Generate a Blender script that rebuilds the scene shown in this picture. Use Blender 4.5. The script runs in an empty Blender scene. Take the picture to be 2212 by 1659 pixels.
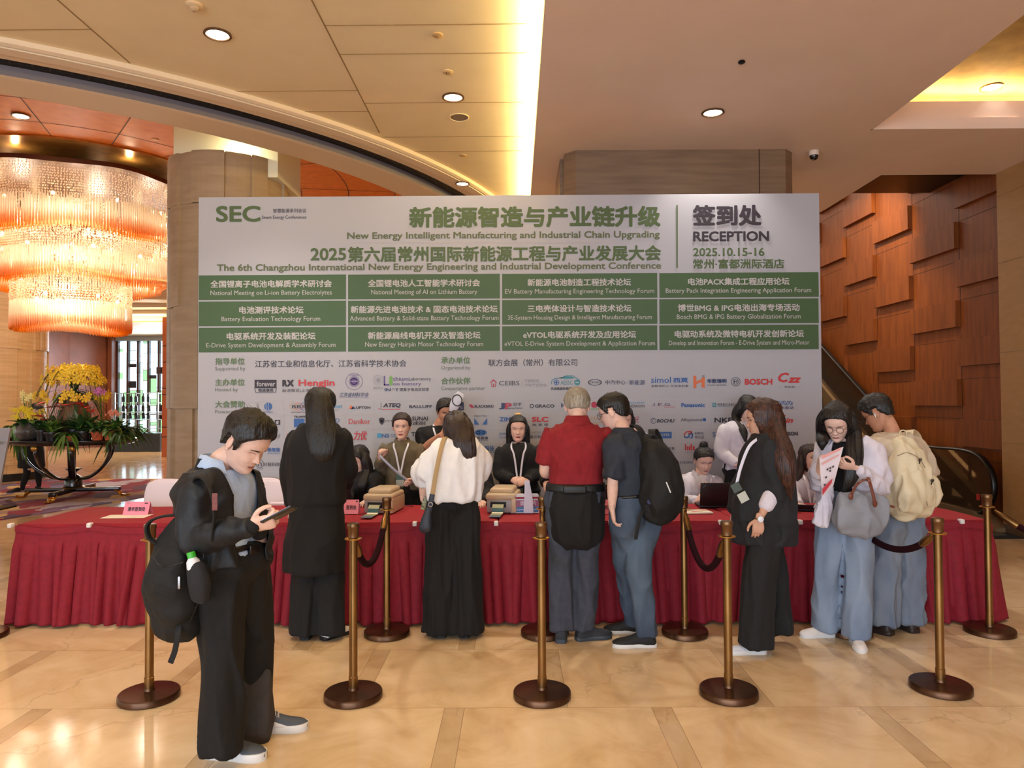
import bpy, bmesh, math, random
import numpy as np
from mathutils import Vector, Matrix, noise
S = bpy.context.scene
C = S.collection
R = math.radians
V = Vector
# ---------------------------------------------------------------- camera
F = 1550.0
CAMZ = 1.68
CR = (Matrix.Rotation(R(0.3), 3, 'Z') @ Matrix.Rotation(R(91.3), 3, 'X') @ Matrix.Rotation(R(-0.3), 3, 'Z'))
cd = bpy.data.cameras.new('camera'); cam = bpy.data.objects.new('camera', cd); C.objects.link(cam)
cam.matrix_world = Matrix.Translation((0, 0, CAMZ)) @ CR.to_4x4()
cd.sensor_width = 36; cd.lens = F/2212*36; cd.clip_end = 200
S.camera = cam
S.view_settings.view_transform = 'Standard'; S.view_settings.look = 'None'
S.view_settings.gamma = 1; S.view_settings.use_curve_mapping = False
S.view_settings.exposure = 0.64
# ---------------------------------------------------------------- world and large lights
W = bpy.data.worlds.new('world'); S.world = W; W.use_nodes = True
W.node_tree.nodes['Background'].inputs[0].default_value = (1.0, .95, .88, 1)
W.node_tree.nodes['Background'].inputs[1].default_value = 0.76

def area(name, loc, rot, sx, sy, power, col, spread=180):
    l = bpy.data.lights.new(name, 'AREA'); l.shape = 'RECTANGLE'; l.size = sx; l.size_y = sy
    l.energy = power; l.color = col; l.spread = R(spread)
    o = bpy.data.objects.new(name, l); C.objects.link(o); o.location = loc; o.rotation_euler = [R(a) for a in rot]
    return o
def spot(name, loc, power, col=(1, .93, .84), ang=100, blend=.6, rad=.06, tgt=None):
    l = bpy.data.lights.new(name, 'SPOT'); l.energy = power; l.color = col; l.spot_size = R(ang); l.spot_blend = blend
    l.shadow_soft_size = rad
    o = bpy.data.objects.new(name, l); C.objects.link(o); o.location = loc
    if tgt: o.rotation_euler = (V(tgt)-V(loc)).to_track_quat('-Z', 'Y').to_euler()
    return o
def point(name, loc, power, col=(1, .8, .5), rad=.1):
    l = bpy.data.lights.new(name, 'POINT'); l.energy = power; l.color = col; l.shadow_soft_size = rad
    o = bpy.data.objects.new(name, l); C.objects.link(o); o.location = loc
    return o
# daylight from the glazed lobby front behind the camera, and extra unseen downlights added to help light the hall
area('lobby_daylight', (-2.5, -7.5, 2.0), (86, 0, -14), 12, 3.0, 500, (.64, .80, 1.0))
for x, y in ((-4.6, 1.4), (-1.7, 1.2), (1.6, 1.6), (4.6, 2.2), (-3.1, 3.6), (3.4, 4.4)):
    spot('downlight_beam', (x, y, 4.4), 60, ang=88, rad=.09)
# ---------------------------------------------------------------- helpers
def P(px, py, D):
    "point seen at photo pixel (px, py) at distance D along the hall"
    d = CR @ V(((px-1106)/F, -(py-829.5)/F, -1))
    return V((0, 0, CAMZ)) + d*(D/d.y)
def PZ(px, py, z):
    d = CR @ V(((px-1106)/F, -(py-829.5)/F, -1))
    return V((0, 0, CAMZ)) + d*((z-CAMZ)/d.z)
def PX(px, py, x):
    d = CR @ V(((px-1106)/F, -(py-829.5)/F, -1))
    return V((0, 0, CAMZ)) + d*(x/d.x)
def wloc(o):
    v = V((0, 0, 0))
    while o: v = v+o.location; o = o.parent
    return v
def s2l(c): c /= 255; return c/12.92 if c <= .04045 else ((c+.055)/1.055)**2.4
def rgb(r, g, b): return (s2l(r), s2l(g), s2l(b), 1)
MATS = {}
def mat(name, col, rough=.5, metal=0, spec=.5, noisec=None, nscale=8, nstretch=(1, 1, 1), bump=0, bscale=60, bstretch=None, emit=0, ecol=None,
        trans=0, alpha=1, coat=0, sheen=0, detail=4):
    if name in MATS: return MATS[name]
    m = bpy.data.materials.new(name); m.use_nodes = True; nt = m.node_tree; b = nt.nodes['Principled BSDF']
    c = rgb(*col); b.inputs['Base Color'].default_value = c
    b.inputs['Roughness'].default_value = rough; b.inputs['Metallic'].default_value = metal
    b.inputs['Specular IOR Level'].default_value = spec
    if trans: b.inputs['Transmission Weight'].default_value = trans
    if alpha < 1: b.inputs['Alpha'].default_value = alpha
    if coat: b.inputs['Coat Weight'].default_value = coat
    if sheen: b.inputs['Sheen Weight'].default_value = sheen; b.inputs['Sheen Tint'].default_value = c
    if emit:
        b.inputs['Emission Strength'].default_value = emit
        b.inputs['Emission Color'].default_value = rgb(*(ecol or col))
    if noisec or bump:
        tc = nt.nodes.new('ShaderNodeTexCoord')
    if noisec:
        mp = nt.nodes.new('ShaderNodeMapping'); mp.inputs['Scale'].default_value = nstretch
        n = nt.nodes.new('ShaderNodeTexNoise'); n.inputs['Scale'].default_value = nscale; n.inputs['Detail'].default_value = detail
        rp = nt.nodes.new('ShaderNodeValToRGB'); rp.color_ramp.elements[0].color = c; rp.color_ramp.elements[1].color = rgb(*noisec)
        rp.color_ramp.elements[0].position = .35; rp.color_ramp.elements[1].position = .68
        nt.links.new(tc.outputs['Object'], mp.inputs[0]); nt.links.new(mp.outputs[0], n.inputs['Vector'])
        nt.links.new(n.outputs[0], rp.inputs[0]); nt.links.new(rp.outputs[0], b.inputs['Base Color'])
    if bump:
        mp = nt.nodes.new('ShaderNodeMapping'); mp.inputs['Scale'].default_value = bstretch or (1, 1, 1)
        n = nt.nodes.new('ShaderNodeTexNoise'); n.inputs['Scale'].default_value = bscale; n.inputs['Detail'].default_value = 3
        bp = nt.nodes.new('ShaderNodeBump'); bp.inputs['Strength'].default_value = bump; bp.inputs['Distance'].default_value = .02
        nt.links.new(tc.outputs['Object'], mp.inputs[0]); nt.links.new(mp.outputs[0], n.inputs['Vector'])
        nt.links.new(n.outputs[0], bp.inputs['Height']); nt.links.new(bp.outputs[0], b.inputs['Normal'])
    MATS[name] = m
    return m
class G:
    "tiny node-math helper"
    def __init__(s, nt): s.nt = nt
    def m(s, op, a, b=0.0, c=0.0):
        n = s.nt.nodes.new('ShaderNodeMath'); n.operation = op
        for i, v in enumerate((a, b, c)):
            if i >= len(n.inputs): break
            if isinstance(v, (int, float)): n.inputs[i].default_value = v
            else: s.nt.links.new(v, n.inputs[i])
        return n.outputs[0]
    def mix(s, f, a, b):
        n = s.nt.nodes.new('ShaderNodeMix'); n.data_type = 'RGBA'
        for i, v in ((0, f), (6, a), (7, b)):
            if isinstance(v, (int, float)): n.inputs[i].default_value = v
            elif isinstance(v, tuple): n.inputs[i].default_value = v
            else: s.nt.links.new(v, n.inputs[i])
        return n.outputs[2]
def tag(o, label=None, cat=None, group=None, kind=None):
    if label: o['label'] = label
    if cat: o['category'] = cat
    if group: o['group'] = group
    if kind: o['kind'] = kind
    return o
def thing(name, label, cat, loc=(0, 0, 0), group=None):
    o = bpy.data.objects.new(name, None); C.objects.link(o); o.location = loc; o.empty_display_size = .05
    return tag(o, label, cat, group)
def frame(t, side):
    t = t.normalized(); s = side - t*side.dot(t)
    if s.length < 1e-4: s = V((0, 1, 0)) - t*t.y
    s.normalize(); return s, t.cross(s)
def crom(pts, k):
    "Catmull-Rom through rows of numbers"
    A = [np.array(p, float) for p in pts]; n = len(A)
    if n < 3 or k <= 1: return A
    out = []
    for i in range(n-1):
        p0 = A[i-1] if i else 2*A[0]-A[1]; p1 = A[i]; p2 = A[i+1]; p3 = A[i+2] if i+2 < n else 2*A[-1]-A[-2]
        for j in range(k):
            t = j/k
            out.append(.5*((2*p1)+(-p0+p2)*t+(2*p0-5*p1+4*p2-p3)*t*t+(-p0+3*p1-3*p2+p3)*t**3))
    out.append(A[-1]); return out
class MB:
    def __init__(s): s.v = []; s.f = []; s.m = []
    def add(s, vs, fs, mi=0, mx=None):
        o = len(s.v)
        s.v += [tuple(mx @ V(p)) for p in vs] if mx else [tuple(p) for p in vs]
        s.f += [tuple(i+o for i in f) for f in fs]
        s.m += [mi]*len(fs); return s
    def box(s, a, b, mi=0, mx=None):
        x0, y0, z0 = a; x1, y1, z1 = b
        return s.add([(x0, y0, z0), (x1, y0, z0), (x1, y1, z0), (x0, y1, z0), (x0, y0, z1), (x1, y0, z1), (x1, y1, z1), (x0, y1, z1)],
              [(0, 3, 2, 1), (4, 5, 6, 7), (0, 1, 5, 4), (1, 2, 6, 5), (2, 3, 7, 6), (3, 0, 4, 7)], mi, mx)
    def rbox(s, a, b, r, mi=0, mx=None, seg=3):
        "box with rounded vertical and horizontal edges"
        a = V(a); b = V(b); c = (a+b)/2; h = (b-a)/2; r = min(r, h.x*.99, h.y*.99, h.z*.99)
        bm = bmesh.new(); bmesh.ops.create_cube(bm, size=1)
        for v in bm.verts: v.co = V((v.co.x*2*h.x, v.co.y*2*h.y, v.co.z*2*h.z))+c
        bmesh.ops.bevel(bm, geom=bm.edges[:], offset=r, segments=seg, profile=.5, affect='EDGES')
        bm.verts.index_update()
        s.add([v.co.copy() for v in bm.verts], [tuple(v.index for v in f.verts) for f in bm.faces], mi, mx); bm.free(); return s
    def loft(s, rings, mi=0, cap=True, closed=False, mx=None):
        n = len(rings[0]); vs = [p for r in rings for p in r]; fs = []
        k = len(rings)
        for i in range(k if closed else k-1):
            for j in range(n):
                a = i*n+j; b = i*n+(j+1) % n; c = ((i+1) % k)*n+(j+1) % n; d = ((i+1) % k)*n+j
                fs.append((a, b, c, d))
        if cap and not closed:
            fs.append(tuple(range(n-1, -1, -1))); fs.append(tuple((k-1)*n+j for j in range(n)))
        return s.add(vs, fs, mi, mx)
    def lathe(s, prof, c=(0, 0, 0), n=32, mi=0, sx=1, sy=1, mx=None, cap=True):
        rings = [[V((c[0]+r*sx*math.cos(2*math.pi*j/n), c[1]+r*sy*math.sin(2*math.pi*j/n), c[2]+z)) for j in range(n)] for r, z in prof]
        return s.loft(rings, mi, cap, mx=mx)
    def tube(s, pts, rad, side=(1, 0, 0), n=14, k=4, mi=0, dome=True, cap=True, sq=2.0):
        rows = []
        for i, p in enumerate(pts):
            r = rad[i] if isinstance(rad, (list, tuple)) else rad
            if isinstance(r, (int, float)): r = (r, r)
            rows.append((p[0], p[1], p[2], r[0], r[1]))
        A = crom(rows, k); side = V(side); rings = []
        ps = [V(a[:3]) for a in A]; m = len(ps)
        def ring(c, sv, bv, ra, rb):
            o = []
            for j in range(n):
                t = 2*math.pi*j/n; cc = math.cos(t); ss = math.sin(t)
                if sq != 2:
                    cc = math.copysign(abs(cc)**(2/sq), cc); ss = math.copysign(abs(ss)**(2/sq), ss)
                o.append(c+sv*ra*cc+bv*rb*ss)
            return o
        for i in range(m):
            t = (ps[min(i+1, m-1)]-ps[max(i-1, 0)])
            if t.length < 1e-9: t = V((0, 0, 1))
            sv, bv = frame(t, side); tn = t.normalized()
            ra, rb = max(A[i][3], 1e-4), max(A[i][4], 1e-4); q = min(ra, rb)
            if dome and i == 0:
                for w in (.95, .7, .35): rings.append(ring(ps[0]-tn*q*w, sv, bv, ra*math.sqrt(1-w*w), rb*math.sqrt(1-w*w)))
            rings.append(ring(ps[i], sv, bv, ra, rb))
            if dome and i == m-1:
                for w in (.35, .7, .95): rings.append(ring(ps[i]+tn*q*w, sv, bv, ra*math.sqrt(1-w*w), rb*math.sqrt(1-w*w)))
        return s.loft(rings, mi, cap)
    def ball(s, c, r, mi=0, n=12, m=8, mx=None):
        if isinstance(r, (int, float)): r = (r, r, r)
        rings = []
        for i in range(m+1):
            a = -math.pi/2+math.pi*i/m; q = max(math.cos(a), 1e-3)
            rings.append([V((c[0]+r[0]*q*math.cos(2*math.pi*j/n), c[1]+r[1]*q*math.sin(2*math.pi*j/n), c[2]+r[2]*math.sin(a))) for j in range(n)])
        return s.loft(rings, mi, True, mx=mx)
    def torus(s, c, ra, rb, ax=(0, 0, 1), n=28, m=8, mi=0, sx=1, mx=None):
        q = V(ax).to_track_quat('Z', 'Y').to_matrix(); rings = []
        for i in range(n):
            a = 2*math.pi*i/n
            rings.append([V(c)+q @ V(((ra+rb*math.cos(2*math.pi*j/m))*math.cos(a)*sx, (ra+rb*math.cos(2*math.pi*j/m))*math.sin(a), rb*math.sin(2*math.pi*j/m))) for j in range(m)])
        return s.loft(rings, mi, False, True, mx=mx)
    def prism(s, poly, a, b, axis=1, mi=0):
        "poly in the two other axes, extruded along axis from a to b"
        def q(p, t):
            return (t, p[0], p[1]) if axis == 0 else ((p[0], t, p[1]) if axis == 1 else (p[0], p[1], t))
        n = len(poly); vs = [q(p, a) for p in poly]+[q(p, b) for p in poly]
        fs = [tuple(range(n)), tuple(range(2*n-1, n-1, -1))]+[(i, (i+1) % n, n+(i+1) % n, n+i) for i in range(n)]
        return s.add(vs, fs, mi)
    def build(s, name, mats, parent=None, smooth=False, fix=True, label=None, ang=None):
        if not isinstance(mats, (list, tuple)): mats = [mats]
        o0 = wloc(parent) if parent else V((0, 0, 0))
        A = np.array(s.v, float)-np.array(o0)
        me = bpy.data.meshes.new(name); me.from_pydata(A.tolist(), [], s.f)
        for m in mats: me.materials.append(m)
        if len(mats) > 1: me.polygons.foreach_set('material_index', s.m)
        if fix:
            bm = bmesh.new(); bm.from_mesh(me); bmesh.ops.recalc_face_normals(bm, faces=bm.faces[:]); bm.to_mesh(me); bm.free()
        if smooth:
            me.polygons.foreach_set('use_smooth', [True]*len(me.polygons))
            if smooth != 2:
                try: me.set_sharp_from_angle(angle=R(ang or 40))
                except Exception: pass
        o = bpy.data.objects.new(name, me); C.objects.link(o)
        if parent: o.parent = parent
        if label: o['label'] = label
        return o
def struct(mb, name, mats, smooth=False, fix=True):
    return tag(mb.build(name, mats, None, smooth, fix), kind='structure')
def meshobj(me, name, mats, parent=None, label=None):
    "link a ready mesh given in world coordinates"
    me.name = name
    if parent: me.transform(Matrix.Translation(-wloc(parent)))
    me.materials.clear()
    for m in (mats if isinstance(mats, (list, tuple)) else [mats]): me.materials.append(m)
    o = bpy.data.objects.new(name, me); C.objects.link(o)
    if parent: o.parent = parent
    if label: o['label'] = label
    return o
def remesh(mb, vox=.01, sm=3, fold=None):
    "union the overlapping closed shells of mb into one smooth skin"
    me = bpy.data.meshes.new('t'); me.from_pydata([tuple(p) for p in mb.v], [], mb.f)
    bm = bmesh.new(); bm.from_mesh(me); bmesh.ops.recalc_face_normals(bm, faces=bm.faces[:]); bm.to_mesh(me); bm.free()
    o = bpy.data.objects.new('t', me); C.objects.link(o)
    r = o.modifiers.new('r', 'REMESH'); r.mode = 'VOXEL'; r.voxel_size = vox; r.use_smooth_shade = True
    if sm:
        q = o.modifiers.new('s', 'SMOOTH'); q.iterations = sm; q.factor = .5
    dg = bpy.context.evaluated_depsgraph_get(); out = bpy.data.meshes.new_from_object(o.evaluated_get(dg))
    bpy.data.objects.remove(o); bpy.data.meshes.remove(me)
    if fold:
        n = len(out.vertices); co = np.empty(n*3); out.vertices.foreach_get('co', co); co = co.reshape(-1, 3)
        no = np.empty(n*3); out.vertex_normals.foreach_get('vector', no); no = no.reshape(-1, 3)
        d = np.array([fold(V(p)) for p in co]); co += no*d[:, None]
        out.vertices.foreach_set('co', co.ravel()); out.update()
    out.polygons.foreach_set('use_smooth', [True]*len(out.polygons))
    return out
def folds(amp, sc=(6, 6, 2.2), seed=0, zc=None, zamp=0):
    "soft cloth folds, long in the direction of the small scale"
    sv = V((seed*7.3, seed*3.1, seed*1.7))
    def f(p):
        q = V((p.x*sc[0], p.y*sc[1], p.z*sc[2]))+sv
        a = noise.noise(q); b = noise.noise(q*2.3+V((5, 5, 5)))
        return amp*1.7*(.9-2.6*min(.5, abs(a))**.8)+amp*.7*b
    return f
TXT = {}
def textgeo(s, res=2, shear=0.0):
    k = (s, res, shear)
    if k in TXT: return TXT[k]
    c = bpy.data.curves.new('t', 'FONT'); c.body = s
    c.resolution_u = res; c.shear = shear
    o = bpy.data.objects.new('t', c); C.objects.link(o)
    dg = bpy.context.evaluated_depsgraph_get(); m = bpy.data.meshes.new_from_object(o.evaluated_get(dg))
    vs = [tuple(v.co) for v in m.vertices]; fs = [tuple(p.vertices) for p in m.polygons]
    bpy.data.objects.remove(o); bpy.data.curves.remove(c); bpy.data.meshes.remove(m)
    xs = [v[0] for v in vs]; ys = [v[1] for v in vs]
    x0, x1, y0, y1 = min(xs), max(xs), min(ys), max(ys)
    TXT[k] = ([((v[0]-x0)/(x1-x0), (v[1]-y0)/(y1-y0)) for v in vs], fs, 1/(x1-x0), 1/(y1-y0))
    return TXT[k]
def puttext(mb, s, p00, ux, uy, mi=0, bold=0.0, res=2, shear=0.0):
    "text filling the parallelogram p00 + [0,1]*ux + [0,1]*uy; bold = stroke thickening in ems"
    vs, fs, ex, ey = textgeo(s, res, shear)
    p00 = V(p00); ux = V(ux); uy = V(uy); nrm = ux.cross(uy).normalized()*.00012
    if bold <= .004: st = ((0, 0),)
    elif bold <= .022: st = ((-.6, 0), (.6, 0), (0, .5))
    else: st = ((-.8, -.8), (.8, -.8), (-.8, .8), (.8, .8), (0, -1), (0, 1), (-1, 0), (1, 0))
    for i, (a_, b_) in enumerate(st):
        dx = a_*bold*ex*.8; dy = b_*bold*ey*.8; sx = 1-2*bold*ex*.8; sy = 1-2*bold*ey*.8
        mb.add([p00+ux*(.5+(a-.5)*sx+dx)+uy*(.5+(b-.5)*sy+dy)+nrm*i for a, b in vs], fs, mi)
def copy_tree(o, parent=None):
    c = o.copy(); C.objects.link(c); c.parent = parent
    for ch in list(o.children): copy_tree(ch, c)
    return c
# ================================================================ the room
def marble_mat():
    m = bpy.data.materials.new('marble_floor'); m.use_nodes = True; nt = m.node_tree; b = nt.nodes['Principled BSDF']; g = G(nt)
    tc = nt.nodes.new('ShaderNodeTexCoord'); sp = nt.nodes.new('ShaderNodeSeparateXYZ'); nt.links.new(tc.outputs['Object'], sp.inputs[0])
    x, y = sp.outputs[0], sp.outputs[1]
    rowf = g.m('DIVIDE', g.m('SUBTRACT', y, 3.04), .92); row = g.m('FLOOR', rowf)
    u = g.m('FLOORED_MODULO', g.m('ADD', g.m('ADD', x, .40), g.m('MULTIPLY', row, .565)), 1.13)
    strip = g.m('LESS_THAN', u, .11)
    fy = g.m('FRACT', rowf)
    j = g.m('MAXIMUM', g.m('LESS_THAN', fy, .004), g.m('MAXIMUM', g.m('LESS_THAN', g.m('ABSOLUTE', g.m('SUBTRACT', u, .11)), .002), g.m('LESS_THAN', u, .003)))
    n1 = nt.nodes.new('ShaderNodeTexNoise'); n1.inputs['Scale'].default_value = 2.2; n1.inputs['Detail'].default_value = 9; n1.inputs['Roughness'].default_value = .62; n1.inputs['Distortion'].default_value = .8
    # each slab reads its own piece of stone
    cmb = nt.nodes.new('ShaderNodeCombineXYZ'); col = g.m('FLOOR', g.m('DIVIDE', g.m('ADD', g.m('ADD', x, .40), g.m('MULTIPLY', row, .565)), 1.13))
    nt.links.new(g.m('ADD', x, g.m('MULTIPLY', row, 3.7)), cmb.inputs[0]); nt.links.new(g.m('ADD', y, g.m('MULTIPLY', col, 2.3)), cmb.inputs[1])
    nt.links.new(g.m('MULTIPLY', strip, 9.0), cmb.inputs[2]); nt.links.new(cmb.outputs[0], n1.inputs['Vector'])
    rp = nt.nodes.new('ShaderNodeValToRGB'); e = rp.color_ramp.elements
    e[0].position = .30; e[0].color = rgb(202, 168, 126); e[1].position = .72; e[1].color = rgb(232, 206, 170)
    e2 = rp.color_ramp.elements.new(.5); e2.color = rgb(220, 190, 150)
    nt.links.new(n1.outputs[0], rp.inputs[0])
    v = nt.nodes.new('ShaderNodeTexVoronoi'); v.feature = 'DISTANCE_TO_EDGE'; v.inputs['Scale'].default_value = .55
    nd = nt.nodes.new('ShaderNodeTexNoise'); nd.inputs['Scale'].default_value = 5; nd.inputs['Detail'].default_value = 5
    nt.links.new(cmb.outputs[0], nd.inputs['Vector'])
    ad = nt.nodes.new('ShaderNodeVectorMath'); ad.operation = 'MULTIPLY_ADD'; ad.inputs[1].default_value = (.45, .45, 0)
    nt.links.new(nd.outputs[1], ad.inputs[0]); nt.links.new(cmb.outputs[0], ad.inputs[2]); nt.links.new(ad.outputs[0], v.inputs['Vector'])
    vein = g.m('LESS_THAN', v.outputs[0], .0035)
    c1 = g.mix(g.m('MULTIPLY', strip, .32), rp.outputs[0], rgb(150, 122, 86))
    c2 = g.mix(g.m('MULTIPLY', vein, .16), c1, rgb(120, 86, 52))
    c3 = g.mix(g.m('MULTIPLY', j, .55), c2, rgb(120, 92, 60))
    nt.links.new(c3, b.inputs['Base Color']); b.inputs['Roughness'].default_value = .11; b.inputs['Specular IOR Level'].default_value = .42
    return m
def wood_mat(name, c1, c2, rough=.32, sc=(1, 1, .12)):
    m = mat(name, c1, rough, noisec=c2, nscale=14, nstretch=sc, bump=.02, bscale=40, bstretch=sc, coat=.15)
    return m
def stone_mat(name, c1, c2, sc=(.35, .35, 4)):
    return mat(name, c1, .42, noisec=c2, nscale=5, nstretch=sc, bump=.05, bscale=25, bstretch=sc, detail=8)
M_paintL = mat('cream_paint', (236, 216, 176), .65, noisec=(231, 211, 170), nscale=3)
M_joint = mat('paint_joint', (150, 120, 78), .8)
M_paintR = mat('rose_paint', (238, 214, 196), .65, noisec=(234, 209, 190), nscale=2)
M_soffit = mat('soffit_paint', (226, 206, 180), .6)
M_lip = mat('grey_lip', (120, 112, 116), .5)
M_black = mat('black_slot', (10, 9, 10), .6)
M_brassline = mat('slot_fretwork', (70, 55, 36), .4, .5)
M_woodC = mat('ceiling_veneer', (222, 124, 36), .5, spec=.3, noisec=(208, 110, 28), nscale=6)
M_woodW = mat('wall_veneer', (138, 74, 30), .42, spec=.3, noisec=(118, 60, 22), nscale=14, nstretch=(1, 1, .12), bump=.02, bscale=40)
M_groove = mat('groove', (70, 34, 16), .7)
M_trav = stone_mat('travertine', (168, 142, 112), (154, 128, 98), (.5, .5, 3))
M_travB = stone_mat('travertine_brown', (138, 108, 82), (120, 92, 68))
M_travW = stone_mat('travertine_warm', (214, 176, 126), (196, 158, 108))
M_gold = mat('gold_leaf', (214, 160, 84), .28, .75, noisec=(190, 136, 66), nscale=6)
M_bulb = mat('lamp_glow', (255, 244, 220), .4, emit=14, ecol=(255, 236, 200))
M_cove = mat('cove_strip', (255, 236, 150), .4, emit=11, ecol=(255, 222, 128))
M_white = mat('white_gloss', (232, 228, 222), .35)
M_dark = mat('dark_metal', (28, 26, 26), .4, .5)

struct(MB().box((-30, -4, -.1), (12, 42, 0)), 'floor', marble_mat())
# patterned carpet under the flower table
def carpet_mat():
    m = bpy.data.materials.new('brushstroke_carpet'); m.use_nodes = True; nt = m.node_tree; b = nt.nodes['Principled BSDF']
    tc = nt.nodes.new('ShaderNodeTexCoord'); mp = nt.nodes.new('ShaderNodeMapping'); mp.inputs['Scale'].default_value = (1.3, .9, 1)
    v = nt.nodes.new('ShaderNodeTexVoronoi'); v.inputs['Scale'].default_value = 1.9; v.inputs['Randomness'].default_value = 1
    nd = nt.nodes.new('ShaderNodeTexNoise'); nd.inputs['Scale'].default_value = 2.2; nd.inputs['Detail'].default_value = 6
    ad = nt.nodes.new('ShaderNodeVectorMath'); ad.operation = 'MULTIPLY_ADD'; ad.inputs[1].default_value = (.9, .9, 0)
    nt.links.new(tc.outputs['Object'], mp.inputs[0]); nt.links.new(mp.outputs[0], nd.inputs['Vector']); nt.links.new(nd.outputs[1], ad.inputs[0])
    nt.links.new(mp.outputs[0], ad.inputs[2]); nt.links.new(ad.outputs[0], v.inputs['Vector'])
    sp = nt.nodes.new('ShaderNodeSeparateColor'); nt.links.new(v.outputs['Color'], sp.inputs[0])
    rp = nt.nodes.new('ShaderNodeValToRGB'); cr = rp.color_ramp; cr.interpolation = 'CONSTANT'
    cols = [(124, 100, 132), (150, 52, 72), (112, 108, 146), (214, 178, 112), (140, 116, 146), (176, 146, 128), (98, 72, 96), (186, 178, 196), (218, 184, 122), (134, 50, 66)]
    cr.elements[0].color = rgb(*cols[0]); cr.elements[1].position = .1; cr.elements[1].color = rgb(*cols[1])
    for i, c in enumerate(cols[2:]): e = cr.elements.new(.2+.1*i); e.color = rgb(*c)
    nt.links.new(sp.outputs[0], rp.inputs[0]); nt.links.new(rp.outputs[0], b.inputs['Base Color']); b.inputs['Roughness'].default_value = .95
    return m
cp = MB().prism([(-15, 8.3), (-9, 9.3), (-7.4, 10.3), (-6.9, 11.5), (-5.8, 15.6), (-10.4, 15.7), (-10.4, 14.75), (-15, 14.75)], .001, .014, 2)
tag(cp.build('carpet', carpet_mat()), 'purple, red and gold brushstroke carpet on the marble beneath the flower table', 'carpet')

# ---- left ceiling (z 4.7) with the round atrium opening, its joints
AC = V((-8.27, 13.21)); AR = 8.4; ZL = 4.7; ZR = 4.5
mb = MB(); N = 128; inner = []; outer = []
bx0, bx1, by0, by1 = -30, .34, -4, 42
for i in range(N):
    a = 2*math.pi*i/N; d = V((math.cos(a), math.sin(a))); inner.append((AC.x+d.x*AR, AC.y+d.y*AR))
    t = min([(bx1-AC.x)/d.x if d.x > 1e-6 else 1e9, (bx0-AC.x)/d.x if d.x < -1e-6 else 1e9, (by1-AC.y)/d.y if d.y > 1e-6 else 1e9, (by0-AC.y)/d.y if d.y < -1e-6 else 1e9])
    outer.append((AC.x+d.x*t, AC.y+d.y*t))
for i in range(N):
    j = (i+1) % N; a, b, c, d = inner[i], inner[j], outer[j], outer[i]
    mb.add([(*a, ZL), (*b, ZL), (*c, ZL), (*d, ZL), (*a, ZL+.1), (*b, ZL+.1), (*c, ZL+.1), (*d, ZL+.1)],
           [(0, 1, 2, 3), (7, 6, 5, 4), (0, 4, 5, 1), (2, 6, 7, 3)])
corners = [(bx1, by0), (bx0, by0), (bx0, by1), (bx1, by1)]
for cx, cy in corners:
    near = sorted(outer, key=lambda p: (p[0]-cx)**2+(p[1]-cy)**2)
    pa = [p for p in near if abs(p[0]-cx) < 1e-6][0]; pb = [p for p in near if abs(p[1]-cy) < 1e-6][0]
    mb.add([(*pa, ZL), (cx, cy, ZL), (*pb, ZL)], [(0, 1, 2)])
def jl(x0, y0, x1, y1, w=.006):
    mb.box((min(x0, x1)-w, min(y0, y1)-w, ZL-.003), (max(x0, x1)+w, max(y0, y1)+w, ZL+.002), 1)
for x, ye in ((-1.52, 8.0), (-3.42, 6.3), (-5.3, 5.2)): jl(x, -1, x, ye)
for y in (3.6, 4.6, 5.69, 6.17, 7.2, 8.14, 8.62): jl(-1.52, y, .1, y, .004)
for y in (3.2, 4.2, 6.9, 7.4): jl(-3.42, y, -1.52, y, .004)
for y in (4.0, 5.72): jl(-5.3, y, -3.42, y, .004)
struct(mb, 'ceiling', [M_paintL, M_joint], fix=False)
# round soffit ring: crown, band, black air slot, lip, inner band, inner wall
def arcring(mb, prof, mi, n=160):
    for (r0, z0), (r1, z1) in zip(prof[:-1], prof[1:]):
        rings = [[V((AC.x+r*math.cos(2*math.pi*j/n), AC.y+r*math.sin(2*math.pi*j/n), z)) for j in range(n)] for r, z in ((r0, z0), (r1, z1))]
        mb.loft(rings, mi, False)
mb = MB()
arcring(mb, [(8.42, 4.72), (8.42, 4.655), (8.38, 4.64)], 0)
arcring(mb, [(8.38, 4.665), (8.36, 4.665), (8.36, 4.63), (8.24, 4.625), (8.24, 4.64), (8.11, 4.64)], 0)
arcring(mb, [(8.11, 4.64), (8.11, 4.80)], 0); arcring(mb, [(8.11, 4.67), (7.9, 4.67)], 2)
arcring(mb, [(7.9, 4.70), (7.9, 4.58)], 1)
arcring(mb, [(7.9, 4.58), (7.84, 4.575), (7.36, 4.60), (7.34, 4.62), (7.30, 4.62), (7.30, 6.05)], 0)
struct(mb, 'trim_1', [M_soffit, M_lip, M_black], True, fix=False)
# brass fretwork of the slot
mb = MB()
def pol(r, a): return V((AC.x+r*math.cos(a), AC.y+r*math.sin(a)))
def seg(r0, a0, r1, a1, w=.004):
    p = pol(r0, a0); q = pol(r1, a1); d = (q-p); n_ = V((-d.y, d.x)).normalized()*w
    mb.add([(p.x+n_.x, p.y+n_.y, 4.664), (p.x-n_.x, p.y-n_.y, 4.664), (q.x-n_.x, q.y-n_.y, 4.664), (q.x+n_.x, q.y+n_.y, 4.664)], [(0, 1, 2, 3)])
st = .30/8
for i in range(-38, 40):
    a = -math.pi/4+i*st
    seg(8.09, a, 7.96, a); seg(7.96, a, 7.96, a+st*.45); seg(7.96, a+st*.45, 8.05, a+st*.45); seg(8.05, a+st*.25, 8.05, a+st*.7); seg(8.0, a+st*.7, 8.09, a+st*.7)
    seg(8.0, a+st*.55, 8.0, a+st)
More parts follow.
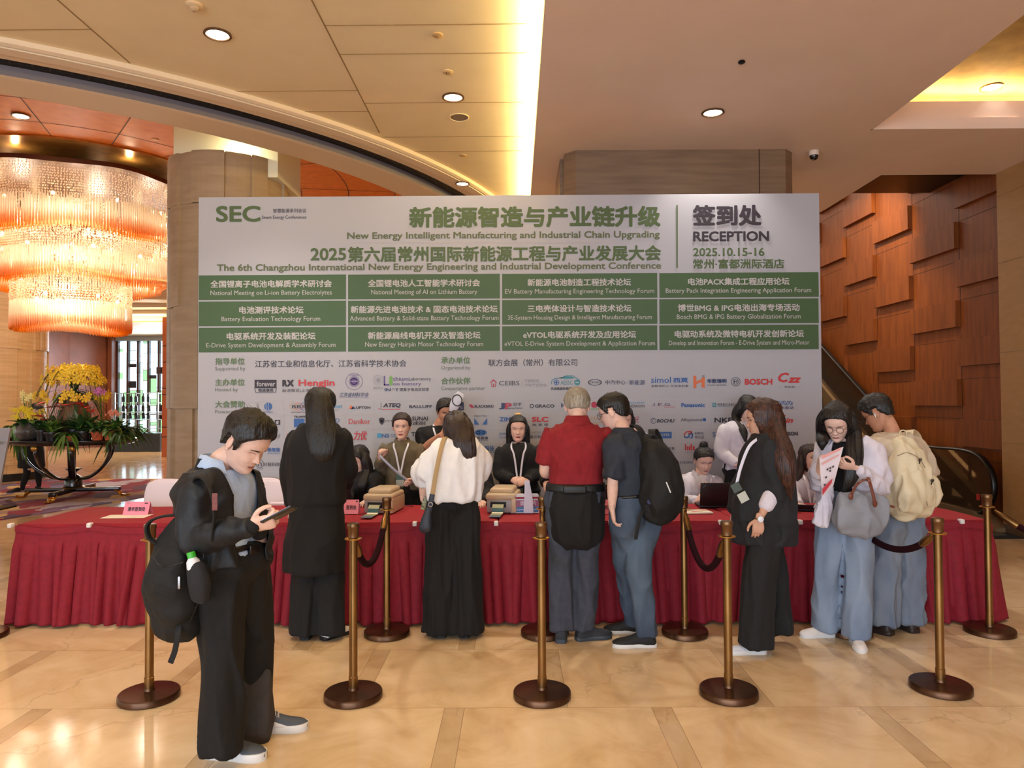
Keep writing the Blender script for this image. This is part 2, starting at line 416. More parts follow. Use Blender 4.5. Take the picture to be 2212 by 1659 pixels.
tag(mb.build('air_slot_fretwork', M_brassline, fix=False), 'thin brass meander pattern in the black curved ceiling air slot', 'grille')
# atrium veneer ceiling, rings and grooves
mb = MB(); zc = 6.0
CH = V((-8.3, 13.8))
mb.lathe([(7.6, zc), (7.6, zc+.1)], (AC.x, AC.y, 0), 96)
for r in (3.05, 4.0, 4.95, 5.9, 6.85):
    for i in range(120):
        a0, a1 = 2*math.pi*i/120, 2*math.pi*(i+1)/120
        q = [V((CH.x+rr*math.cos(a), CH.y+rr*math.sin(a))) for rr, a in ((r-.008, a0), (r+.008, a0), (r+.008, a1), (r-.008, a1))]
        if max(((p-AC).length for p in q)) < 7.3: mb.add([(p.x, p.y, zc-.003) for p in q], [(0, 1, 2, 3)], 1)
for i in range(18):
    a = 2*math.pi*i/18+.16; d = V((math.cos(a), math.sin(a))); n_ = V((-d.y, d.x))*.008
    L = 7.3
    while ((CH+d*L)-AC).length > 7.28: L -= .1
    p, q = CH+d*2.3, CH+d*L
    mb.add([(p.x+n_.x, p.y+n_.y, zc-.004), (p.x-n_.x, p.y-n_.y, zc-.004), (q.x-n_.x, q.y-n_.y, zc-.004), (q.x+n_.x, q.y+n_.y, zc-.004)], [(0, 1, 2, 3)], 1)
mb.lathe([(2.45, zc-.03), (2.45, zc+.01)], (CH.x, CH.y, 0), 72, 2)
struct(mb, 'ceiling_atrium', [M_woodC, M_groove, M_gold], fix=True)
# ---- right ceiling with the square cove recess
mb = MB(); x0, x1, yb = .22, 8, 9.03; rx, ry = 3.74, 7.5; T = .3
mb.box((x0, -4, ZR), (rx, yb, ZR+T)); mb.box((rx, ry, ZR), (x1, yb, ZR+T))
mb.box((rx, -4, ZR), (rx+.02, ry, ZR+.12)); mb.box((rx, ry-.02, ZR), (x1, ry, ZR+.12))
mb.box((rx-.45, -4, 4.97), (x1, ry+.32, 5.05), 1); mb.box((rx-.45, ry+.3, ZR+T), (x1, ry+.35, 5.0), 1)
mb.box((x0, yb, ZR), (4.63, 10.7, ZR+T)); mb.box((4.63, yb, ZR+T-.05), (8, 10.7, ZR+T+.05), 2)  # dark slab stands in for the gloom of the escalator void
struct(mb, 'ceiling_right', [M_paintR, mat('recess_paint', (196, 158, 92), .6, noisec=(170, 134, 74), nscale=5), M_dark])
# cove strips (the light tapes themselves)
mb = MB(); mb.box((.165, -3.5, 4.625), (.218, 14.0, 4.685))
tag(mb.build('cove_light', M_cove), 'long warm light strip in the slot between cream and rose ceilings', 'light')
mb = MB(); mb.box((3.9, ry+.1, ZR+T+.01), (7.9, ry+.14, ZR+T+.04))
tag(mb.build('cove_light', M_cove), 'warm light strip on the rear ledge of the square ceiling recess', 'light')
area('cove_glow', (6.0, ry+.16, ZR+T+.05), (180, 0, 0), 3.8, .08, 22, (1, .84, .42))
area('cove_glow', (.13, 6.0, 4.60), (180, -35, 0), .04, 14, 34, (1, .84, .46))
# ---- travertine wall at right, escalator hall veneer wall
mb = MB(); mb.box((6.06, -4, 0), (6.5, 9.0, 4.6), 0)
for z in (1.12, 2.24, 3.36, 4.2): mb.box((6.056, -4, z), (6.07, 9.004, z+.006), 1)
for y in (8.2, 6.6, 5.0): mb.box((6.056, y, 0), (6.07, y+.005, 4.6), 1)
mb.box((6.05, -4, 0), (6.07, 9.01, .12), 2)
struct(mb, 'wall_right', [mat('travertine_shade', (170, 128, 80), .5, noisec=(163, 121, 74), nscale=6, nstretch=(1, 1, 3)), M_joint, mat('plinth', (96, 72, 50), .4)])
mb = MB(); WX = 6.2
mb.box((WX, 8.95, 0), (WX+.15, 24, 9.0), 0)
cols = [9.0, 10.0, 11.17, 12.29, 13.4, 14.5, 15.6, 16.7, 17.8, 18.9]
for i, (a, b) in enumerate(zip(cols[:-1], cols[1:])):
    off = 0 if i % 2 == 0 else .55
    for k in range(-1, 7):
        z = 1.02-.0+off+1.1*k-.0
        zb = z
        if zb < 0: continue
        mb.box((WX-.07, a+.004, zb), (WX+.01, b-.004, zb+.37), 0)
    mb.box((WX-.002, b-.004, 0), (WX+.01, b+.004, 9), 1)
    for k in range(0, 8):
        mb.box((WX-.002, a, off+1.1*k+.84), (WX+.01, b, off+1.1*k+.846), 1)
struct(mb, 'wall_escalator', [M_woodW, M_groove])
# stair void: dark soffit, upper landing glow, far wall
mb = MB(); mb.box((0.3, 24, 0), (6.5, 24.2, 9), 0); mb.box((.3, 10.7, 9), (6.5, 24.2, 9.1), 1)
mb.box((-9.5, 24.9, 0), (.4, 25.1, 6.5), 0)
struct(mb, 'wall_back', [mat('far_plaster', (200, 160, 120), .7), M_paintR])
area('landing_light', (4.2, 20, 8.2), (0, 0, 0), 3, 5, 160, (1, .8, .62))
spot('escalator_wall_fill', (4.9, 11.2, 5.6), 260, (1, .80, .52), 100, .7, .08, (6.2, 13.2, 2.6))  # added warm fill without a fixture, brightens the veneer wall
spot('escalator_wall_fill', (5.2, 9.6, 4.35), 50, (1, .82, .55), 70, .6, .05, (6.1, 12.0, 1.0))
# ---- stone pier behind the backdrop
mb = MB(); a = P(1221, 500, 8.1).x; b = P(1718, 500, 8.1).x
pl = [(a+.12, 8.05), (b-.12, 8.05), (b, 8.17), (b, 9.3), (a, 9.3), (a, 8.17)]
mb.prism(pl, 0, ZR, 2)
mb.box((b-.42, 8.045, 0), (b-.41, 8.06, ZR), 1)
mb.box((a-.04, 8.35, 0), (a+.01, 9.25, ZR), 0)
struct(mb, 'wall_pier', [M_travB, M_groove])
# ---- round stepped columns
def fluted(cx, cy, r, z0, z1, seed, name, m1, cap=True):
    rnd = random.Random(seed); mb = MB(); z = z0; k = 0
    hs = [.35, 1.25, 1.25, 1.25, 1.4]
    while z < z1-.01:
        zt = min(z1, z+hs[k % 5]); ang = []; n = 24; a = rnd.random()*.3
        cuts = []
        while a < 2*math.pi+.0:
            cuts.append(a); a += rnd.choice((.12, .3, .42, .55))
        pts = []
        for i, c0 in enumerate(cuts):
            c1 = cuts[i+1] if i+1 < len(cuts) else cuts[0]+2*math.pi
            rr = r+(.034 if (i+k) % 2 else 0); m_ = max(2, int((c1-c0)/.08))
            for q in range(m_+1):
                t = c0+(c1-c0)*q/m_
                if q == m_: t -= .012
                pts.append((cx+rr*math.cos(t), cy+rr*math.sin(t)))
        mb.prism(pts, z, zt-.004, 2); z = zt; k += 1
    mb.lathe([(r-.03, z0), (r-.03, z1-.02)], (cx, cy, 0), 32)
    return mb
COL = V((-3.735, 9.35))
mb = fluted(COL.x, COL.y, .715, 0, 4.74, 4, '', 0)
a = P(379, 300, 9.0).x; b = P(603, 300, 9.0).x
mb.box((a, 8.95, 4.5), (b, 9.9, 6.0), 1)
struct(mb, 'wall_column_near', [M_trav, mat('capital_paint', (230, 224, 196), .6)])
point('column_top_light', (COL.x+.3, 8.8, 4.80), 7, (1, .95, .6), .05)
mb = fluted(-11.6, 15.9, .98, 0, 6.0, 9, '', 0)
mb.lathe([(1.02, 0), (1.02, .16)], (-11.6, 15.9, 0), 40, 1)
struct(mb, 'wall_column_far', [M_travW, M_black])
# ---- far lounge: veneer wall, window with decorative screen, bar, post
mb = MB(); fy = 24.6
def fx(px, D): return P(px, 850, D).x
mb.box((fx(60, 24)-3, 24, 0), (fx(88, 24), 24.3, 6), 1)  # black slab paints the shade of a dark opening
mb.add([(fx(88, 24.6), 24.6, 0), (fx(150, 26), 26, 0), (fx(150, 26), 26, 4.6), (fx(88, 24.6), 24.6, 4.6)], [(0, 1, 2, 3)], 0)
mb.add([(fx(150, 26), 26, 0), (fx(238, 27.5), 27.5, 0), (fx(238, 27.5), 27.5, 4.6), (fx(150, 26), 26, 4.6)], [(0, 1, 2, 3)], 0)
mb.box((fx(238, 27.5), 27.3, 0), (fx(247, 27.5), 27.7, 4.4), 0)
mb.box((fx(350, 22), 22, 0), (fx(362, 22), 22.6, 4.3), 2)
for z in (.6, .9, 1.9, 2.1, 2.9, 3.4): mb.box((fx(350, 22)-.002, 21.995, z), (fx(362, 22), 22.0, z+.02), 1)
mb.box((fx(88, 24), 29.5, 0), (fx(420, 29.5), 29.8, 6), 0)
struct(mb, 'wall_lounge', [mat('lounge_veneer', (130, 72, 48), .4, noisec=(112, 62, 42), nscale=2), M_black, mat('post_veneer', (190, 96, 40), .35)])
# window: bright daylight outside behind mullions and a patchwork screen
wx0, wx1, wy = P(246, 850, 27.6).x, P(350, 850, 27.6).x, 27.7; wz0 = P(300, 895, 27.6).z; wz1 = P(300, 742, 27.6).z+.1
mb = MB()
for i in range(5):
    x = wx0+(wx1-wx0)*(i/4*.86+.06); mb.box((x-.035, wy-.1, wz0-1.9), (x+.035, wy+.05, wz1))
mb.box((wx0-.1, wy-.15, wz1), (wx1+.1, wy+.1, wz1+.35), 1)
mb.box((wx0-.1, wy-.15, wz0-.03), (wx1+.1, wy+.1, wz0+.03), 1)
wf = struct(mb, 'window_1', [mat('mullion', (58, 26, 20), .5), mat('pale_head', (150, 158, 170), .5)])
mb = MB(); rnd = random.Random(3)
gm = [mat('pane_sky', (190, 222, 240), .3, emit=3.6, ecol=(196, 226, 246)), mat('pane_leaf', (96, 140, 104), .3, emit=1.5, ecol=(120, 165, 125)), mat('pane_pale', (150, 190, 205), .3, emit=2.4, ecol=(160, 200, 215)),
      mat('pane_dark', (40, 46, 60), .3)]
x = wx0
while x < wx1-.05:
    w = .26; z = wz0-1.7
    while z < wz1:
        h = rnd.choice((.12, .25, .4, .55)); u = (z-wz0+1.7)/(wz1-wz0+1.7); r_ = rnd.random()
        mi = 3 if r_ < .05 else (1 if r_ < .62-.5*u else (2 if r_ < .75-.2*u else 0))
        mb.box((x+.01, wy+.05, z+.01), (x+w-.01, wy+.07, min(z+h, wz1)-.01), mi); z += h
    x += w
tag(mb.build('pane', gm, wf), None)
mb = MB(); mb.box((P(236, 900, 24.5).x, 24.3, 0), (P(352, 900, 24.5).x, 24.9, P(300, 936, 24.3).z))
tag(mb.build('bar_counter', mat('black_bar', (14, 12, 14), .3)), 'black bar counter below the bright lounge window', 'counter')
t = thing('bar_shelf', 'slim metal back bar shelf unit in front of the lounge window', 'shelf', (P(300, 900, 26).x, 26, 0))
mb = MB()
for px in (248, 262, 293, 322, 341): x = P(px, 900, 26).x; mb.box((x-.02, 25.97, 0), (x+.02, 26.03, P(300, 848, 26).z))
for py in (849, 870, 890, 906, 925): z = P(300, py, 26).z; mb.box((P(247, 900, 26).x, 25.85, z-.02), (P(345, 900, 26).x, 26.15, z))
mb.build('frame', mat('pale_metal', (150, 156, 160), .35, .6), t)
rnd = random.Random(8)
# bottles as countable things
bot_ = None
for py in (870, 890, 906):
    for i in range(5):
        px = 268+i*13.5+rnd.uniform(-2, 2); z = P(300, py, 26).z+.022
        if bot_ is None:
            bot_ = MB().lathe([(.05, 0), (.055, .02), (.055, .18), (.02, .25), (.02, .33)], (0, 0, 0), 10).build('bottle', mat('dark_glass', (30, 40, 46), .15), None, True)
            o = bot_
        else: o = bot_.copy(); C.objects.link(o)
        o.location = (P(px, 900, 26).x, 26, z)
        row_ = {870: 'top', 890: 'middle', 906: 'bottom'}[py]; tag(o, 'small dark bottle standing on the %s shelf of the back bar' % row_, 'bottle', 'bottles on the %s shelf of the back bar' % row_)
# lounge ceilings: stepped coffers, cove ring, lower ceiling
mb = MB()
for i, (y, z) in enumerate(((20.6, 4.62), (21.2, 4.50), (21.8, 4.38), (22.4, 4.28))):
    mb.box((-20, y, z), (-4, y+.62, z+.12), 0)
mb.box((-24, 22.9, 4.25), (-4, 30, 4.35), 1); mb.box((-24, 20.5, 4.7), (.34, 20.6, 6.1), 0)
struct(mb, 'ceiling_lounge', [mat('lounge_white', (226, 204, 180), .6), mat('lounge_cream', (206, 178, 138), .6)])
area('lounge_cove', (-12, 22.2, 3.9), (180, 0, 0), 9, .3, 120, (1, .86, .4))
area('lounge_light', (-12, 24.5, 4.2), (0, 0, 0), 6, 3, 160, (1, .78, .55))
area('window_daylight', (-13.2, 27.0, 2.6), (90, 0, 180), 2.2, 2.6, 130, (.7, .86, 1))
# ================================================================ ceiling fittings
def downlight(px, py, z, label, r=.085, power=105, tilt=None, lit=True, tone=None):
    p = PZ(px, py, z); t = thing('ceiling_downlight', label, 'ceiling light', (p.x, p.y, z))
    mb = MB(); mb.lathe([(r*1.28, -.001), (r*1.3, -.012), (r*1.08, -.016), (r*1.0, -.006), (r*1.0, .0)], p, 32); mb.build('rim', mat('bronze_rim', (120, 92, 70), .35, .7), t, True)
    mb = MB(); mb.lathe([(r*1.0, -.008), (r*.8, -.005), (r*.3, -.004)], p, 32); mb.build('lamp', M_bulb, t, True)
    spot('downlight_beam', (p.x, p.y, z-.03), power, tgt=tilt or (p.x, p.y, 0), ang=92, rad=.08)
    return t
downlight(470, 73, ZL, 'bright round recessed downlight in the cream ceiling at upper left', tilt=None)
downlight(979, 209, ZL, 'round recessed downlight beside the grey ceiling speaker', power=105)
downlight(999, 396, 4.62, 'small round downlight in the curved soffit band above the backdrop', .075, 60)
downlight(1540, 242, ZR, 'round recessed downlight in the rose ceiling above the pier', power=150)
downlight(2142, 188, 4.97, 'round downlight inside the square ceiling recess', power=120)
downlight(45, 250, 5.99, 'small round downlight in the orange veneer atrium ceiling', .1, 60)
p = PZ(992, 253, ZL); t = thing('ceiling_speaker', 'round grey grille speaker set flush in the cream ceiling', 'speaker', tuple(p))
MB().lathe([(.105, 0), (.107, -.006), (.096, -.008), (.094, -.003)], p, 32).build('rim', M_paintL, t, True)
MB().lathe([(.095, 0), (.095, -.004)], p, 32).build('grille', mat('speaker_mesh', (134, 112, 92), .7, bump=.3, bscale=400), t)
p = PZ(420, 10, ZL); t = thing('smoke_detector', 'white smoke detector on the cream ceiling at the top edge', 'smoke detector', tuple(p))
MB().lathe([(.062, 0), (.064, -.015), (.05, -.025)], p, 28).build('base', mat('detector_white', (214, 186, 150), .5), t, True)
MB().lathe([(.034, -.02), (.034, -.035), (.02, -.05), (.01, -.052)], p, 24).build('sensor', mat('detector_white2', (190, 164, 130), .5), t, True)
for px, py, lab in ((945, 75, 'small flat sprinkler cap nearest the top of the cream ceiling'), (1000, 335, 'small flat sprinkler cap close to the curved soffit')):
    p = PZ(px, py, ZL); o = MB().lathe([(.045, 0), (.045, -.006), (.04, -.01), (.002, -.011)], p, 24).build('ceiling_sprinkler', mat('cap', (196, 160, 108), .5), None, True)
    tag(o, lab, 'sprinkler')
p = PZ(967, 155, ZL); t = thing('ceiling_sensor', 'small round ceiling sensor with three dark holes', 'sensor', tuple(p))
MB().lathe([(.05, 0), (.05, -.006), (.04, -.012)], p, 24).build('plate', mat('cap2', (206, 176, 130), .5), t, True)
mb = MB()
for dx, dy in ((-.01, .012), (-.012, -.01), (.014, 0)): mb.lathe([(.006, -.011), (.006, -.014)], p+V((dx, dy, 0)), 8)
mb.build('lens', M_dark, t)
p = PZ(1602, 132, ZR); tag(MB().lathe([(.026, 0), (.03, -.012), (.02, -.02)], p, 20).build('ceiling_sprinkler', M_dark, None, True), 'small dark sprinkler head in the rose ceiling', 'sprinkler')
p = PZ(1758, 326, ZR); t = thing('dome_camera', 'white dome security camera with dark glass under the rose ceiling', 'security camera', tuple(p))
MB().lathe([(.05, 0), (.055, -.01), (.055, -.045), (.05, -.055)], p, 28).build('housing', M_paintR, t, True)
MB().lathe([(.047, -.05), (.045, -.075), (.032, -.098), (.01, -.106)], p, 28).build('dome', mat('dome_glass', (30, 22, 20), .12), t, True)
p = PZ(335, 301, 6.0); tag(MB().lathe([(.06, 0), (.06, -.008), (.05, -.012)], p, 24).build('ceiling_sprinkler', mat('cap3', (214, 160, 110), .5), None, True), 'small sprinkler cap on the orange veneer atrium ceiling', 'sprinkler')
# ================================================================ reception backdrop
BD = 7.1
GREEN = mat('print_green', (78, 96, 52), .55); GREEN2 = mat('print_panel_green', (66, 92, 54), .55); INK = mat('print_ink', (52, 42, 52), .55)
BOARD = mat('printed_board', (175, 173, 179), .55); PALE = mat('print_pale', (190, 184, 182), .55); OLIVE = mat('print_olive', (92, 98, 60), .55)
HAIR_ = mat('print_rule', (186, 176, 172), .6)
p0 = P(429.5, 425, BD); p1 = P(1769, 419, BD)
bt_ = thing('backdrop_board', 'huge white and green printed reception backdrop board behind the red table', 'banner', ((p0.x+p1.x)/2, BD, 0))
mb = MB(); mb.box((p0.x, BD, .02), (p1.x, BD+.06, (p0.z+p1.z)/2)); mb.build('panel', BOARD, bt_)
mb = MB()
for x in (-2.6, -.9, .9, 2.6): mb.box((x-.02, BD+.06, 0), (x+.02, BD+.1, 3.2)); mb.box((x-.02, BD+.1, 0), (x+.02, BD+.75, .04))
mb.build('brace', mat('brace_steel', (120, 120, 124), .4, .7), bt_)
YB = BD-.002
def quad_px(mb, x0, y0, x1, y1, mi=0, lift=0.0):
    a = P(x0, y1, BD); b = P(x1, y1, BD); c = P(x1, y0, BD); d = P(x0, y0, BD)
    mb.add([(q.x, YB-lift, q.z) for q in (a, b, c, d)], [(0, 1, 2, 3)], mi)
def T(mb, s, x0, y0, x1, y1, mi=0, bold=0.0, res=2, shear=0.0, lift=.002):
    """lettering filling photo box x0..x1, top y0, bottom y1 given at its left end (lines rise gently to the right)"""
    k = (x1-x0)*.0050
    a = P(x0, y1, BD); b = P(x1, y1-k, BD); c = P(x0, y0, BD)
    f = lambda q: V((q.x, YB-lift, q.z))
    puttext(mb, s, f(a), f(b)-f(a), f(c)-f(a), mi, bold, res, shear)
# y values below are read at each line's left end
def line(name, items, mats):
    mb = MB()
    for it in items: T(mb, *it)
    return mb.build(name, mats, bt_, fix=False)
line('event_lettering', [('SEC', 467, 445, 563, 480, 0, .03, 4)], [GREEN])
line('event_lettering', [('智慧能源系列会议', 590, 451, 662, 460, 0, .012), ('Smart Energy Conferences', 566, 466, 662, 475, 0, .012)], [INK])
line('title_lettering', [('新能源智造与产业链升级', 884, 447, 1427, 493, 0, .045, 3)], [GREEN])
line('title_lettering', [('New Energy Intelligent Manufacturing and Industrial Chain Upgrading', 750, 502, 1425, 521, 0, .028, 3)], [OLIVE])
line('title_lettering', [('2025', 671, 536, 748, 563, 0, .03, 3), ('第六届常州国际新能源工程与产业发展大会', 751, 533, 1428, 567, 0, .04, 3)], [GREEN])
line('title_lettering', [('The 6th Changzhou International New Energy Engineering and Industrial Development Conference', 469, 571, 1428, 590, 0, .028, 3)], [OLIVE])
line('reception_lettering', [('签到处', 1496, 443, 1645, 489, 0, .045, 3), ('RECEPTION', 1497, 500, 1661, 522, 0, .04, 3)], [INK])
line('date_lettering', [('2025.10.15-16', 1497, 536, 1651, 554, 0, .025, 3), ('常州·富都洲际酒店', 1497, 560, 1694, 581, 0, .03, 3)], [GREEN])
mb = MB(); quad_px(mb, 1461, 443, 1464, 579, 0, .001); quad_px(mb, 570, 462.6, 662, 463.1, 1, .001); quad_px(mb, 760, 524, 1425, 524.8, 1, .001)
mb.build('rule_line', [GREEN, HAIR_], bt_)
xs = [(429.6, 747.5), (752, 1080), (1084.5, 1420), (1424, 1768.5)]
ys = [(595, 648), (651.5, 704.5), (708, 761)]
cells = [[('全国锂离子电池电解质学术研讨会', 455, 717, 'National Meeting on Li-ion Battery Electrolytes', 455, 717),
          ('全国锂电池人工智能学术研讨会', 795, 1037, 'National Meeting of AI on Lithium Battery', 802, 1031),
          ('新能源电池制造工程技术论坛', 1139.5, 1363, 'EV Battery Manufacturing Engineering Technology Forum', 1091, 1413),
          ('电池PACK集成工程应用论坛', 1486, 1705, 'Battery Pack Integration Engineering Application Forum', 1438, 1752)],
         [('电池测评技术论坛', 517, 656, 'Battery Evaluation Technology Forum', 479, 692),
          ('新能源先进电池技术 & 固态电池技术论坛', 758, 1075, 'Advanced Battery & Solid-state Battery Technology Forum', 756, 1077),
          ('三电壳体设计与智造技术论坛', 1139.5, 1364, '3E-System Housing Design & Intelligent Manufacturing Forum', 1097, 1408),
          ('博世BMG & IPG电池出海专场活动', 1464, 1727, 'Bosch BMG & IPG Battery Globalization Forum', 1462, 1729)],
         [('电驱系统开发及装配论坛', 490, 682, 'E-Drive System Development & Assembly Forum', 446, 725),
          ('新能源扁线电机开发及智造论坛', 795, 1038, 'New Energy Hairpin Motor Technology Forum', 789, 1044),
          ('eVTOL电驱系统开发及应用论坛', 1130, 1374, 'eVTOL E-Drive System Development & Application Forum', 1090, 1415),
          ('电驱动系统及微特电机开发创新论坛', 1457, 1736, 'Develop and Innovation Forum - E-Drive System and Micro-Motor', 1445, 1748)]]
for r in range(3):
    for c in range(4):
        k = (xs[c][0]-430)*.0050; mb = MB(); x0, x1 = xs[c]
        a = P(x0, ys[r][0]-k, BD); b = P(x1, ys[r][1]-k-(x1-x0)*.005, BD)
        x1w = min(b.x, p1.x)
        mb.add([(a.x, YB, b.z), (x1w, YB, b.z), (x1w, YB, a.z), (a.x, YB, a.z)], [(0, 1, 2, 3)], 0)
        zh, zx0, zx1, en, ex0, ex1 = cells[r][c]
        yy = ys[r][0]-(zx0-430)*.0050; T(mb, zh, zx0, yy+11, zx1, yy+27, 1, .03, 2)
        yy = ys[r][0]-(ex0-430)*.0050
        T(mb, en, ex0, yy+33, ex1, yy+46, 1, .0, 2)
        mb.build('forum_panel', [GREEN2, PALE], bt_, fix=False)
G3 = mat('print_label_green', (96, 118, 78), .55); GREYG = mat('print_label_grey', (104, 108, 92), .55)
def lab(zh, en, x, y, w, w2, y0=0):
    line('section_lettering', [(zh, x, y, x+w, y+15, 0, .03), (en, x, y+19.5, x+w2, y+29.5, 1)], [G3, GREYG])
lab('指导单位', 'Supported by', 465, 773, 64, 65); lab('主办单位', 'Hosted by', 465, 818.5, 64, 49); lab('大会赞助', 'Powered by', 465, 866, 64, 63)
lab('承办单位', 'Organized by', 953, 771, 63, 63); lab('合作伙伴', 'Cooperative partner', 953, 815.5, 63, 95)
line('section_lettering', [('江苏省工业和信息化厅、江苏省科学技术协会', 551, 778.5, 878, 794, 0, .015), ('联方会展（常州）有限公司', 1055, 776, 1247, 791.5, 0, .015)], [INK])
RED = mat('print_red', (196, 52, 50), .5); BLUE = mat('print_blue', (44, 92, 158), .5); NAVY = mat('print_navy', (34, 46, 92), .5); TEAL = mat('print_teal', (60, 130, 140), .5)
ORG = mat('print_orange', (214, 108, 62), .5); VIO = mat('print_violet', (96, 70, 130), .5); CY = mat('print_cyan', (70, 150, 190), .5); GOLDP = mat('print_tan', (196, 156, 104), .5)
CRIM = mat('print_crimson', (176, 40, 66), .5); GRYP = mat('print_grey', (140, 134, 138), .5); LIME = mat('print_lime', (110, 160, 70), .5); PINKP = mat('print_pink', (206, 70, 110), .5)
CM = dict(k=0, r=1, b=2, n=3, t=4, o=5, v=6, c=7, g=8, m=9, y=10, l=11, w=12, p=13); LM = [INK, RED, BLUE, NAVY, TEAL, ORG, VIO, CY, GOLDP, CRIM, GRYP, LIME, BOARD, PINKP]
def ringpx(mb, cx, cy, r, w, mi, n=36, sx=1.0):
    c = P(cx, cy, BD); s = BD/F
    vs = []
    for i in range(n):
        a = 2*math.pi*i/n
        for q in (r, r-w): vs.append((c.x+q*s*sx*math.cos(a), YB-.0025, c.z+q*s*math.sin(a)))
    mb.add(vs, [(2*i, 2*((i+1) % n), 2*((i+1) % n)+1, 2*i+1) for i in range(n)], mi)
def discpx(mb, cx, cy, r, mi, sx=1.0, lift=.0025, n=24):
    c = P(cx, cy, BD); s = BD/F
    mb.add([(c.x+r*s*sx*math.cos(2*math.pi*i/n), YB-lift, c.z+r*s*math.sin(2*math.pi*i/n)) for i in range(n)], [tuple(range(n))], mi)
def polypx(mb, pts, mi, lift=.0028):
    mb.add([(P(x, y, BD).x, YB-lift, P(x, y, BD).z) for x, y in pts], [tuple(range(len(pts)))], mi)
def strokepx(mb, pts, w, mi):
    for (x0, y0), (x1, y1) in zip(pts[:-1], pts[1:]):
        d = math.hypot(x1-x0, y1-y0) or 1; nx, ny = -(y1-y0)/d*w/2, (x1-x0)/d*w/2
        polypx(mb, [(x0+nx, y0+ny), (x0-nx, y0-ny), (x1-nx, y1-ny), (x1+nx, y1+ny)], mi)
def logo(items, name='sponsor_logo', cell=None):
    mb = MB()
    for it in items:
        k = it[0]
        if k == 'T': T(mb, it[1], it[2], it[3], it[4], it[5], CM[it[6]], it[7] if len(it) > 7 else .02, 2, it[8] if len(it) > 8 else 0, .003+(.002 if it[6] == 'w' else 0))
        elif k == 'Q': polypx(mb, [(it[1], it[2]), (it[3], it[2]), (it[3], it[4]), (it[1], it[4])], CM[it[5]], .0015+(.0015 if it[5] == 'w' else 0))
        elif k == 'R': ringpx(mb, it[1], it[2], it[3], it[4], CM[it[5]], sx=it[6] if len(it) > 6 else 1)
        elif k == 'D': discpx(mb, it[1], it[2], it[3], CM[it[4]], it[5] if len(it) > 5 else 1, .0025+(.001 if it[4] == 'w' else 0))
        elif k == 'P': polypx(mb, it[1], CM[it[2]])
        elif k == 'S': strokepx(mb, it[1], it[2], CM[it[3]])
    return mb.build(name, LM, bt_, fix=False)
wave = lambda x0, x1, y, a, n, ph=0: [(x0+(x1-x0)*i/40, y-a*math.sin(2*math.pi*n*i/40+ph)) for i in range(41)]
# hosts and partners
logo([('Q', 550, 820.5, 597.5, 838.5, 'k'), ('T', 'forever', 555, 824, 595, 835, 'w', .03), ('S', [(550, 838), (553, 848), (595, 848), (597.5, 838)], 1, 'k'), ('T', '恒进展览', 558, 839.5, 591, 846.5, 'k', .03)], 'host_logo')
logo([('T', 'R', 610, 820.5, 621, 835, 'k', .06), ('T', 'X', 620, 820.5, 635, 835, 'k', .06), ('P', [(629, 826), (635, 820.5), (631, 820.5), (627, 824)], 'r'), ('T', 'Hengjin', 645, 820, 723, 838, 'r', .035), ('T', '励进展览(上海)有限公司', 610, 840, 709, 848, 'k', .0)], 'host_logo')
logo([('R', 765, 824, 18.3, .8, 'v'), ('R', 765, 824, 11.5, .6, 'v'), ('D', 765, 824, 9.5, 'v'), ('R', 765, 824, 7, 1.2, 'w'), ('Q', 757, 823, 773, 824.4, 'w'), ('T', '江苏省材料', 755, 808.5, 775, 812.5, 'v', 0), ('T', '江苏省材料学会', 733, 848, 797, 857.5, 'n', .02, .25), ('T', 'JIANGSU MATERIALS RESEARCH SOCIETY', 733, 858.2, 797, 859.8, 'v', 0)], 'host_logo')
logo([('R', 817, 821, 11, .7, 'y'), ('R', 817, 821, 7, .5, 'y'), ('D', 817, 821, 4, 'y'), ('T', '清华大学', 806, 835, 828, 841, 'y', 0, .2), ('Q', 829, 812, 832, 832.5, 'v'), ('Q', 829, 829.5, 841, 833, 'v'), ('P', [(841, 814), (848, 814), (848, 832), (841, 832)], 'l'), ('Q', 843, 812, 846, 814, 'l'),
      ('T', 'thium', 849, 814, 882, 823, 'v', .01), ('T', 'Laboratory', 883, 815, 931, 824, 'k', .0), ('T', 'on battery', 849, 825.5, 910, 835, 'v', .01), ('T', 'IN', 831, 838.5, 844, 845, 'n', .03), ('D', 848, 842, 1, 'y'), ('D', 851, 842, 1, 'y'), ('D', 848, 839, 1, 'y'), ('D', 851, 839, 1, 'y'), ('T', 'T', 854, 838.5, 861, 845, 'n', .03), ('T', '锂离子电池实验室', 863, 837.5, 927, 845.5, 'k', .02)], 'host_logo')
logo([('P', [(1057, 828), (1066, 819), (1075, 828), (1070, 826), (1066, 822.5), (1062, 826)], 'm'), ('S', [(1062, 828), (1062, 835), (1070, 835), (1070, 828)], 1.4, 'm'), ('Q', 1065, 829, 1067, 835, 'm'), ('T', 'CEIBS', 1078, 823, 1122, 832.5, 'k', .0), ('Q', 1127, 819, 1127.6, 836, 'y'), ('T', '中欧校友', 1132.5, 819, 1165, 826, 'y', 0), ('T', '汽车产业协会', 1132.5, 828.5, 1181, 835.5, 'y', 0)], 'partner_logo')
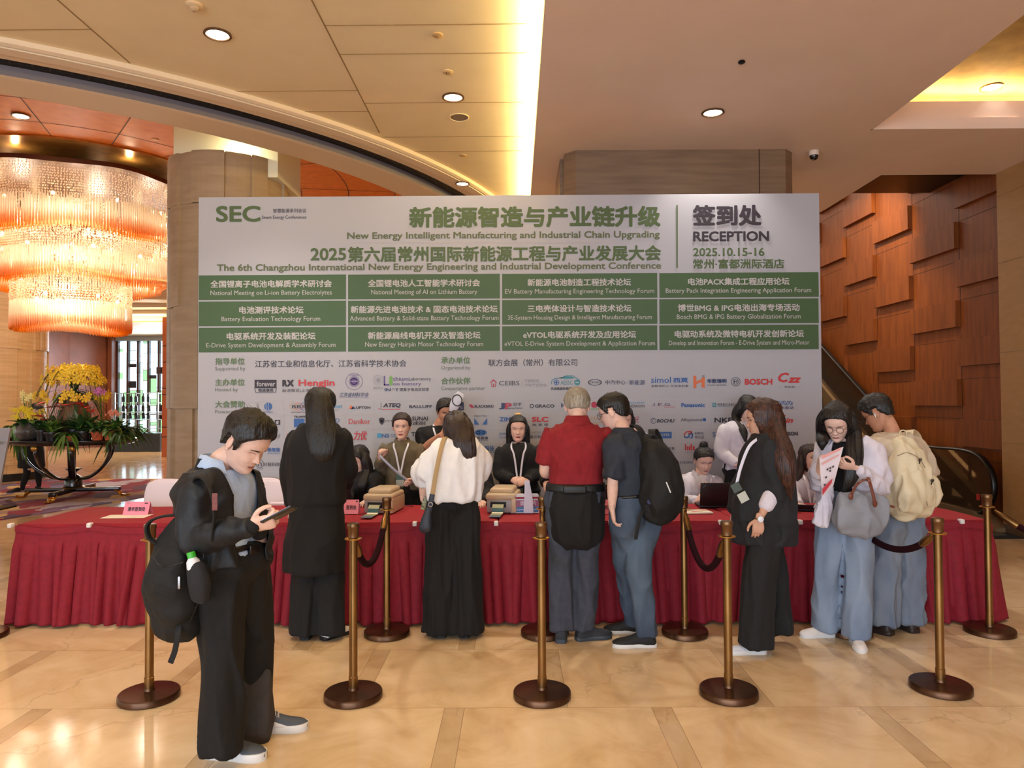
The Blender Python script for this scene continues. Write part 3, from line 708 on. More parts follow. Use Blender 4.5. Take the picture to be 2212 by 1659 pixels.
logo([('S', [(1191, 830), (1192, 822), (1198, 817.5), (1212, 816.5), (1224, 811), (1238, 811.5), (1246, 817), (1252, 822), (1252, 830)], 1.3, 't'), ('P', [(1206, 817), (1222, 812.5), (1236, 813), (1242, 817), (1224, 818.5)], 't'), ('R', 1202, 826, 6, 1.4, 'b'), ('S', [(1202, 822), (1202, 830)], 1.6, 'b'), ('S', [(1198, 826), (1206, 826)], 1.6, 'b'), ('D', 1246.5, 826, 6.3, 't'), ('Q', 1243, 825, 1250, 827, 'w'), ('T', 'AESSC', 1211, 822, 1237, 831, 't', .0), ('T', '先进能源系统技术联盟', 1190, 836.5, 1254, 842.5, 'k', .03)], 'partner_logo')
logo([('R', 1285, 826, 6.8, 1.1, 'k', 2.2), ('T', 'CATARC', 1274, 823.5, 1297, 828.5, 'k', .01), ('T', '中汽中心', 1307.5, 821, 1351, 831, 'k', .015), ('Q', 1355, 822, 1355.6, 830, 'y'), ('T', '新能源', 1359, 821, 1393, 831.5, 'n', .015)], 'partner_logo')
logo([('T', 'simol', 1406, 814, 1449, 827.5, 'b', .015), ('T', '西莫', 1454, 816, 1486, 826.5, 'b', .03), ('T', '凝聚电机人 尽谈电机事', 1406, 831.5, 1487, 836.5, 'k', 0)], 'partner_logo')
logo([('P', [(1497, 811), (1504, 813), (1504, 838), (1498, 839)], 'o'), ('P', [(1515, 817), (1522, 815), (1522, 838.5), (1515, 836)], 'o'), ('P', [(1504, 824), (1515, 819), (1515, 825), (1504, 830)], 'o'), ('Q', 1516, 810, 1522, 816, 'y'), ('T', '华数锦明', 1527, 818.5, 1569, 828, 'n', .04), ('T', 'HUASHU JINMING', 1527, 830.5, 1569, 834, 'k', .02)], 'partner_logo')
logo([('R', 1589, 824.5, 10, 1, 'k'), ('R', 1589, 824.5, 6.3, 1, 'k'), ('Q', 1585.5, 821, 1587, 828, 'k'), ('Q', 1591, 821, 1592.5, 828, 'k'), ('Q', 1586, 824, 1592, 825.2, 'k'), ('T', 'BOSCH', 1608.5, 818, 1668, 831.5, 'r', .05)], 'partner_logo')
logo([('T', 'C', 1680, 805, 1704, 826, 'r', .04, .2), ('T', 'zz', 1702, 815.5, 1730, 827, 'r', .05, .3), ('Q', 1680, 836, 1689, 836.5, 'y'), ('Q', 1722, 836, 1730, 836.5, 'y'), ('T', '车如如', 1694, 833.5, 1717, 838, 'k', .0)], 'partner_logo')
# sponsor grid: thin frames and logos
fr = MB(); GX = lambda c: 548.5+65.56*c
def GY(r, x): return 866+31.0*r-.0048*(x-548)
for c in range(18):
    for r in range(5):
        x = GX(c); y = GY(r, x); w = 62.5; h = 28.5; e = .55
        for q in ((x, y, x+w, y+e), (x, y+h, x+w, y+h+e), (x, y, x+e, y+h), (x+w-e, y, x+w, y+h)): quad_px(fr, *q)
fr.build('sponsor_grid', mat('print_frame', (190, 184, 184), .6), bt_, fix=False)
def L(c, r, *items):
    "items in cell coordinates (0..62.5, 0..28.5)"
    x = GX(c); y = GY(r, x); out = []
    for it in items:
        k = it[0]
        if k == 'T': out.append(('T', it[1], x+it[2], y+it[3], x+it[4], y+it[5])+it[6:])
        elif k == 'Q': out.append(('Q', x+it[1], y+it[2], x+it[3], y+it[4], it[5]))
        elif k in 'RD': out.append((k, x+it[1], y+it[2])+it[3:])
        else: out.append((k, [(x+a, y+b) for a, b in it[1]])+it[2:])
    logo(out)
L(0, 0, ('D', 31, 12, 8.5, 'b'), ('S', [(27, 5), (26, 12), (29, 19)], 1.2, 'w'), ('S', [(32, 4), (31, 12), (33, 20)], 1.2, 'w'), ('T', 'COMAU', 21, 22, 41, 26, 'b', 0))
L(1, 0, ('R', 20, 12.5, 8.5, 1, 'g'), ('R', 31, 12.5, 8.5, 1, 'o'), ('R', 42, 12.5, 8.5, 1, 'b'), ('T', 'BBS', 17, 9, 45, 16.5, 'k', .02), ('T', 'AUTOMATION', 15, 23.5, 46, 26.5, 'k', .0))
L(2, 0, ('T', 'mat', 40, 9, 60, 16, 'c', .02), ('T', 'tech', 40, 19, 52, 21.5, 'y'))
L(3, 0, ('P', [(8, 18), (13, 9), (18, 18)], 'o'), ('P', [(13, 18), (18, 12), (23, 18)], 'n'), ('T', 'UPTON', 24, 12.5, 55, 18, 'k', .03))
L(4, 0, ('T', 'ATEQ', 17, 6, 55, 16.5, 'k', .05, .2), ('Q', 7, 17, 10, 19, 'r'), ('Q', 14, 18.5, 54, 20, 'r'), ('Q', 12, 5, 12.8, 21, 'k'))
L(5, 0, ('T', 'BALLUFF', 8, 10.5, 57, 17, 'k', .03))
L(6, 0, ('Q', 40, 5, 60, 22, 'n'), ('T', 'KS', 43, 14, 58, 20, 'w', .02))
L(7, 0, ('P', [(5, 10), (12, 10), (18, 17), (10, 17)], 'm'), ('T', 'BLACKBIRD', 18, 11, 59, 17, 'k', .035))
L(8, 0, ('T', 'J', 5, 7, 18, 20.5, 'n', .05), ('T', 'P', 17, 7, 33, 20.5, 'm', .05), ('T', '剑平', 35, 6, 54, 14, 'k', .02), ('T', 'Balancing Machine', 21, 16.5, 55, 20.5, 'k', .02))
L(9, 0, ('R', 10, 14, 4.6, 1.6, 'k'), ('T', 'GRACO', 17, 10.5, 59, 17.5, 'k', .04))
L(10, 0, ('T', 'H', 8, 8, 18, 17, 'n', .04))
L(11, 0, ('T', 'e', 7, 5, 20, 18.5, 'm', .08), ('T', '电', 21, 7, 33, 18, 'k', .05), ('Q', 7, 20, 34, 21.5, 'l'))
L(12, 0, ('T', '海克斯康', 22, 6, 57, 9.5, 'c', 0), ('T', 'HEXAGON', 24, 12, 57, 18, 'k', .02))
L(13, 0, ('T', 'I P G', 11, 9, 46, 14.5, 'n', .01), ('Q', 5, 14.4, 52, 14.9, 'r'), ('Q', 24, 4, 24.5, 20, 'r'), ('T', 'PHOTONICS', 34, 16.5, 57, 19, 'r', 0))
L(14, 0, ('T', 'Panasonic', 5, 9, 56, 18, 'b', .04))
L(15, 0, ('Q', 7, 9, 15, 18, 't'), ('T', 'R', 9, 10.5, 14, 16, 'w', .02), ('T', 'REECHI', 18, 10, 52, 15.5, 'k', .01), ('Q', 18, 17, 50, 17.5, 't'), ('T', '瑞驰', 53, 9, 57, 17, 'y', 0))
L(17, 0, ('S', [(12+i*.9, 10-4.5*math.sin(i*.47)) for i in range(42)], 1.1, 'b'), ('S', [(12+i*.9, 10+4.5*math.sin(i*.47+.9)) for i in range(42)], 1.1, 'b'), ('T', '牛米驱动', 12, 17, 51, 23.5, 'n', .02))
L(0, 1, ('Q', 28, 12, 43, 21, 'r'), ('Q', 45, 10, 57, 21, 'k'), ('P', [(49, 19), (48, 14), (52, 11.5), (55, 15), (52, 16), (54, 19)], 'w'))
L(1, 1, ('T', 'TRUMPF', 21, 1.5, 46, 6, 'k', .04), ('Q', 21, 7.5, 44, 26, 'b'))
L(2, 1, ('T', 'DATO', 22, 7, 54, 17, 'b', .02), ('T', '大通激光', 22, 20, 50, 23.5, 'y'))
L(3, 1, ('T', 'Danikor', 8, 8.5, 55, 20, 'r', .02))
L(4, 1, ('P', [(8, 8), (14, 6), (20, 8), (19, 17), (14, 22), (9, 17)], 'k'), ('P', [(10, 11), (14, 13), (18, 11), (14, 17)], 'w'), ('T', 'LMI TEC', 21, 11.5, 45, 15, 'k', .0))
L(5, 1, ('T', 'SUNAI', 14, 4, 48, 13, 'k', .03), ('T', '速耐', 14, 14.5, 44, 23, 'k', .02))
L(7, 1, ('T', 'PRECITEC', 17, 2.5, 45, 5.5, 'k', .01), ('P', [(17, 8), (17, 22.5), (28, 22.5)], 'b'), ('P', [(20, 8), (42, 8), (31, 20)], 'w'), ('P', [(45, 8), (45, 22.5), (34, 22.5)], 'b'))
L(8, 1, ('T', 'ZIM', 6, 6.5, 30, 16, 'b', .03))
L(9, 1, ('T', 'SLC', 10, 6, 46, 17.5, 'r', .05), ('T', '施 莱 格', 11, 20.5, 46, 26, 'k', .0))
L(11, 1, ('T', 'MARV', 6, 6, 42, 14, 'g', .02), ('T', '迈睿科技', 6, 17, 38, 22.5, 'g', .0))
L(12, 1, ('T', 'SIC', 26, 7, 44, 14, 'm', .02), ('T', 'KING', 32, 16.5, 44, 20, 'm', .02), ('S', [(44, 6), (42, 14), (36, 14)], .8, 'm'))
L(13, 1, ('R', 10.5, 16, 6.2, 1, 'n'), ('S', [(7, 20), (10, 13), (14, 11)], 1, 'n'), ('T', 'BOCHU', 18, 12.5, 56, 20, 'k', .04, .15))
L(14, 1, ('T', 'ARaymond', 4, 11, 50, 20, 'k', .0), ('D', 55, 14, 3.6, 'b'), ('R', 55, 14, 2.2, .6, 'w'))
L(15, 1, ('T', 'NKE', 11, 10, 50, 20.5, 'k', .03))
L(17, 1, ('T', 'X', 14, 5, 34, 23, 'r', .03, .3), ('T', 'in', 33, 11, 50, 22, 'r', .04, .3))
L(0, 2, ('T', 'LI', 40, 9, 57, 19, 'y', .03, .2))
L(1, 2, ('T', 'T', 4, 9, 10, 14, 'o', .03))
L(3, 2, ('T', '力优', 18, 4, 48, 24, 'r', .03, .15))
L(4, 2, ('T', 'NS', 14, 10, 30, 18.5, 'b', .03), ('Q', 4, 9, 13, 19, 'c'), ('T', '天津', 33, 10, 44, 14.5, 'b', .0), ('T', 'TIANJIN', 33, 16, 44, 18, 'b'))
L(5, 2, ('T', 'T', 12, 7, 21, 16, 'k', .04))
L(7, 2, ('D', 31, 8.5, 6.5, 'b', 2.0), ('R', 26, 8.5, 4, 1.2, 'w'), ('R', 37, 8.5, 3, 1, 'w'), ('T', '菲烁易维', 14, 17, 47, 24, 'k', .03), ('T', 'Phgsoft Evision', 15, 25, 47, 27.2, 'k', .02))
L(8, 2, ('T', 'JWFR', 5, 9, 36, 16, 'b', .01), ('T', '华罗里西', 5, 18, 40, 21.5, 'b', .0))
L(9, 2, ('T', 'CHENKO', 5, 6.5, 38, 12, 'y', .0), ('T', '晨控智能', 5, 15, 40, 22, 'k', .0))
L(13, 2, ('Q', 11, 9, 50, 23, 'b'), ('T', 'GOIZPER', 15, 12.5, 46, 18.5, 'w', .02))
L(14, 2, ('S', [(11, 18), (12, 13), (17, 9), (26, 8), (28, 11), (20, 13)], 2.4, 'r'), ('S', [(11, 19), (16, 22), (22, 20), (22, 14)], 3, 'b'), ('S', [(24, 14), (29, 13), (29, 21), (25, 23)], 3, 'b'), ('T', '胜牌科技', 34, 10, 53, 15, 'k', .01), ('T', 'WIN ROLLER', 34, 17, 54, 24, 'k', .0))
L(15, 2, ('T', 'SINI', 7, 10, 34, 20, 'b', .0))
L(17, 2, ('T', 'CESSION', 20, 10, 60, 18.5, 'k', .05))
L(0, 3, ('T', '数智能', 30, 8, 57, 17, 'b', .03), ('T', 'INTELLIGENCE', 30, 19, 57, 21.5, 'b', .0))
L(3, 3, ('R', 35, 11, 7, 2, 'b'), ('Q', 30, 10, 40, 12, 'b'), ('T', '气自', 30, 19, 45, 23, 'k', .0), ('Q', 25, 24, 45, 24.6, 'b'))
L(7, 3, ('T', '机渡科技', 19, 6, 60, 18, 'b', .03), ('T', 'JUDU TECH', 22, 19, 60, 23, 'b', .02))
L(13, 3, ('T', 'ENDER', 22, 11, 57, 17.5, 'k', .01), ('T', 's for your success', 24, 20, 57, 22.5, 'k', .01))
L(14, 3, ('Q', 13, 4.5, 15.5, 18, 'r'), ('Q', 17, 9, 19.5, 18, 'r'), ('Q', 21, 9, 24, 18, 'r'), ('Q', 25, 4.5, 28, 18, 'r'), ('Q', 30, 9, 34, 18, 'r'), ('T', 'inspired by', 14, 21, 30, 23.5, 'k', 0))
L(15, 3, ('T', 'AEC', 4, 15, 24, 20, 'n', .02))
L(17, 3, ('T', '锋元', 20, 7, 50, 18, 'r', .03), ('T', 'Robofan', 22, 20, 51, 24, 'r', .0))
L(0, 4, ('R', 13, 12, 8.5, 1, 'k'), ('T', 'n', 9, 8, 17, 17, 'k', .0), ('T', '日联科技', 22, 9, 57, 17.5, 'k', .01), ('T', 'UNICOMP', 6, 22, 20, 24, 'k', 0))
L(3, 4, ('T', '力铭', 30, 10, 57, 18, 'y', .0, .2))
L(7, 4, ('T', '工业出版社', 22, 6, 54, 11.5, 'k', .01), ('T', 'Electronic Industry Press', 20, 14, 60, 16.5, 'k', .01))
L(13, 4, ('T', '翼', 49, 7, 57, 17, 'k', .05))
L(14, 4, ('T', 'STROPO', 2, 11, 30, 16, 'n', .01))
# ================================================================ draped tables, skirt, clips
TX0, TX1, TY0, TY1, TZ = -3.80, 3.58, 5.46, 6.34, .76
M_cloth = mat('red_tablecloth', (160, 26, 38), .85, noisec=(148, 22, 33), nscale=40, bump=.08, bscale=300)
M_skirt = mat('red_skirt', (142, 18, 40), .8, noisec=(130, 14, 34), nscale=30, bump=.08, bscale=300, sheen=.15)
tb = thing('reception_table', 'long row of joined tables draped in red cloth with a pleated skirt', 'table', ((TX0+TX1)/2, (TY0+TY1)/2, 0))
edges = [TX0, -1.95, -.14, 1.68, TX1]
for i in range(4):
    a, b = edges[i], edges[i+1]; mb = MB(); nx, ny = 46, 12
    rnd = random.Random(i); vs = []; fs = []
    for j in range(ny+1):
        for k in range(nx+1):
            x = a+.004+(b-a-.008)*k/nx; y = TY0+(TY1-TY0)*j/ny
            z = TZ+.006*noise.noise(V((x*1.8, y*2.4, i)))+.004*noise.noise(V((x*6, y*5, i+3)))
            if k in (0, nx): z -= .006
            vs.append((x, y, z))
    n0 = len(vs)
    vs += [(v[0], v[1], TZ-.075) for v in vs[:]]
    for j in range(ny):
        for k in range(nx): q = j*(nx+1)+k; fs.append((q, q+1, q+nx+2, q+nx+1)); fs.append((n0+q, n0+q+nx+1, n0+q+nx+2, n0+q+1))
    for k in range(nx): fs.append((k, n0+k, n0+k+1, k+1)); q = ny*(nx+1)+k; fs.append((q, q+1, n0+q+1, n0+q))
    for j in range(ny): q = j*(nx+1); fs.append((q, q+nx+1, n0+q+nx+1, n0+q)); q += nx; fs.append((q, n0+q, n0+q+nx+1, q+nx+1))
    mb.add(vs, fs); mb.build('tablecloth', M_cloth, tb, True)
    for x in (a+.12, b-.12):
        for y in (TY0+.12, TY1-.1): MB().lathe([(.016, 0), (.016, TZ-.03)], (x, y, 0), 12).build('leg', mat('steel_leg', (120, 120, 120), .4, .8), tb, True)
clips = [PX(0, 0, -1)]
clip_px = [(27, 1131), (197, 1133), (897, 1127), (1072, 1125), (1318, 1122), (1555, 1118), (1726, 1120), (2073, 1115)]
clip_x = [P(a, b, TY0).x for a, b in clip_px]
# skirt: box pleats that swing out towards the hem
def skirt(pts, corner=0):
    "pts: polyline on the floor plan"
    seg_ = []; L = 0
    for a, b in zip(pts[:-1], pts[1:]): seg_.append((V(a), V(b), L)); L += (V(b)-V(a)).length
    n = int(L/.009); rnd = random.Random(5)
    ph = [0]; xs_ = 0; cuts = []
    while xs_ < L: w = rnd.uniform(.065, .12); cuts.append((xs_, w, rnd.uniform(.5, 1.9), rnd.uniform(-.07, .07))); xs_ += w
    rows = 26; grid = []
    for r in range(rows+1):
        h = r/rows; z = (TZ-.005)*(1-h)+.006*h; row = []; ci = 0
        for i in range(n+1):
            s_ = L*i/n
            while ci+1 < len(cuts) and cuts[ci+1][0] <= s_: ci += 1
            c0, w, am, sh = cuts[ci]
            t = (s_-c0)/w
            for a, b, l0 in seg_:
                if s_ <= l0+(b-a).length+1e-6: break
            d = (b-a).normalized(); nn = V((d.y, -d.x)); p = a+d*(s_-l0)
            clipd = min(abs(p.x-q) for q in clip_x) if abs(d.y) < .5 else .3
            sag = .030*min(1, clipd/.25)**.8 if r == 0 else .03*min(1, clipd/.25)**.8*(1-h)**3
            fold_ = (abs(math.sin(math.pi*t))**.55)
            env = min(1, max(0, (h-.10)/.12))
            amp = env*(.014+.040*h*am); out = .012+amp*fold_+.018*h+(.05*h*h if abs(d.y) > .5 else 0)
            swing = env*h*sh
            wig = .012*h*noise.noise(V((s_*3.1, h*2.2, 4)))
            p2 = p+nn*(out+wig)+d*swing
            hem = .012*noise.noise(V((s_*2.3, 9, 1)))+.012 if r == rows else 0
            row.append((p2.x, p2.y, z-sag+max(0, hem)))
        grid.append(row)
    mb = MB(); vs = [p for row in grid for p in row]; m = n+1
    mb.add(vs, [(r*m+i, r*m+i+1, (r+1)*m+i+1, (r+1)*m+i) for r in range(rows) for i in range(n)])
    return mb
mb = skirt([(TX0, TY1), (TX0, TY0), (TX1, TY0), (TX1, TY1)])
o = mb.build('skirt', M_skirt, tb, True, fix=False, ang=80)
md = o.modifiers.new('thickness', 'SOLIDIFY'); md.thickness = .002
# header band of the skirt
mb = MB(); vs = []; n = 260
for i in range(n+1):
    x = TX0+(TX1-TX0)*i/n; cdist = min(abs(x-q) for q in clip_x); sag = .030*min(1, cdist/.25)**.8
    for dz, dy in ((0, -.020), (-.045, -.024), (-.045, -.012), (0, -.012)): vs.append((x, TY0+dy, TZ-.002-sag+dz))
mb.add(vs, [(4*i+k, 4*i+(k+1) % 4, 4*i+4+(k+1) % 4, 4*i+4+k) for i in range(n) for k in range(4)])
mb.build('skirt_band', M_skirt, tb, True)
c0 = MB(); c0.rbox((-.016, -.034, -.030), (.016, .012, .004), .006); c0.torus((0, -.034, -.013), .009, .003, (0, 1, 0))
c0 = c0.build('table_clip', mat('clip_plastic', (232, 226, 222), .3), tb, True)
for i, ((px, py), x) in enumerate(zip(clip_px, clip_x)):
    o = c0 if i == 0 else c0.copy()
    if i: C.objects.link(o); o.parent = tb
    o.location = (x, TY0-.006, TZ+.004)
for i, m_ in enumerate((-2.6, -1.2)): pass
# ================================================================ stanchions and ropes
M_brass = mat('aged_brass', (150, 112, 66), .3, .9, noisec=(112, 82, 48), nscale=9, nstretch=(1, 1, .3))
M_base = mat('bronze_base', (98, 66, 44), .32, .75, noisec=(78, 52, 36), nscale=7)
M_rope = mat('velvet_rope', (40, 12, 20), .9, spec=.1, bump=.1, bscale=200)
def make_stanchion(x, y, label):
    t = thing('stanchion', label, 'stanchion', (x, y, 0), 'brass queue posts'); c = (x, y, 0)
    mb = MB(); mb.lathe([(.158, 0), (.163, .004), (.163, .034), (.158, .04), (.03, .047), (.027, .06)], c, 48); mb.build('base', M_base, t, True)
    mb = MB(); mb.lathe([(.026, .04), (.026, .12), (.0235, .122), (.0235, .905)], c, 24); mb.build('pole', M_brass, t, True)
    mb = MB(); mb.lathe([(.0235, .90), (.031, .905), (.031, .955), (.035, .96), (.035, .975), (.032, .985), (.002, .988)], c, 28); mb.build('cap', mat('brass_cap', (124, 92, 62), .35, .85), t, True)
    mb = MB(); mb.torus((x, y, .898), .046, .0035, n=36); 
    for a in range(4): mb.tube([V((x+.024*math.cos(a*math.pi/2), y+.024*math.sin(a*math.pi/2), .898)), V((x+.046*math.cos(a*math.pi/2), y+.046*math.sin(a*math.pi/2), .898))], .0025, n=6, k=1)
    mb.build('hook_ring', mat('bright_brass', (206, 160, 88), .25, .95), t, True)
    return t
posts = {}
spec = [('f1', -2.09, 4.10, 'brass queue post in the front row, leftmost, behind the black backpack'),
 ('f2', -.93, 4.10, 'brass queue post in the front row, right of the man with the phone'),
 ('f3', .14, 4.10, 'brass queue post in the front row, in the middle of the picture'),
 ('f4', 1.20, 4.12, 'brass queue post in the front row, left of the woman in the black suit'),
 ('f5', 2.44, 4.19, 'brass queue post in the front row, rightmost, by the jeans pair'),
 ('b2', -.935, 5.19, 'brass queue post close to the table, left of the woman in the white blouse'),
 ('b3', .19, 5.18, 'brass queue post close to the table, behind the middle front post'),
 ('b4', 1.20, 5.18, 'brass queue post close to the table, under the black backpack of the polo man'),
 ('b5', 2.37, 5.19, 'brass queue post close to the table, mostly hidden behind the woman reading'),
 ('b6', 3.38, 5.19, 'brass queue post at the right end of the red table'),
 ('b0', -3.84, 5.17, 'brass queue post at the left edge of the picture, only its base showing')]
for k, x, y, lab_ in spec:
    if not posts: posts[k] = make_stanchion(x, y, lab_); continue
    o = copy_tree(posts['f1']); o.location = (x, y, 0); o['label'] = lab_; posts[k] = o
def rope(a, b, low, label, r=.021):
    a, b = V(a), V(b); n = 14; pts = []
    d0 = (b-a); d0.z = 0; d0.normalize(); a = a+d0*.05; b = b-d0*.05
    for i in range(n+1):
        t = i/n; p = a.lerp(b, t); p.z = p.z-(4*t*(1-t))**.85*low; pts.append(p)
    t = thing('rope', label, 'rope', ((a.x+b.x)/2, (a.y+b.y)/2, 0), 'velvet queue ropes')
    MB().tube(pts[1:-1], r, (0, 0, 1), 12, 2).build('velvet', M_rope, t, True)
    MB().tube([pts[0], pts[0].lerp(pts[1], .6), pts[1].lerp(pts[2], .35)], [.010, .024, .024], (0, 0, 1), 12, 2).build('ferrule', M_brass, t, True); mb = MB(); mb.tube([pts[-1], pts[-1].lerp(pts[-2], .6), pts[-2].lerp(pts[-3], .35)], [.010, .024, .024], (0, 0, 1), 12, 2)
    mb.build('ferrule', M_brass, t, True)
z = .875
rope((-.93, 4.10, z), (-.935, 5.19, z), .23, 'dark velvet rope sagging between the two posts left of the white blouse')
rope((.14, 4.10, z), (.19, 5.18, z), .30, 'dark velvet rope seen end on behind the middle front post')
rope((1.20, 4.12, z), (1.20, 5.18, z), .27, 'dark velvet rope sagging right of the hanging black backpack')
rope((2.44, 4.19, z), (2.37, 5.19, z), .16, 'dark velvet rope curving behind the grey tote bag')
rope((3.38, 5.19, z), (4.35, 4.2, z), .22, 'dark velvet rope leaving the right edge of the picture')
# ================================================================ things on the table
def tz(): return TZ+.006
def tabp(px, py): return PZ(px, py, TZ)
# name card tents
M_pink = mat('pink_card', (232, 138, 160), .6); M_paper = mat('paper_sheet', (236, 224, 202), .7)
def tent(px, py, w, h, text, label, rot=0, ink=True):
    p = tabp(px, py); t = thing('name_card', label, 'sign', (p.x, p.y, TZ+.004)); z = TZ+.006
    mx = Matrix.Translation((p.x, p.y, z)) @ Matrix.Rotation(rot, 4, 'Z')
    mb = MB(); th = .002; d = .045
    prof = [(0-d, 0), (-d+th, 0), (0, h-th*2), (d-th, 0), (d, 0), (0, h)]
    vs = [(-w/2, a, b) for a, b in prof]+[(w/2, a, b) for a, b in prof]; n = 6
    mb.add(vs, [(0, 1, 2, 5), (5, 2, 3, 4), (6, 11, 8, 7), (11, 10, 9, 8)]+[(i, (i+1) % n, n+(i+1) % n, n+i) for i in range(n)], 0, mx)
    mb.build('card', M_pink, t)
    mb = MB(); s = V((0, d, h)); s.normalize(); q = lambda x, u: mx @ (V((x, -d, 0))+s*u*math.hypot(d, h)+V((0, -.0015, 0)))
    a = q(-w*.34, .30); puttext(mb, text, a, q(w*.36, .30)-a, q(-w*.34, .62)-a, 0, .03)
    a = q(-w*.42, .84); puttext(mb, 'SEC', a, q(-w*.28, .84)-a, q(-w*.42, .92)-a, 1, 0)
    a = q(w*.28, .84); mb.add([a, q(w*.42, .84), q(w*.42, .92), q(w*.28, .92)], [(0, 1, 2, 3)], 0)
    mb.build('lettering', [INK, GRYP], t, fix=False)
    return t
tent(298, 1113, .205, .105, '清华签到处', 'pink folded name card on a white sheet at the left of the table')
tent(1308, 1110, .20, .11, '签到处', 'pink folded name card between the red shirt and the navy polo')
tent(760, 1110, .12, .11, '签到处', 'pink folded name card half hidden by the long black coat')
def sheet(px, py, w, d, rot, label, m=M_paper, name='paper_sheet', th=.002, cat='paper'):
    p = tabp(px, py); mb = MB(); mb.box((-w/2, -d/2, 0), (w/2, d/2, th), 0, Matrix.Translation((p.x, p.y, TZ+.005)) @ Matrix.Rotation(rot, 4, 'Z'))
    return tag(mb.build(name, m), label, cat)
sheet(275, 1117, .34, .17, .05, 'cream paper sheet lying in front of the pink name card at left')
# badge printers
M_pr = mat('printer_beige', (196, 172, 142), .4); M_pr2 = mat('printer_grey', (150, 144, 142), .4)
def printer(px, py, label, glab, y=5.95):
    p = tabp(px, py); p.y = y; p.x = P(px, py, y).x; t = thing('badge_printer', label, 'printer', (p.x, p.y, TZ))
    mx = Matrix.Translation((p.x, p.y, TZ+.008)) @ Matrix.Rotation(-.12, 4, 'Z')
    MB().rbox((-.115, -.15, 0), (.115, .2, .11), .012, 0, mx).build('body', M_pr2, t, True)
    mb = MB(); mb.rbox((-.125, -.155, .10), (.125, .205, .155), .02, 0, mx); mb.rbox((-.10, -.11, .14), (.10, .18, .195), .03, 0, mx)
    mb.build('lid', M_pr, t, True)
    mb = MB(); mb.rbox((.085, -.157, 0), (.127, .207, .12), .01, 0, mx); mb.build('side_cover', M_pr, t, True)
    MB().box((-.085, -.152, .045), (.045, -.1495, .09), 0, mx).build('slot', M_black, t)
    # strip of printed badges coming out and folding onto the cloth
    b = thing('badge_strip', glab, 'badge', (p.x, p.y-.2, TZ), 'printed badge strips in front of the printers')
    path = [(-.148, .068), (-.185, .075), (-.215, .05), (-.225, .018), (-.245, .012), (-.33, .012), (-.40, .008)]
    for k in range(len(path)-1):
        (a0, z0), (a1, z1) = path[k], path[k+1]
        mb = MB(); mb.add([(-.06, a0, z0), (.03, a0, z0), (.03, a1, z1), (-.06, a1, z1), (-.06, a0, z0-.002), (.03, a0, z0-.002), (.03, a1, z1-.002), (-.06, a1, z1-.002)],
              [(0, 1, 2, 3), (7, 6, 5, 4), (0, 4, 5, 1), (1, 5, 6, 2), (2, 6, 7, 3), (3, 7, 4, 0)], 0, mx)
        if k == 0: badge_first = True
        mb.build('badge', (M_paper, mat('badge_olive', (150, 150, 116), .5), mat('badge_teal', (70, 106, 108), .5), M_paper, mat('badge_olive', (150, 150, 116), .5), mat('badge_slate', (96, 108, 122), .5))[k], b)
    return p
printer(828, 1090, 'beige badge printer on the table by the woman in olive shirt', 'strip of freshly printed badges in front of the left printer', 5.98)
printer(1087, 1090, 'beige badge printer on the table by the woman in black blazer', 'strip of freshly printed badges in front of the right printer', 5.98)
# acrylic sign holders with the printed request card
def sign_holder(px, py, w, h, zh, en, label, rot, mirror=False):
    p = tabp(px, py); t = thing('card_box', label, 'sign holder', (p.x, p.y, TZ)); mx = Matrix.Translation((p.x, p.y, TZ+.006)) @ Matrix.Rotation(rot, 4, 'Z')
    MB().box((-w/2, -.004, 0), (w/2, .10, h), 0, mx).build('box', mat('acrylic_white', (206, 208, 222), .15), t)
    mb = MB()
    mb.box((-w/2+.004, -.0055, h*.36), (w/2-.004, -.0045, h*.72), 0, mx); mb.box((-w/2+.004, -.0055, h*.06), (w/2-.004, -.0045, h*.36), 1, mx); mb.box((-w/2, -.0055, h*.80), (w/2, -.0045, h*.9), 2, mx)
    q = lambda x, u: mx @ V((x*w, -.0062, u*h))
    a = q(-.18, .42); puttext(mb, zh, a, q(.4, .42)-a, q(-.18, .70)-a, 3, .02)
    a = q(-.42, .14); puttext(mb, en, a, q(.42, .14)-a, q(-.42, .26)-a, 3, .0)
    mb.build('print', [mat('sign_mauve', (150, 84, 116), .4), mat('sign_blue', (60, 118, 176), .4), M_cloth, mat('sign_white', (230, 226, 236), .4)], t, fix=False)
sign_holder(1134, 1110, .225, .145, '请赐名片', 'please grant the name card', 'white and mauve card box with business card request by the middle posts', .06)
sign_holder(1706, 1108, .12, .15, '名片', 'name card', 'white and blue card box at the table edge behind the dark suit', -.12)
# bundle of folded lanyards standing by the box
mb = MB()
for i, dx in enumerate((-.03, -.012, .008, .026)):
    p = P(1142, 1068, 5.8); mb.tube([V((p.x+dx*1.0, 5.8, TZ+.012)), V((p.x+dx*.8, 5.8, TZ+.12)), V((p.x+dx*.35-.012, 5.8, TZ+.27))], [(.013, .003), (.012, .003), (.009, .003)], (1, 0, 0), 8, 3)
tag(mb.build('lanyard_bundle', mat('lanyard_white', (216, 218, 236), .6), None, True), 'bundle of white lanyards standing upright beside the card box', 'lanyards')
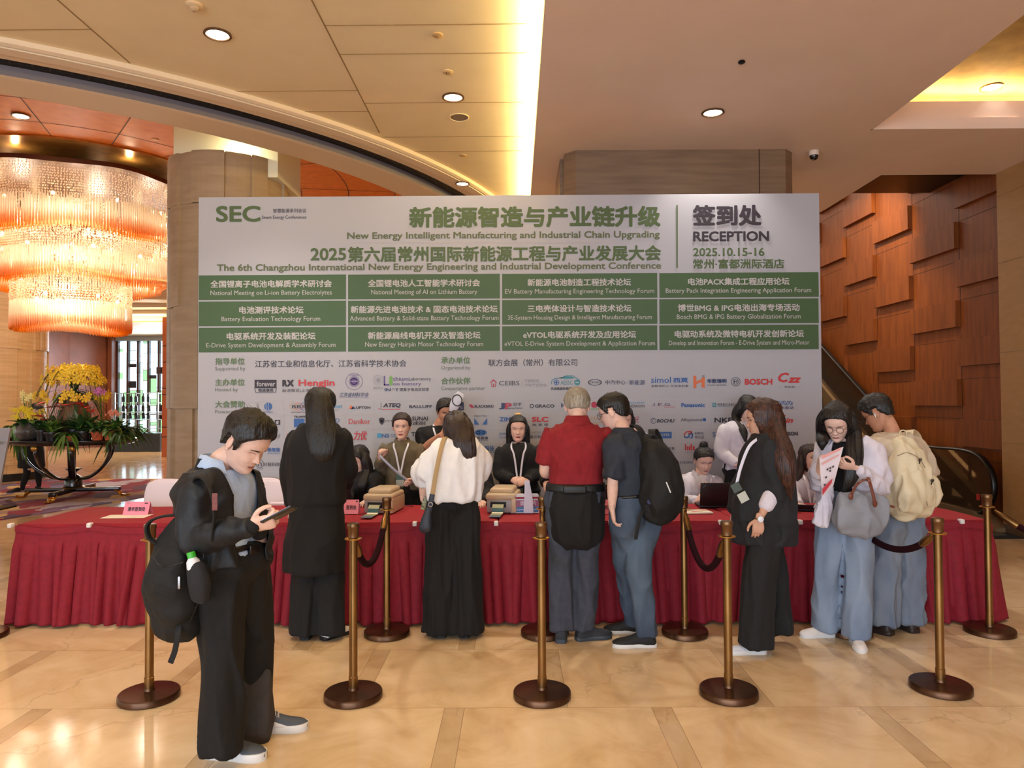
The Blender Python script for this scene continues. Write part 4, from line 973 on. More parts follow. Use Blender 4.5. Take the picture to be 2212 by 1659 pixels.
# laptops
def laptop(px, py, w, h, rot, label, open_=105, mark=True, y=None):
    p = tabp(px, py)
    if y: p = P(px, py, y)
    t = thing('laptop', label, 'laptop', (p.x, p.y, TZ)); m = mat('laptop_black', (22, 20, 22), .4)
    mx = Matrix.Translation((p.x, p.y, TZ+.006)) @ Matrix.Rotation(rot, 4, 'Z')
    MB().rbox((-w/2, 0, 0), (w/2, .22, .016), .004, 0, mx).build('base', m, t, True)
    mx2 = mx @ Matrix.Translation((0, .0, .016)) @ Matrix.Rotation(R(-14), 4, 'X').inverted()
    MB().rbox((-w/2, -.008, 0), (w/2, 0, h), .003, 0, mx2).build('screen_lid', m, t, True)
    MB().box((-w/2+.01, .0005, .015), (w/2-.01, .0015, h-.01), 0, mx2).build('screen', mat('laptop_screen', (170, 190, 220), .3, emit=1.2, ecol=(170, 190, 225)), t)
    MB().box((-w/2+.02, .03, .016), (w/2-.02, .12, .018), 0, mx).build('keyboard', mat('keys', (40, 40, 42), .6), t)
    if mark:
        mb = MB(); a = mx2 @ V((-w/2+.02, -.0095, h-.045)); puttext(mb, 'ThinkPad', a, (mx2 @ V((-w/2+.046, -.0095, h-.022)))-a, (mx2 @ V((-w/2+.016, -.0095, h-.036)))-a, 0, .02)
        mb.build('lid_mark', GRYP, t, fix=False)
    return t
laptop(1554, 1098, .33, .205, -.05, 'black laptop open on the table in front of the woman with a hair bun')
laptop(722, 1092, .30, .20, .0, 'black laptop seen between the long black coat and the seated clerk', mark=False, y=5.95)
laptop(1312, 1092, .32, .21, .0, 'black laptop between the red shirt and the navy polo', mark=False, y=5.95)
laptop(1766, 1090, .30, .04, -.3, 'low dark laptop in front of the clerk in the white blouse', mark=False, y=5.85)
# brochure on the table
p = tabp(1503, 1108); t = thing('brochure', 'white brochure with red floral cover lying on the red cloth', 'brochure', (p.x, p.y, TZ))
mx = Matrix.Translation((p.x, p.y, TZ+.005)) @ Matrix.Rotation(.12, 4, 'Z')
MB().box((-.115, -.08, 0), (.115, .08, .010), 0, mx).build('pages', M_paper, t)
mb = MB(); rnd = random.Random(2)
for i in range(16):
    x, y, r = rnd.uniform(-.09, .09), rnd.uniform(-.05, .05), rnd.uniform(.01, .026)
    mb.add([mx @ V((x+r*math.cos(a*.785)*1.3, y+r*math.sin(a*.785)*.6, .0105+i*.00005)) for a in range(8)], [tuple(range(8))], i % 3)
mb.build('cover_print', [mat('floral_red', (200, 60, 70), .5), mat('floral_pink', (226, 150, 150), .5), mat('floral_green', (170, 180, 130), .5)], t, fix=False)
# small bits
p = tabp(1185, 1092); tag(MB().tube([p+V((-.05, .02, .03)), p+V((.03, -.02, .03))], .026, (0, 0, 1), 16, 1, dome=False).build('paper_roll', M_pink, None, True), 'rolled pink card lying left of the red shirt', 'paper')
p = tabp(597, 1092); tag(MB().tube([p+V((-.05, 0, .02)), p+V((.08, .0, .02))], .013, (0, 0, 1), 12, 1, dome=False).build('white_tube', mat('tube_white', (236, 222, 226), .4), None, True), 'short white tube on the table behind the phone hands', 'tube')
p = tabp(1448, 1094); tag(MB().rbox(p+V((-.06, -.02, .005)), p+V((.07, .03, .03)), .01).build('paper_stack', mat('stack_white', (228, 224, 240), .6)), 'small white stack beside the black laptop', 'paper')
p = tabp(1760, 1105); tag(MB().rbox(p+V((-.06, -.012, .005)), p+V((.05, .012, .014)), .003).build('pen', mat('pen_silver', (200, 190, 180), .3, .5)), 'slim silver pen on the cloth near the white blouse hem', 'pen')
mb = MB(); rnd = random.Random(6)
for px in (745, 870, 1040, 1290, 1740): 
    p = tabp(px, 1096); mb.tube([p+V((-.08, .02, .008)), p+V((-.03, -.02, .010)), p+V((.03, .03, .009)), p+V((.09, 0, .009))], .003, (0, 0, 1), 6, 4)
tag(mb.build('power_cable', M_black, None, True), 'thin black cables winding over the red cloth by the printers', 'cable')
# ================================================================ white covered chairs
M_cover = mat('chair_cover', (232, 214, 220), .75, bump=.06, bscale=120)
def make_chair(x, y, rz, label):
    t = thing('banquet_chair', label, 'chair', (x, y, 0), 'white covered banquet chairs'); o = V((x, y, 0))
    mb = MB(); mb.tube([o+V((0, .02, .40)), o+V((0, .0, .49))], [(.23, .23), (.225, .23)], (1, 0, 0), 28, 4, sq=4, dome=False); mb.build('seat', M_cover, t, True)
    mb = MB(); mb.tube([o+V((0, .20, .42)), o+V((0, .22, .62)), o+V((0, .25, .82)), o+V((0, .265, .90)), o+V((0, .267, .925))], [(.215, .035), (.215, .035), (.21, .032), (.185, .03), (.14, .022)], (1, 0, 0), 32, 5, sq=2.6); mb.build('backrest', M_cover, t, True)
    mb = MB(); rows = []
    for z in (.44, .2, .02):
        q = .235+.03*(1-z/.44); rows.append([o+V((q*(1+.03*math.sin(i*1.7))*math.copysign(abs(math.cos(2*math.pi*i/48))**.5, math.cos(2*math.pi*i/48)), .01+q*(1+.03*math.sin(i*1.7))*math.copysign(abs(math.sin(2*math.pi*i/48))**.5, math.sin(2*math.pi*i/48)), z)) for i in range(48)])
    mb.loft(rows, 0, False); mb.build('skirt', M_cover, t, True)
    return t
ch0 = make_chair(P(347, 1060, 6.75).x, 6.62, 0, 'white covered chair, leftmost behind the red table, fully seen')
for i, (px, y, l) in enumerate(((454, 6.64, 'white covered chair beside the leftmost chair, half behind the black jacket'), (566, 6.66, 'white covered chair peeking between the black jacket and the black coat'))):
    o = copy_tree(ch0); o.location = (P(px, 1060, y+.2).x, y, 0); o['label'] = l
# ================================================================ tiered crystal chandelier
def wavy(cx, cy, r, amp, ph, n, lob=5, sx=1.0, sy=1.0):
    o = []
    for i in range(n):
        a = 2*math.pi*i/n; q = r*(1+amp*math.sin(lob*a+ph)+amp*.5*math.sin((lob-2)*a+ph*2))
        o.append((cx+q*sx*math.cos(a), cy+q*sy*math.sin(a)))
    return o
cx, cy = CH.x, CH.y
ct = thing('chandelier', 'huge tiered crystal chandelier of amber glass rods above the flower table', 'chandelier', (cx, cy, 5.78))
ol = wavy(cx, cy, 2.12, .045, .6, 120, 7)
mb = MB(); mb.prism(ol, 5.70, 5.78, 2, 0); mb.build('ceiling_plate', mat('bronze_plate', (92, 58, 38), .35, .6), ct)
mb = MB()
for k in range(6):
    a = k*math.pi/3; mb.tube([V((cx+1.2*math.cos(a), cy+1.2*math.sin(a), 5.77)), V((cx+1.2*math.cos(a), cy+1.2*math.sin(a), 5.99))], .012, n=8, k=1)
mb.build('hanger', M_dark, ct)
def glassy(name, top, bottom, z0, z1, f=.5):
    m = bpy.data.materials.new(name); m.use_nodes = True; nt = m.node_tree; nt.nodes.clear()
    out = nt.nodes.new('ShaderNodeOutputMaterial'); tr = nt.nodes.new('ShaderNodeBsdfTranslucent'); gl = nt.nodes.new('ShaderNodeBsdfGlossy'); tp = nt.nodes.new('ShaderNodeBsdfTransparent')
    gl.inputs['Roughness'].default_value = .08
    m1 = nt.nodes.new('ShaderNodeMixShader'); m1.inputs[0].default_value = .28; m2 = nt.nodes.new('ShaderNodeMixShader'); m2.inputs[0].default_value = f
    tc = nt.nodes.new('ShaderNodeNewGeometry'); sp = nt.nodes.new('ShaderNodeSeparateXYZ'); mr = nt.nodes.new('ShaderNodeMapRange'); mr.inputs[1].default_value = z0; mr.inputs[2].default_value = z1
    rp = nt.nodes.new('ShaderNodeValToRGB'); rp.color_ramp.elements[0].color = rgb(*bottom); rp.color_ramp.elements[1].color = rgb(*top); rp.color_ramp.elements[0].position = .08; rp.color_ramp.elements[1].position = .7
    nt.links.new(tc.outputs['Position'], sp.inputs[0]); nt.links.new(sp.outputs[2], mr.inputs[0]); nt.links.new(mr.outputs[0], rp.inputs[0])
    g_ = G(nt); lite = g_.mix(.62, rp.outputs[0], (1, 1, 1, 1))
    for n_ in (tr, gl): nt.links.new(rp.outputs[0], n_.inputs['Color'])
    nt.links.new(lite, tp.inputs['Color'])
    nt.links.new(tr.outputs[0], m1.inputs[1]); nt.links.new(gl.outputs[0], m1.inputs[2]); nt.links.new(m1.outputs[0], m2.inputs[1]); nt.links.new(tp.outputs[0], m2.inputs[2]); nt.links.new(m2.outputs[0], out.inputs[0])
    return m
M_cry = glassy('clear_crystal', (255, 240, 222), (255, 236, 214), 3, 6, .30)
rnd = random.Random(12)
def octa(mb, x, y, z, r, h):
    mb.add([(x+r, y, z), (x, y+r, z), (x-r, y, z), (x, y-r, z), (x, y, z+h), (x, y, z-h)], [(0, 1, 4), (1, 2, 4), (2, 3, 4), (3, 0, 4), (1, 0, 5), (2, 1, 5), (3, 2, 5), (0, 3, 5)])
tiers = [(cx, cy, 2.0, .05, .6, 7, 5.22, 4.70, 5.68), (cx-.05, cy-.25, 1.62, .06, 1.7, 5, 4.36, 3.86, 4.66), (cx+.36, cy-.9, .93, .05, 2.4, 3, 3.44, 3.0, 3.84)]
rods_all = 0
for ti, (tx, ty, r, am, ph, lob, z1, z0, zt) in enumerate(tiers):
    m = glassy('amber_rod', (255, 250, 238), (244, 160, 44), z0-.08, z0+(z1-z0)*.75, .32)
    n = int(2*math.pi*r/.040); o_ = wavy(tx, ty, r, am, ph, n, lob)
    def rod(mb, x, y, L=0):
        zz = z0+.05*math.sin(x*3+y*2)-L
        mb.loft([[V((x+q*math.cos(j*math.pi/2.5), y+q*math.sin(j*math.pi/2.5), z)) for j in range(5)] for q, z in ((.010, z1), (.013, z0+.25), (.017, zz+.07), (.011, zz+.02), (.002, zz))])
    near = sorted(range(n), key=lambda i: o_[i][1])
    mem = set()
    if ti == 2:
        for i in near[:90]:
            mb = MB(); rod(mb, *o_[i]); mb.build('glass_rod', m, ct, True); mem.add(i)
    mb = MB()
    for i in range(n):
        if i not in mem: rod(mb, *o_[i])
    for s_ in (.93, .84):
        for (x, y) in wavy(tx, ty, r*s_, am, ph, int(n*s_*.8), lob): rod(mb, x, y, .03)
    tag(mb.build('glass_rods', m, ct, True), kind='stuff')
    # bead curtains above the rods and the field of crystal drops closing the tier from below
    mb = MB()
    for s_ in (1.0, .9):
        for (x, y) in wavy(tx, ty, r*s_, am, ph, int(n*.8), lob):
            z = zt
            while z > z1: octa(mb, x+rnd.uniform(-.012, .012), y+rnd.uniform(-.012, .012), z, .013, .018); z -= .045
    k = int(150*r*r)
    for q in range(k*3):
        a = rnd.random()*2*math.pi; d = math.sqrt(rnd.random())*r*.95; x, y = tx+d*math.cos(a), ty+d*math.sin(a)
        z = z1-.02-rnd.random()*.12
        octa(mb, x, y, z, .018, .024); octa(mb, x, y, z+.06, .013, .018)
    tag(mb.build('crystal_beads', M_cry, ct), kind='stuff')
    for q in range((9, 7, 5)[ti]):
        a = 2*math.pi*q/(9, 7, 5)[ti]+ti; d = r*.72
        x, y, z = tx+d*math.cos(a), ty+d*math.sin(a), z1+.12
        MB().ball((x, y, z), .03, n=10, m=6).build('bulb', mat('chandelier_bulb', (255, 244, 220), .4, emit=55, ecol=(255, 226, 170)), ct, True)
    for q in range((4, 3, 2)[ti]):
        a = 2*math.pi*q/(4, 3, 2)[ti]-1.2; d = r*.55
        point('chandelier_light', (tx+d*math.cos(a), ty+d*math.sin(a), (z1+z0)/2+.12), (26, 24, 16)[ti], (1, .94, .80), .12)
for k in range(7):
    a = 2*math.pi*k/7+.2; point('plate_uplight', (cx+1.95*math.cos(a), cy+1.95*math.sin(a), 5.86), 5, (1, .82, .55), .04)
# ================================================================ flower table and its pots
FT = P(160, 900, 12.75); FX, FY = FT.x, 12.75; FZ = 1.04
M_ebony = mat('ebony_lacquer', (26, 20, 20), .22, coat=.4); M_gilt = mat('gilt', (196, 146, 70), .3, .9)
ft = thing('flower_table', 'round black lacquer table on curved legs with gilded feet', 'table', (FX, FY, 0))
MB().lathe([(1.0, FZ-.09), (1.04, FZ-.07), (1.07, FZ-.035), (1.07, FZ-.01), (1.05, FZ)], (FX, FY, 0), 64, sy=.75).build('tabletop', M_ebony, ft, True)
for i, (a0, w) in enumerate(((200, .03), (-20, .03), (248, .055), (292, .055), (120, .04), (60, .04))):
    a = R(a0); d = V((math.cos(a), math.sin(a)*.75, 0)); c = V((FX, FY, 0))
    pts = [c+d*.80+V((0, 0, .95)), c+d*.80+V((0, 0, .78)), c+d*.66+V((0, 0, .56)), c+d*.36+V((0, 0, .36)), c+d*.08+V((0, 0, .33))]
    lg = MB().tube(pts, [(w, .022)]*5, V((-d.y, d.x, 0)), 12, 5, sq=3).build('leg', M_ebony, ft, True)
    if w > .05:
        MB().ball(c+d*.84+V((0, 0, .90)), (.06, .03, .055), n=12).build('mount', M_gilt, lg, True)
MB().lathe([(.16, .16), (.17, .18), (.145, .2), (.145, .33), (.12, .36), (.05, .41), (.045, .44), (.13, .5), (.13, .515), (.035, .53), (.035, .95)], (FX, FY, 0), 32).build('pedestal', M_ebony, ft, True)
MB().lathe([(.17, .165), (.18, .175), (.17, .185)], (FX, FY, 0), 32).build('collar', M_gilt, ft, True)
for a0 in (8, 98):
    mx = Matrix.Translation((FX, FY, 0)) @ Matrix.Rotation(R(a0), 4, 'Z')
    bb = MB().rbox((-.78, -.055, .10), (.78, .055, .17), .01, 0, mx).build('foot_bar', M_ebony, ft, True)
    for s_ in (-1, 1):
        MB().tube([mx @ V((s_*.72, 0, .12)), mx @ V((s_*.78, 0, .07)), mx @ V((s_*.80, 0, .035)), mx @ V((s_*.88, 0, .022)), mx @ V((s_*.93, 0, .04))], [(.07, .03), (.065, .025), (.06, .02), (.06, .018), (.05, .015)], mx.to_3x3() @ V((0, 1, 0)), 12, 4).build('gilded_foot', M_gilt, bb, True)
M_leaf = [mat('leaf_dark', (44, 78, 32), .5), mat('leaf_mid', (70, 112, 42), .5), mat('leaf_light', (104, 136, 48), .5), mat('leaf_yellow', (150, 160, 70), .5)]
def leaf(mb, base, d, L, w, droop, mi=0, n=5):
    d = V(d).normalized(); side = d.cross(V((0, 0, 1)));
    if side.length < .05: side = V((1, 0, 0))
    side.normalize(); vs = []; fs = []
    for i in range(n+1):
        t = i/n; p = V(base)+d*L*t+V((0, 0, -droop*L*t*t)); ww = w*math.sin(math.pi*min(1, t*.92+.06))**.8
        vs += [p-side*ww, p+V((0, 0, -ww*.25)), p+side*ww]
    for i in range(n):
        for k in (0, 1): q = i*3+k; fs.append((q, q+1, q+4, q+3))
    mb.add(vs, fs, mi)
def bush(mb, c, n, L, w, up=.6, droop=.5, mi=(0, 1), rad=.03, rnd=random.Random(1)):
    for i in range(n):
        a = rnd.random()*2*math.pi; u = up*rnd.uniform(.4, 1.6)
        leaf(mb, V(c)+V((rad*rnd.uniform(-1, 1), rad*rnd.uniform(-1, 1), rnd.uniform(0, .05))), (math.cos(a), math.sin(a), u), L*rnd.uniform(.6, 1.15), w*rnd.uniform(.7, 1.2), droop*rnd.uniform(.4, 1.4), rnd.choice(mi))
def petal_flower(mb, c, r, mi, k=5, face=V((0, -1, .2)), rnd=random):
    q = face.to_track_quat('Z', 'Y').to_matrix()
    for i in range(k):
        a = 2*math.pi*i/k+rnd.random()*.3
        vs = [V(c)]
        for b, rr in ((-.45, .7), (-.2, 1), (.2, 1), (.45, .7)): vs.append(V(c)+q @ V((r*rr*math.cos(a+b), r*rr*math.sin(a+b), r*.25)))
        mb.add(vs, [(0, 1, 2, 3, 4)], mi)
    mb.ball(V(c)+q @ V((0, 0, r*.12)), r*.22, mi, 6, 4)
def fp(px, py, dy=0): return P(px, py, FY+dy)
M_terra = mat('terracotta', (190, 92, 56), .8); M_dpot = mat('dark_pot', (40, 34, 34), .4); M_glaze = mat('grey_glaze', (128, 124, 120), .25, noisec=(70, 66, 66), nscale=7); M_wpot = mat('white_pot', (206, 196, 186), .5)
M_tall = mat('copper_vase', (150, 92, 62), .4, noisec=(120, 100, 86), nscale=4)
def potted(name, px, label, cat, pm, pr, ph, dy=-.45, leaves=26, L=.3, w=.03, up=.7, droop=.6, mi=(0, 1), flowers=None, seed=1):
    p = P(px, 900, FY+dy); p.z = FZ; t = thing(name, label, cat, tuple(p)); rnd = random.Random(seed)
    MB().lathe([(pr*.5, 0), (pr*.85, ph*.15), (pr*1.02, ph*.45), (pr*.95, ph*.75), (pr*.72, ph*.95), (pr*.74, ph), (pr*.66, ph*.9)] if pm is M_glaze else [(pr*.7, 0), (pr*.95, ph*.8), (pr*1.06, ph*.8), (pr*1.06, ph), (pr*.9, ph), (pr*.85, ph*.88)], p, 24).build('pot', pm, t, True)
    mb = MB(); bush(mb, p+V((0, 0, ph*.9)), int(leaves*1.8), L, w, up, droop, mi, pr*.5, rnd); mb.build('foliage', M_leaf, t, fix=False)
    if flowers:
        fm, k, r, hgt, sprd, kind = flowers; mb = MB(); sm = MB()
        for i in range(k):
            mb = MB()
            c = p+V((rnd.uniform(-sprd, sprd), rnd.uniform(-sprd, sprd*.3)-.02, hgt+rnd.uniform(-.06, .06)))
            sm.tube([p+V((0, 0, ph)), (p+c)/2+V((0, 0, .05)), c], .004, n=5, k=2)
            if kind == 'spathe':
                d = V((rnd.uniform(-1, 1), -.7, rnd.uniform(-.1, .4))); leaf(mb, c, d, r*2.2, r*.8, .2, 0, 4)
            elif kind == 'cluster':
                for q in range(14): petal_flower(mb, c+V((rnd.uniform(-r, r), rnd.uniform(-r, r), rnd.uniform(-r, r)*.5)), r*.35, 0, 4, rnd=rnd)
            else: petal_flower(mb, c, r, 0, 5, rnd=rnd)
            mb.build('flower', fm, t, fix=False)
        sm.build('stem', M_leaf[1], t)
    t.scale = (1.05, 1.05, 1.22)
    return t
Y1 = mat('orchid_yellow', (236, 200, 50), .6); RD = mat('anthurium_red', (206, 60, 54), .35); PK = mat('anthurium_pink', (226, 120, 110), .4); YL = mat('kalanchoe_yellow', (240, 216, 40), .6); CREAM = mat('petal_cream', (240, 228, 150), .6); PUR = mat('orchid_purple', (196, 110, 170), .6); SAL = mat('salmon_bloom', (236, 150, 120), .6)
# the central vase with the dome of yellow orchids
p = V((FX-.02, FY+.05, FZ)); t = thing('orchid_arrangement', 'tall copper vase crowned with a dome of yellow orchids', 'flower arrangement', tuple(p)); rnd = random.Random(7)
MB().lathe([(.16, 0), (.24, .12), (.25, .3), (.20, .46), (.16, .56), (.19, .60)], p, 32).build('vase', M_tall, t, True)
mb = MB(); fm = MB()
for k in range(17):
    a = 2*math.pi*k/17+rnd.uniform(-.1, .1); ln = rnd.uniform(.42, .60); d = V((math.cos(a), math.sin(a)*.8, 0)); top = p+V((0, 0, .55)); pts = []
    for i in range(7):
        u = i/6; pts.append(top+d*ln*u**1.1*1.02+V((0, 0, .42*math.sin(math.pi*min(1, u*.72+.02))-.30*u*u*u)))
    mb.tube(pts, .005, n=5, k=2)
    for i in range(3, 7):
        for q in range(4): petal_flower(fm, pts[i]+V((rnd.uniform(-.06, .06), rnd.uniform(-.06, .06), rnd.uniform(-.05, .05))), rnd.uniform(.045, .062), 0, 5, (d+V((0, -.4, .3))), rnd)
for k in range(46):
    a = rnd.random()*6.28; e = rnd.uniform(.55, 1.25); d = V((math.cos(a)*math.cos(e), math.sin(a)*math.cos(e)*.8, math.sin(e)))
    petal_flower(fm, p+V((0, 0, .66))+V((d.x*.42, d.y*.42, d.z*.30)), rnd.uniform(.045, .065), 0, 5, d+V((0, -.6, 0)), rnd)
mb.build('stem', M_leaf[0], t); fm.build('flower', Y1, t, fix=False)
mb = MB(); bush(mb, p+V((0, 0, .58)), 46, .5, .022, .25, 1.3, (0, 0, 1), .12, rnd); bush(mb, p+V((0, 0, .75)), 14, .36, .04, 1.4, .3, (0, 1), .06, rnd); mb.build('foliage', M_leaf, t, fix=False)
t.scale = (1.08, 1.08, 1.34)
potted('kalanchoe', 62, 'yellow flowering plant in a round grey glazed bowl at the left of the table', 'potted plant', M_glaze, .19, .24, -.5, 26, .22, .05, .5, .6, (0, 1), (YL, 7, .07, .38, .16, 'cluster'), 2)
potted('trailing_vine', 33, 'green vine trailing over the left rim of the flower table', 'potted plant', M_terra, .12, .16, -.15, 44, .34, .035, .2, 1.2, (1, 2), None, 3)
potted('cream_orchid', 62, 'pale cream orchid standing high at the left behind the yellow kalanchoe', 'potted plant', M_dpot, .1, .14, .1, 14, .3, .04, 1, .5, (0, 1), (CREAM, 9, .05, .62, .12, 'petal'), 4)
potted('anthurium', 90, 'dark pot plant with one large red spathe leaning over the grey bowl', 'potted plant', M_dpot, .085, .15, -.62, 10, .22, .03, 1, .5, (0,), (RD, 2, .09, .30, .08, 'spathe'), 5)
potted('parsley_plant', 113, 'bushy bright green plant in a dark pot with a white band', 'potted plant', M_dpot, .12, .12, -.6, 90, .20, .022, 1.3, .3, (1, 2), None, 6)
potted('spider_plant', 148, 'small arching green plant near the front middle of the flower table', 'potted plant', M_terra, .10, .06, -.7, 30, .32, .02, .45, 1.1, (1, 2), None, 7)
potted('dark_foliage_plant', 180, 'plant with long dark leaves, tallest foliage in the front middle', 'potted plant', M_dpot, .11, .13, -.55, 28, .46, .04, 1.1, .5, (0, 0, 1), None, 8)
potted('anthurium', 112, 'anthurium with pink spathes left of the copper vase', 'potted plant', M_dpot, .11, .15, -.2, 24, .34, .05, .9, .4, (0,), (PK, 6, .075, .50, .2, 'spathe'), 9)
potted('anthurium', 160, 'anthurium with coral spathes before the copper vase', 'potted plant', M_dpot, .11, .15, -.35, 20, .3, .05, .9, .4, (0,), (PK, 4, .07, .44, .18, 'spathe'), 10)
potted('anthurium', 186, 'anthurium with deep red spathes right of the copper vase', 'potted plant', M_dpot, .11, .15, -.25, 22, .34, .05, .9, .4, (0, 1), (RD, 7, .085, .48, .2, 'spathe'), 11)
potted('purple_orchid', 222, 'small purple orchid on a bending stem at the right', 'potted plant', M_dpot, .09, .14, -.05, 14, .26, .04, .9, .4, (0, 1), (PUR, 6, .05, .66, .09, 'petal'), 12)
potted('pot_plant', 211, 'green plant in an orange terracotta pot, left one of two', 'potted plant', M_terra, .098, .125, -.6, 34, .28, .035, .8, .6, (0, 1), None, 13)
potted('pot_plant', 238, 'variegated plant in an orange terracotta pot, right one of two', 'potted plant', M_terra, .098, .125, -.58, 36, .30, .035, .8, .6, (1, 3), None, 14)
potted('salmon_plant', 252, 'plant with a salmon flower head in a pale pot', 'potted plant', M_wpot, .07, .16, -.4, 26, .32, .03, .9, .5, (0, 1), (SAL, 3, .06, .42, .07, 'cluster'), 15)
potted('fern', 272, 'spreading dark fern at the right rim of the flower table', 'potted plant', M_dpot, .1, .1, -.3, 46, .50, .026, .5, .8, (0, 0, 1), None, 16)
potted('low_fern', 258, 'low spiky green plant in front of the pale pot', 'potted plant', M_dpot, .08, .05, -.62, 40, .24, .02, .6, .9, (0, 1), None, 17)
potted('yellow_cluster_plant', 82, 'plant with small yellow blooms between vine and anthurium', 'potted plant', M_dpot, .1, .14, -.1, 26, .3, .045, .8, .5, (0, 1), (YL, 5, .045, .42, .14, 'cluster'), 18)
# white sign board at the left edge
a, b = P(-74, 1090, 10.9), P(-9, 1090, 10.9); zt = P(10, 925, 10.9).z
t = thing('sign_board', 'white printed sign board leaning at the left picture edge', 'sign', ((a.x+b.x)/2, 10.9, 0))
mb = MB(); mb.add([(a.x, 10.9, .02), (b.x-.02, 10.9, .02), (b.x+.10, 11.05, zt), (a.x+.1, 11.05, zt), (a.x, 10.94, .02), (b.x-.02, 10.94, .02), (b.x+.1, 11.09, zt), (a.x+.1, 11.09, zt)], [(0, 1, 2, 3), (7, 6, 5, 4), (0, 4, 5, 1), (1, 5, 6, 2), (2, 6, 7, 3), (3, 7, 4, 0)])
mb.build('board', BOARD, t)
mb = MB(); a1 = P(-36, 960, 10.93); puttext(mb, '常州·富都洲际酒店', a1, V((.29, 0, 0)), V((0, .002, .045)), 0, .0); mb.v = [(x, 10.99+(z-zt+.2)*.1-.03, z) for x, y, z in mb.v]; mb.build('lettering', G3, t, fix=False)
MB().box((a.x+.1, 11.0, .012), (b.x-.1, 11.5, .04)).build('foot', M_dark, t)
# escalator
M_glass = mat('balustrade_glass', (150, 120, 90), .04, trans=.85, spec=.5); M_rub = mat('handrail_rubber', (16, 13, 13), .35); M_steel = mat('brushed_steel', (150, 136, 118), .3, .85)
es = thing('escalator', 'escalator with black handrail climbing beside the brown veneer wall', 'escalator', (5.5, 9.4, 0))
def profile(x, dz=0): # newel front, level part, then 30 degree climb
    return [V((x, 9.62, .14+dz)), V((x, 9.32, .20+dz)), V((x, 9.13, .36+dz)), V((x, 9.06, .56+dz)), V((x, 9.13, .77+dz)), V((x, 9.34, .93+dz)), V((x, 9.7, .985+dz)), V((x, 10.6, .985+dz)), V((x, 11.2, 1.14+dz)), V((x, 12.0, 1.56+dz)), V((x, 20.0, 6.05+dz))]
for k, x in enumerate((6.0, 4.95)):
    pts = profile(x)
    MB().tube(pts, [(.04, .022)]*len(pts), (1, 0, 0), 12, 5, dome=True).build('handrail', M_rub, es, True)
    mb = MB(); rows = [(9.75, .16, .16), (9.35, .23, .23)]
    A = crom([tuple(p) for p in pts], 5); up = [V(p) for p in A]
    vs = []; fs = []
    for p in up: b = .18+max(0, p.y-10.9)*.5613; vs += [(x-.006, p.y, p.z-.015), (x+.006, p.y, p.z-.015), (x+.006, max(p.y, 9.3), min(b, p.z-.016)), (x-.006, max(p.y, 9.3), min(b, p.z-.016))]
    for i in range(6, len(up)-1): fs += [(4*i+a, 4*i+(a+1) % 4, 4*i+4+(a+1) % 4, 4*i+4+a) for a in range(4)]
    mb.add(vs, fs); mb.build('glass_panel', M_glass, es)
    mb = MB(); w = .14 if k == 0 else .12
    poly = [(8.95, .0), (8.95, .06), (9.4, .2), (10.9, .22), (20, 5.32), (20, 4.3), (10.9, 0)]
    mb.prism(poly, x-w/2, x+w, 0); mb.build('skirt_panel', mat('skirt_stone', (150, 122, 88), .3, .25), es)
mb = MB(); mb.box((5.05, 8.75, 0), (5.93, 9.9, .03)); mb.build('floor_plate', M_steel, es)
mb = MB()
for i in range(34):
    y = 9.9+i*.4; z = max(0, (y-10.9))*.5613
    mb.box((5.05, y, z-.35), (5.93, y+.4, z+.02))
mb.build('steps', mat('step_metal', (70, 66, 62), .4, .7), es)
mb = MB(); mb.prism([(11.2, .45), (20, 5.5), (20, 5.56), (11.2, .51)], 4.86, 4.885, 0)
mb.build('skirt_lighting', mat('skirt_light', (255, 240, 210), .4, emit=6, ecol=(255, 236, 200)), es)
mb = MB(); mb.box((5.96, 9.30, .36), (5.965, 9.36, .44)); mb.build('warning_mark', RED, es)
tag(MB().box((4.4, 8.62, .001), (8.0, 9.7, .012)).build('entrance_mat', mat('black_mat', (24, 22, 24), .9)), 'black floor mat at the foot of the escalator', 'mat')
# ================================================================ people: builders
def skinmat(name, c): 
    m = mat(name, c, .5, noisec=tuple(int(v*.95) for v in c), nscale=30, spec=.35)
    b = m.node_tree.nodes['Principled BSDF']; b.inputs['Subsurface Weight'].default_value = .0
    return m
SK = skinmat('skin_warm', (216, 166, 140)); SKP = skinmat('skin_pale', (232, 190, 172)); SKT = skinmat('skin_tan', (200, 144, 114))
LIPR = mat('lips_red', (160, 52, 56), .4); LIPN = mat('lips_natural', (182, 106, 98), .45); EYEW = mat('eye_white', (222, 214, 210), .3); IRIS = mat('iris', (30, 20, 18), .2); BROW = mat('brow', (44, 32, 28), .8)
def hairmat(name, c, c2): return mat(name, c, .42, noisec=c2, nscale=30, nstretch=(3, 3, .25), bump=.35, bscale=90, bstretch=(2, 2, .08), spec=.5)
HB = hairmat('hair_black', (16, 13, 13), (30, 24, 22)); HBR = hairmat('hair_brown', (36, 22, 19), (84, 46, 32)); HG = hairmat('hair_grey', (168, 158, 142), (120, 110, 98)); HDB = hairmat('hair_dark_brown', (34, 22, 20), (56, 36, 30))
_HP = [(-.122, .012, .050, .030), (-.116, .026, .070, .012), (-.105, .037, .083, -.010), (-.090, .047, .088, -.030), (-.075, .054, .084, -.046), (-.060, .060, .088, -.060), (-.040, .066, .089, -.074), (-.020, .070, .088, -.084), (0, .0735, .085, -.092), (.020, .0755, .092, -.098), (.045, .0765, .091, -.100), (.070, .071, .080, -.093), (.090, .059, .062, -.076), (.105, .041, .040, -.052), (.113, .022, .018, -.028), (.116, .004, .0, -.006)]
_hz, _hw, _hf, _hb = (np.array([p[i] for p in _HP]) for i in range(4))
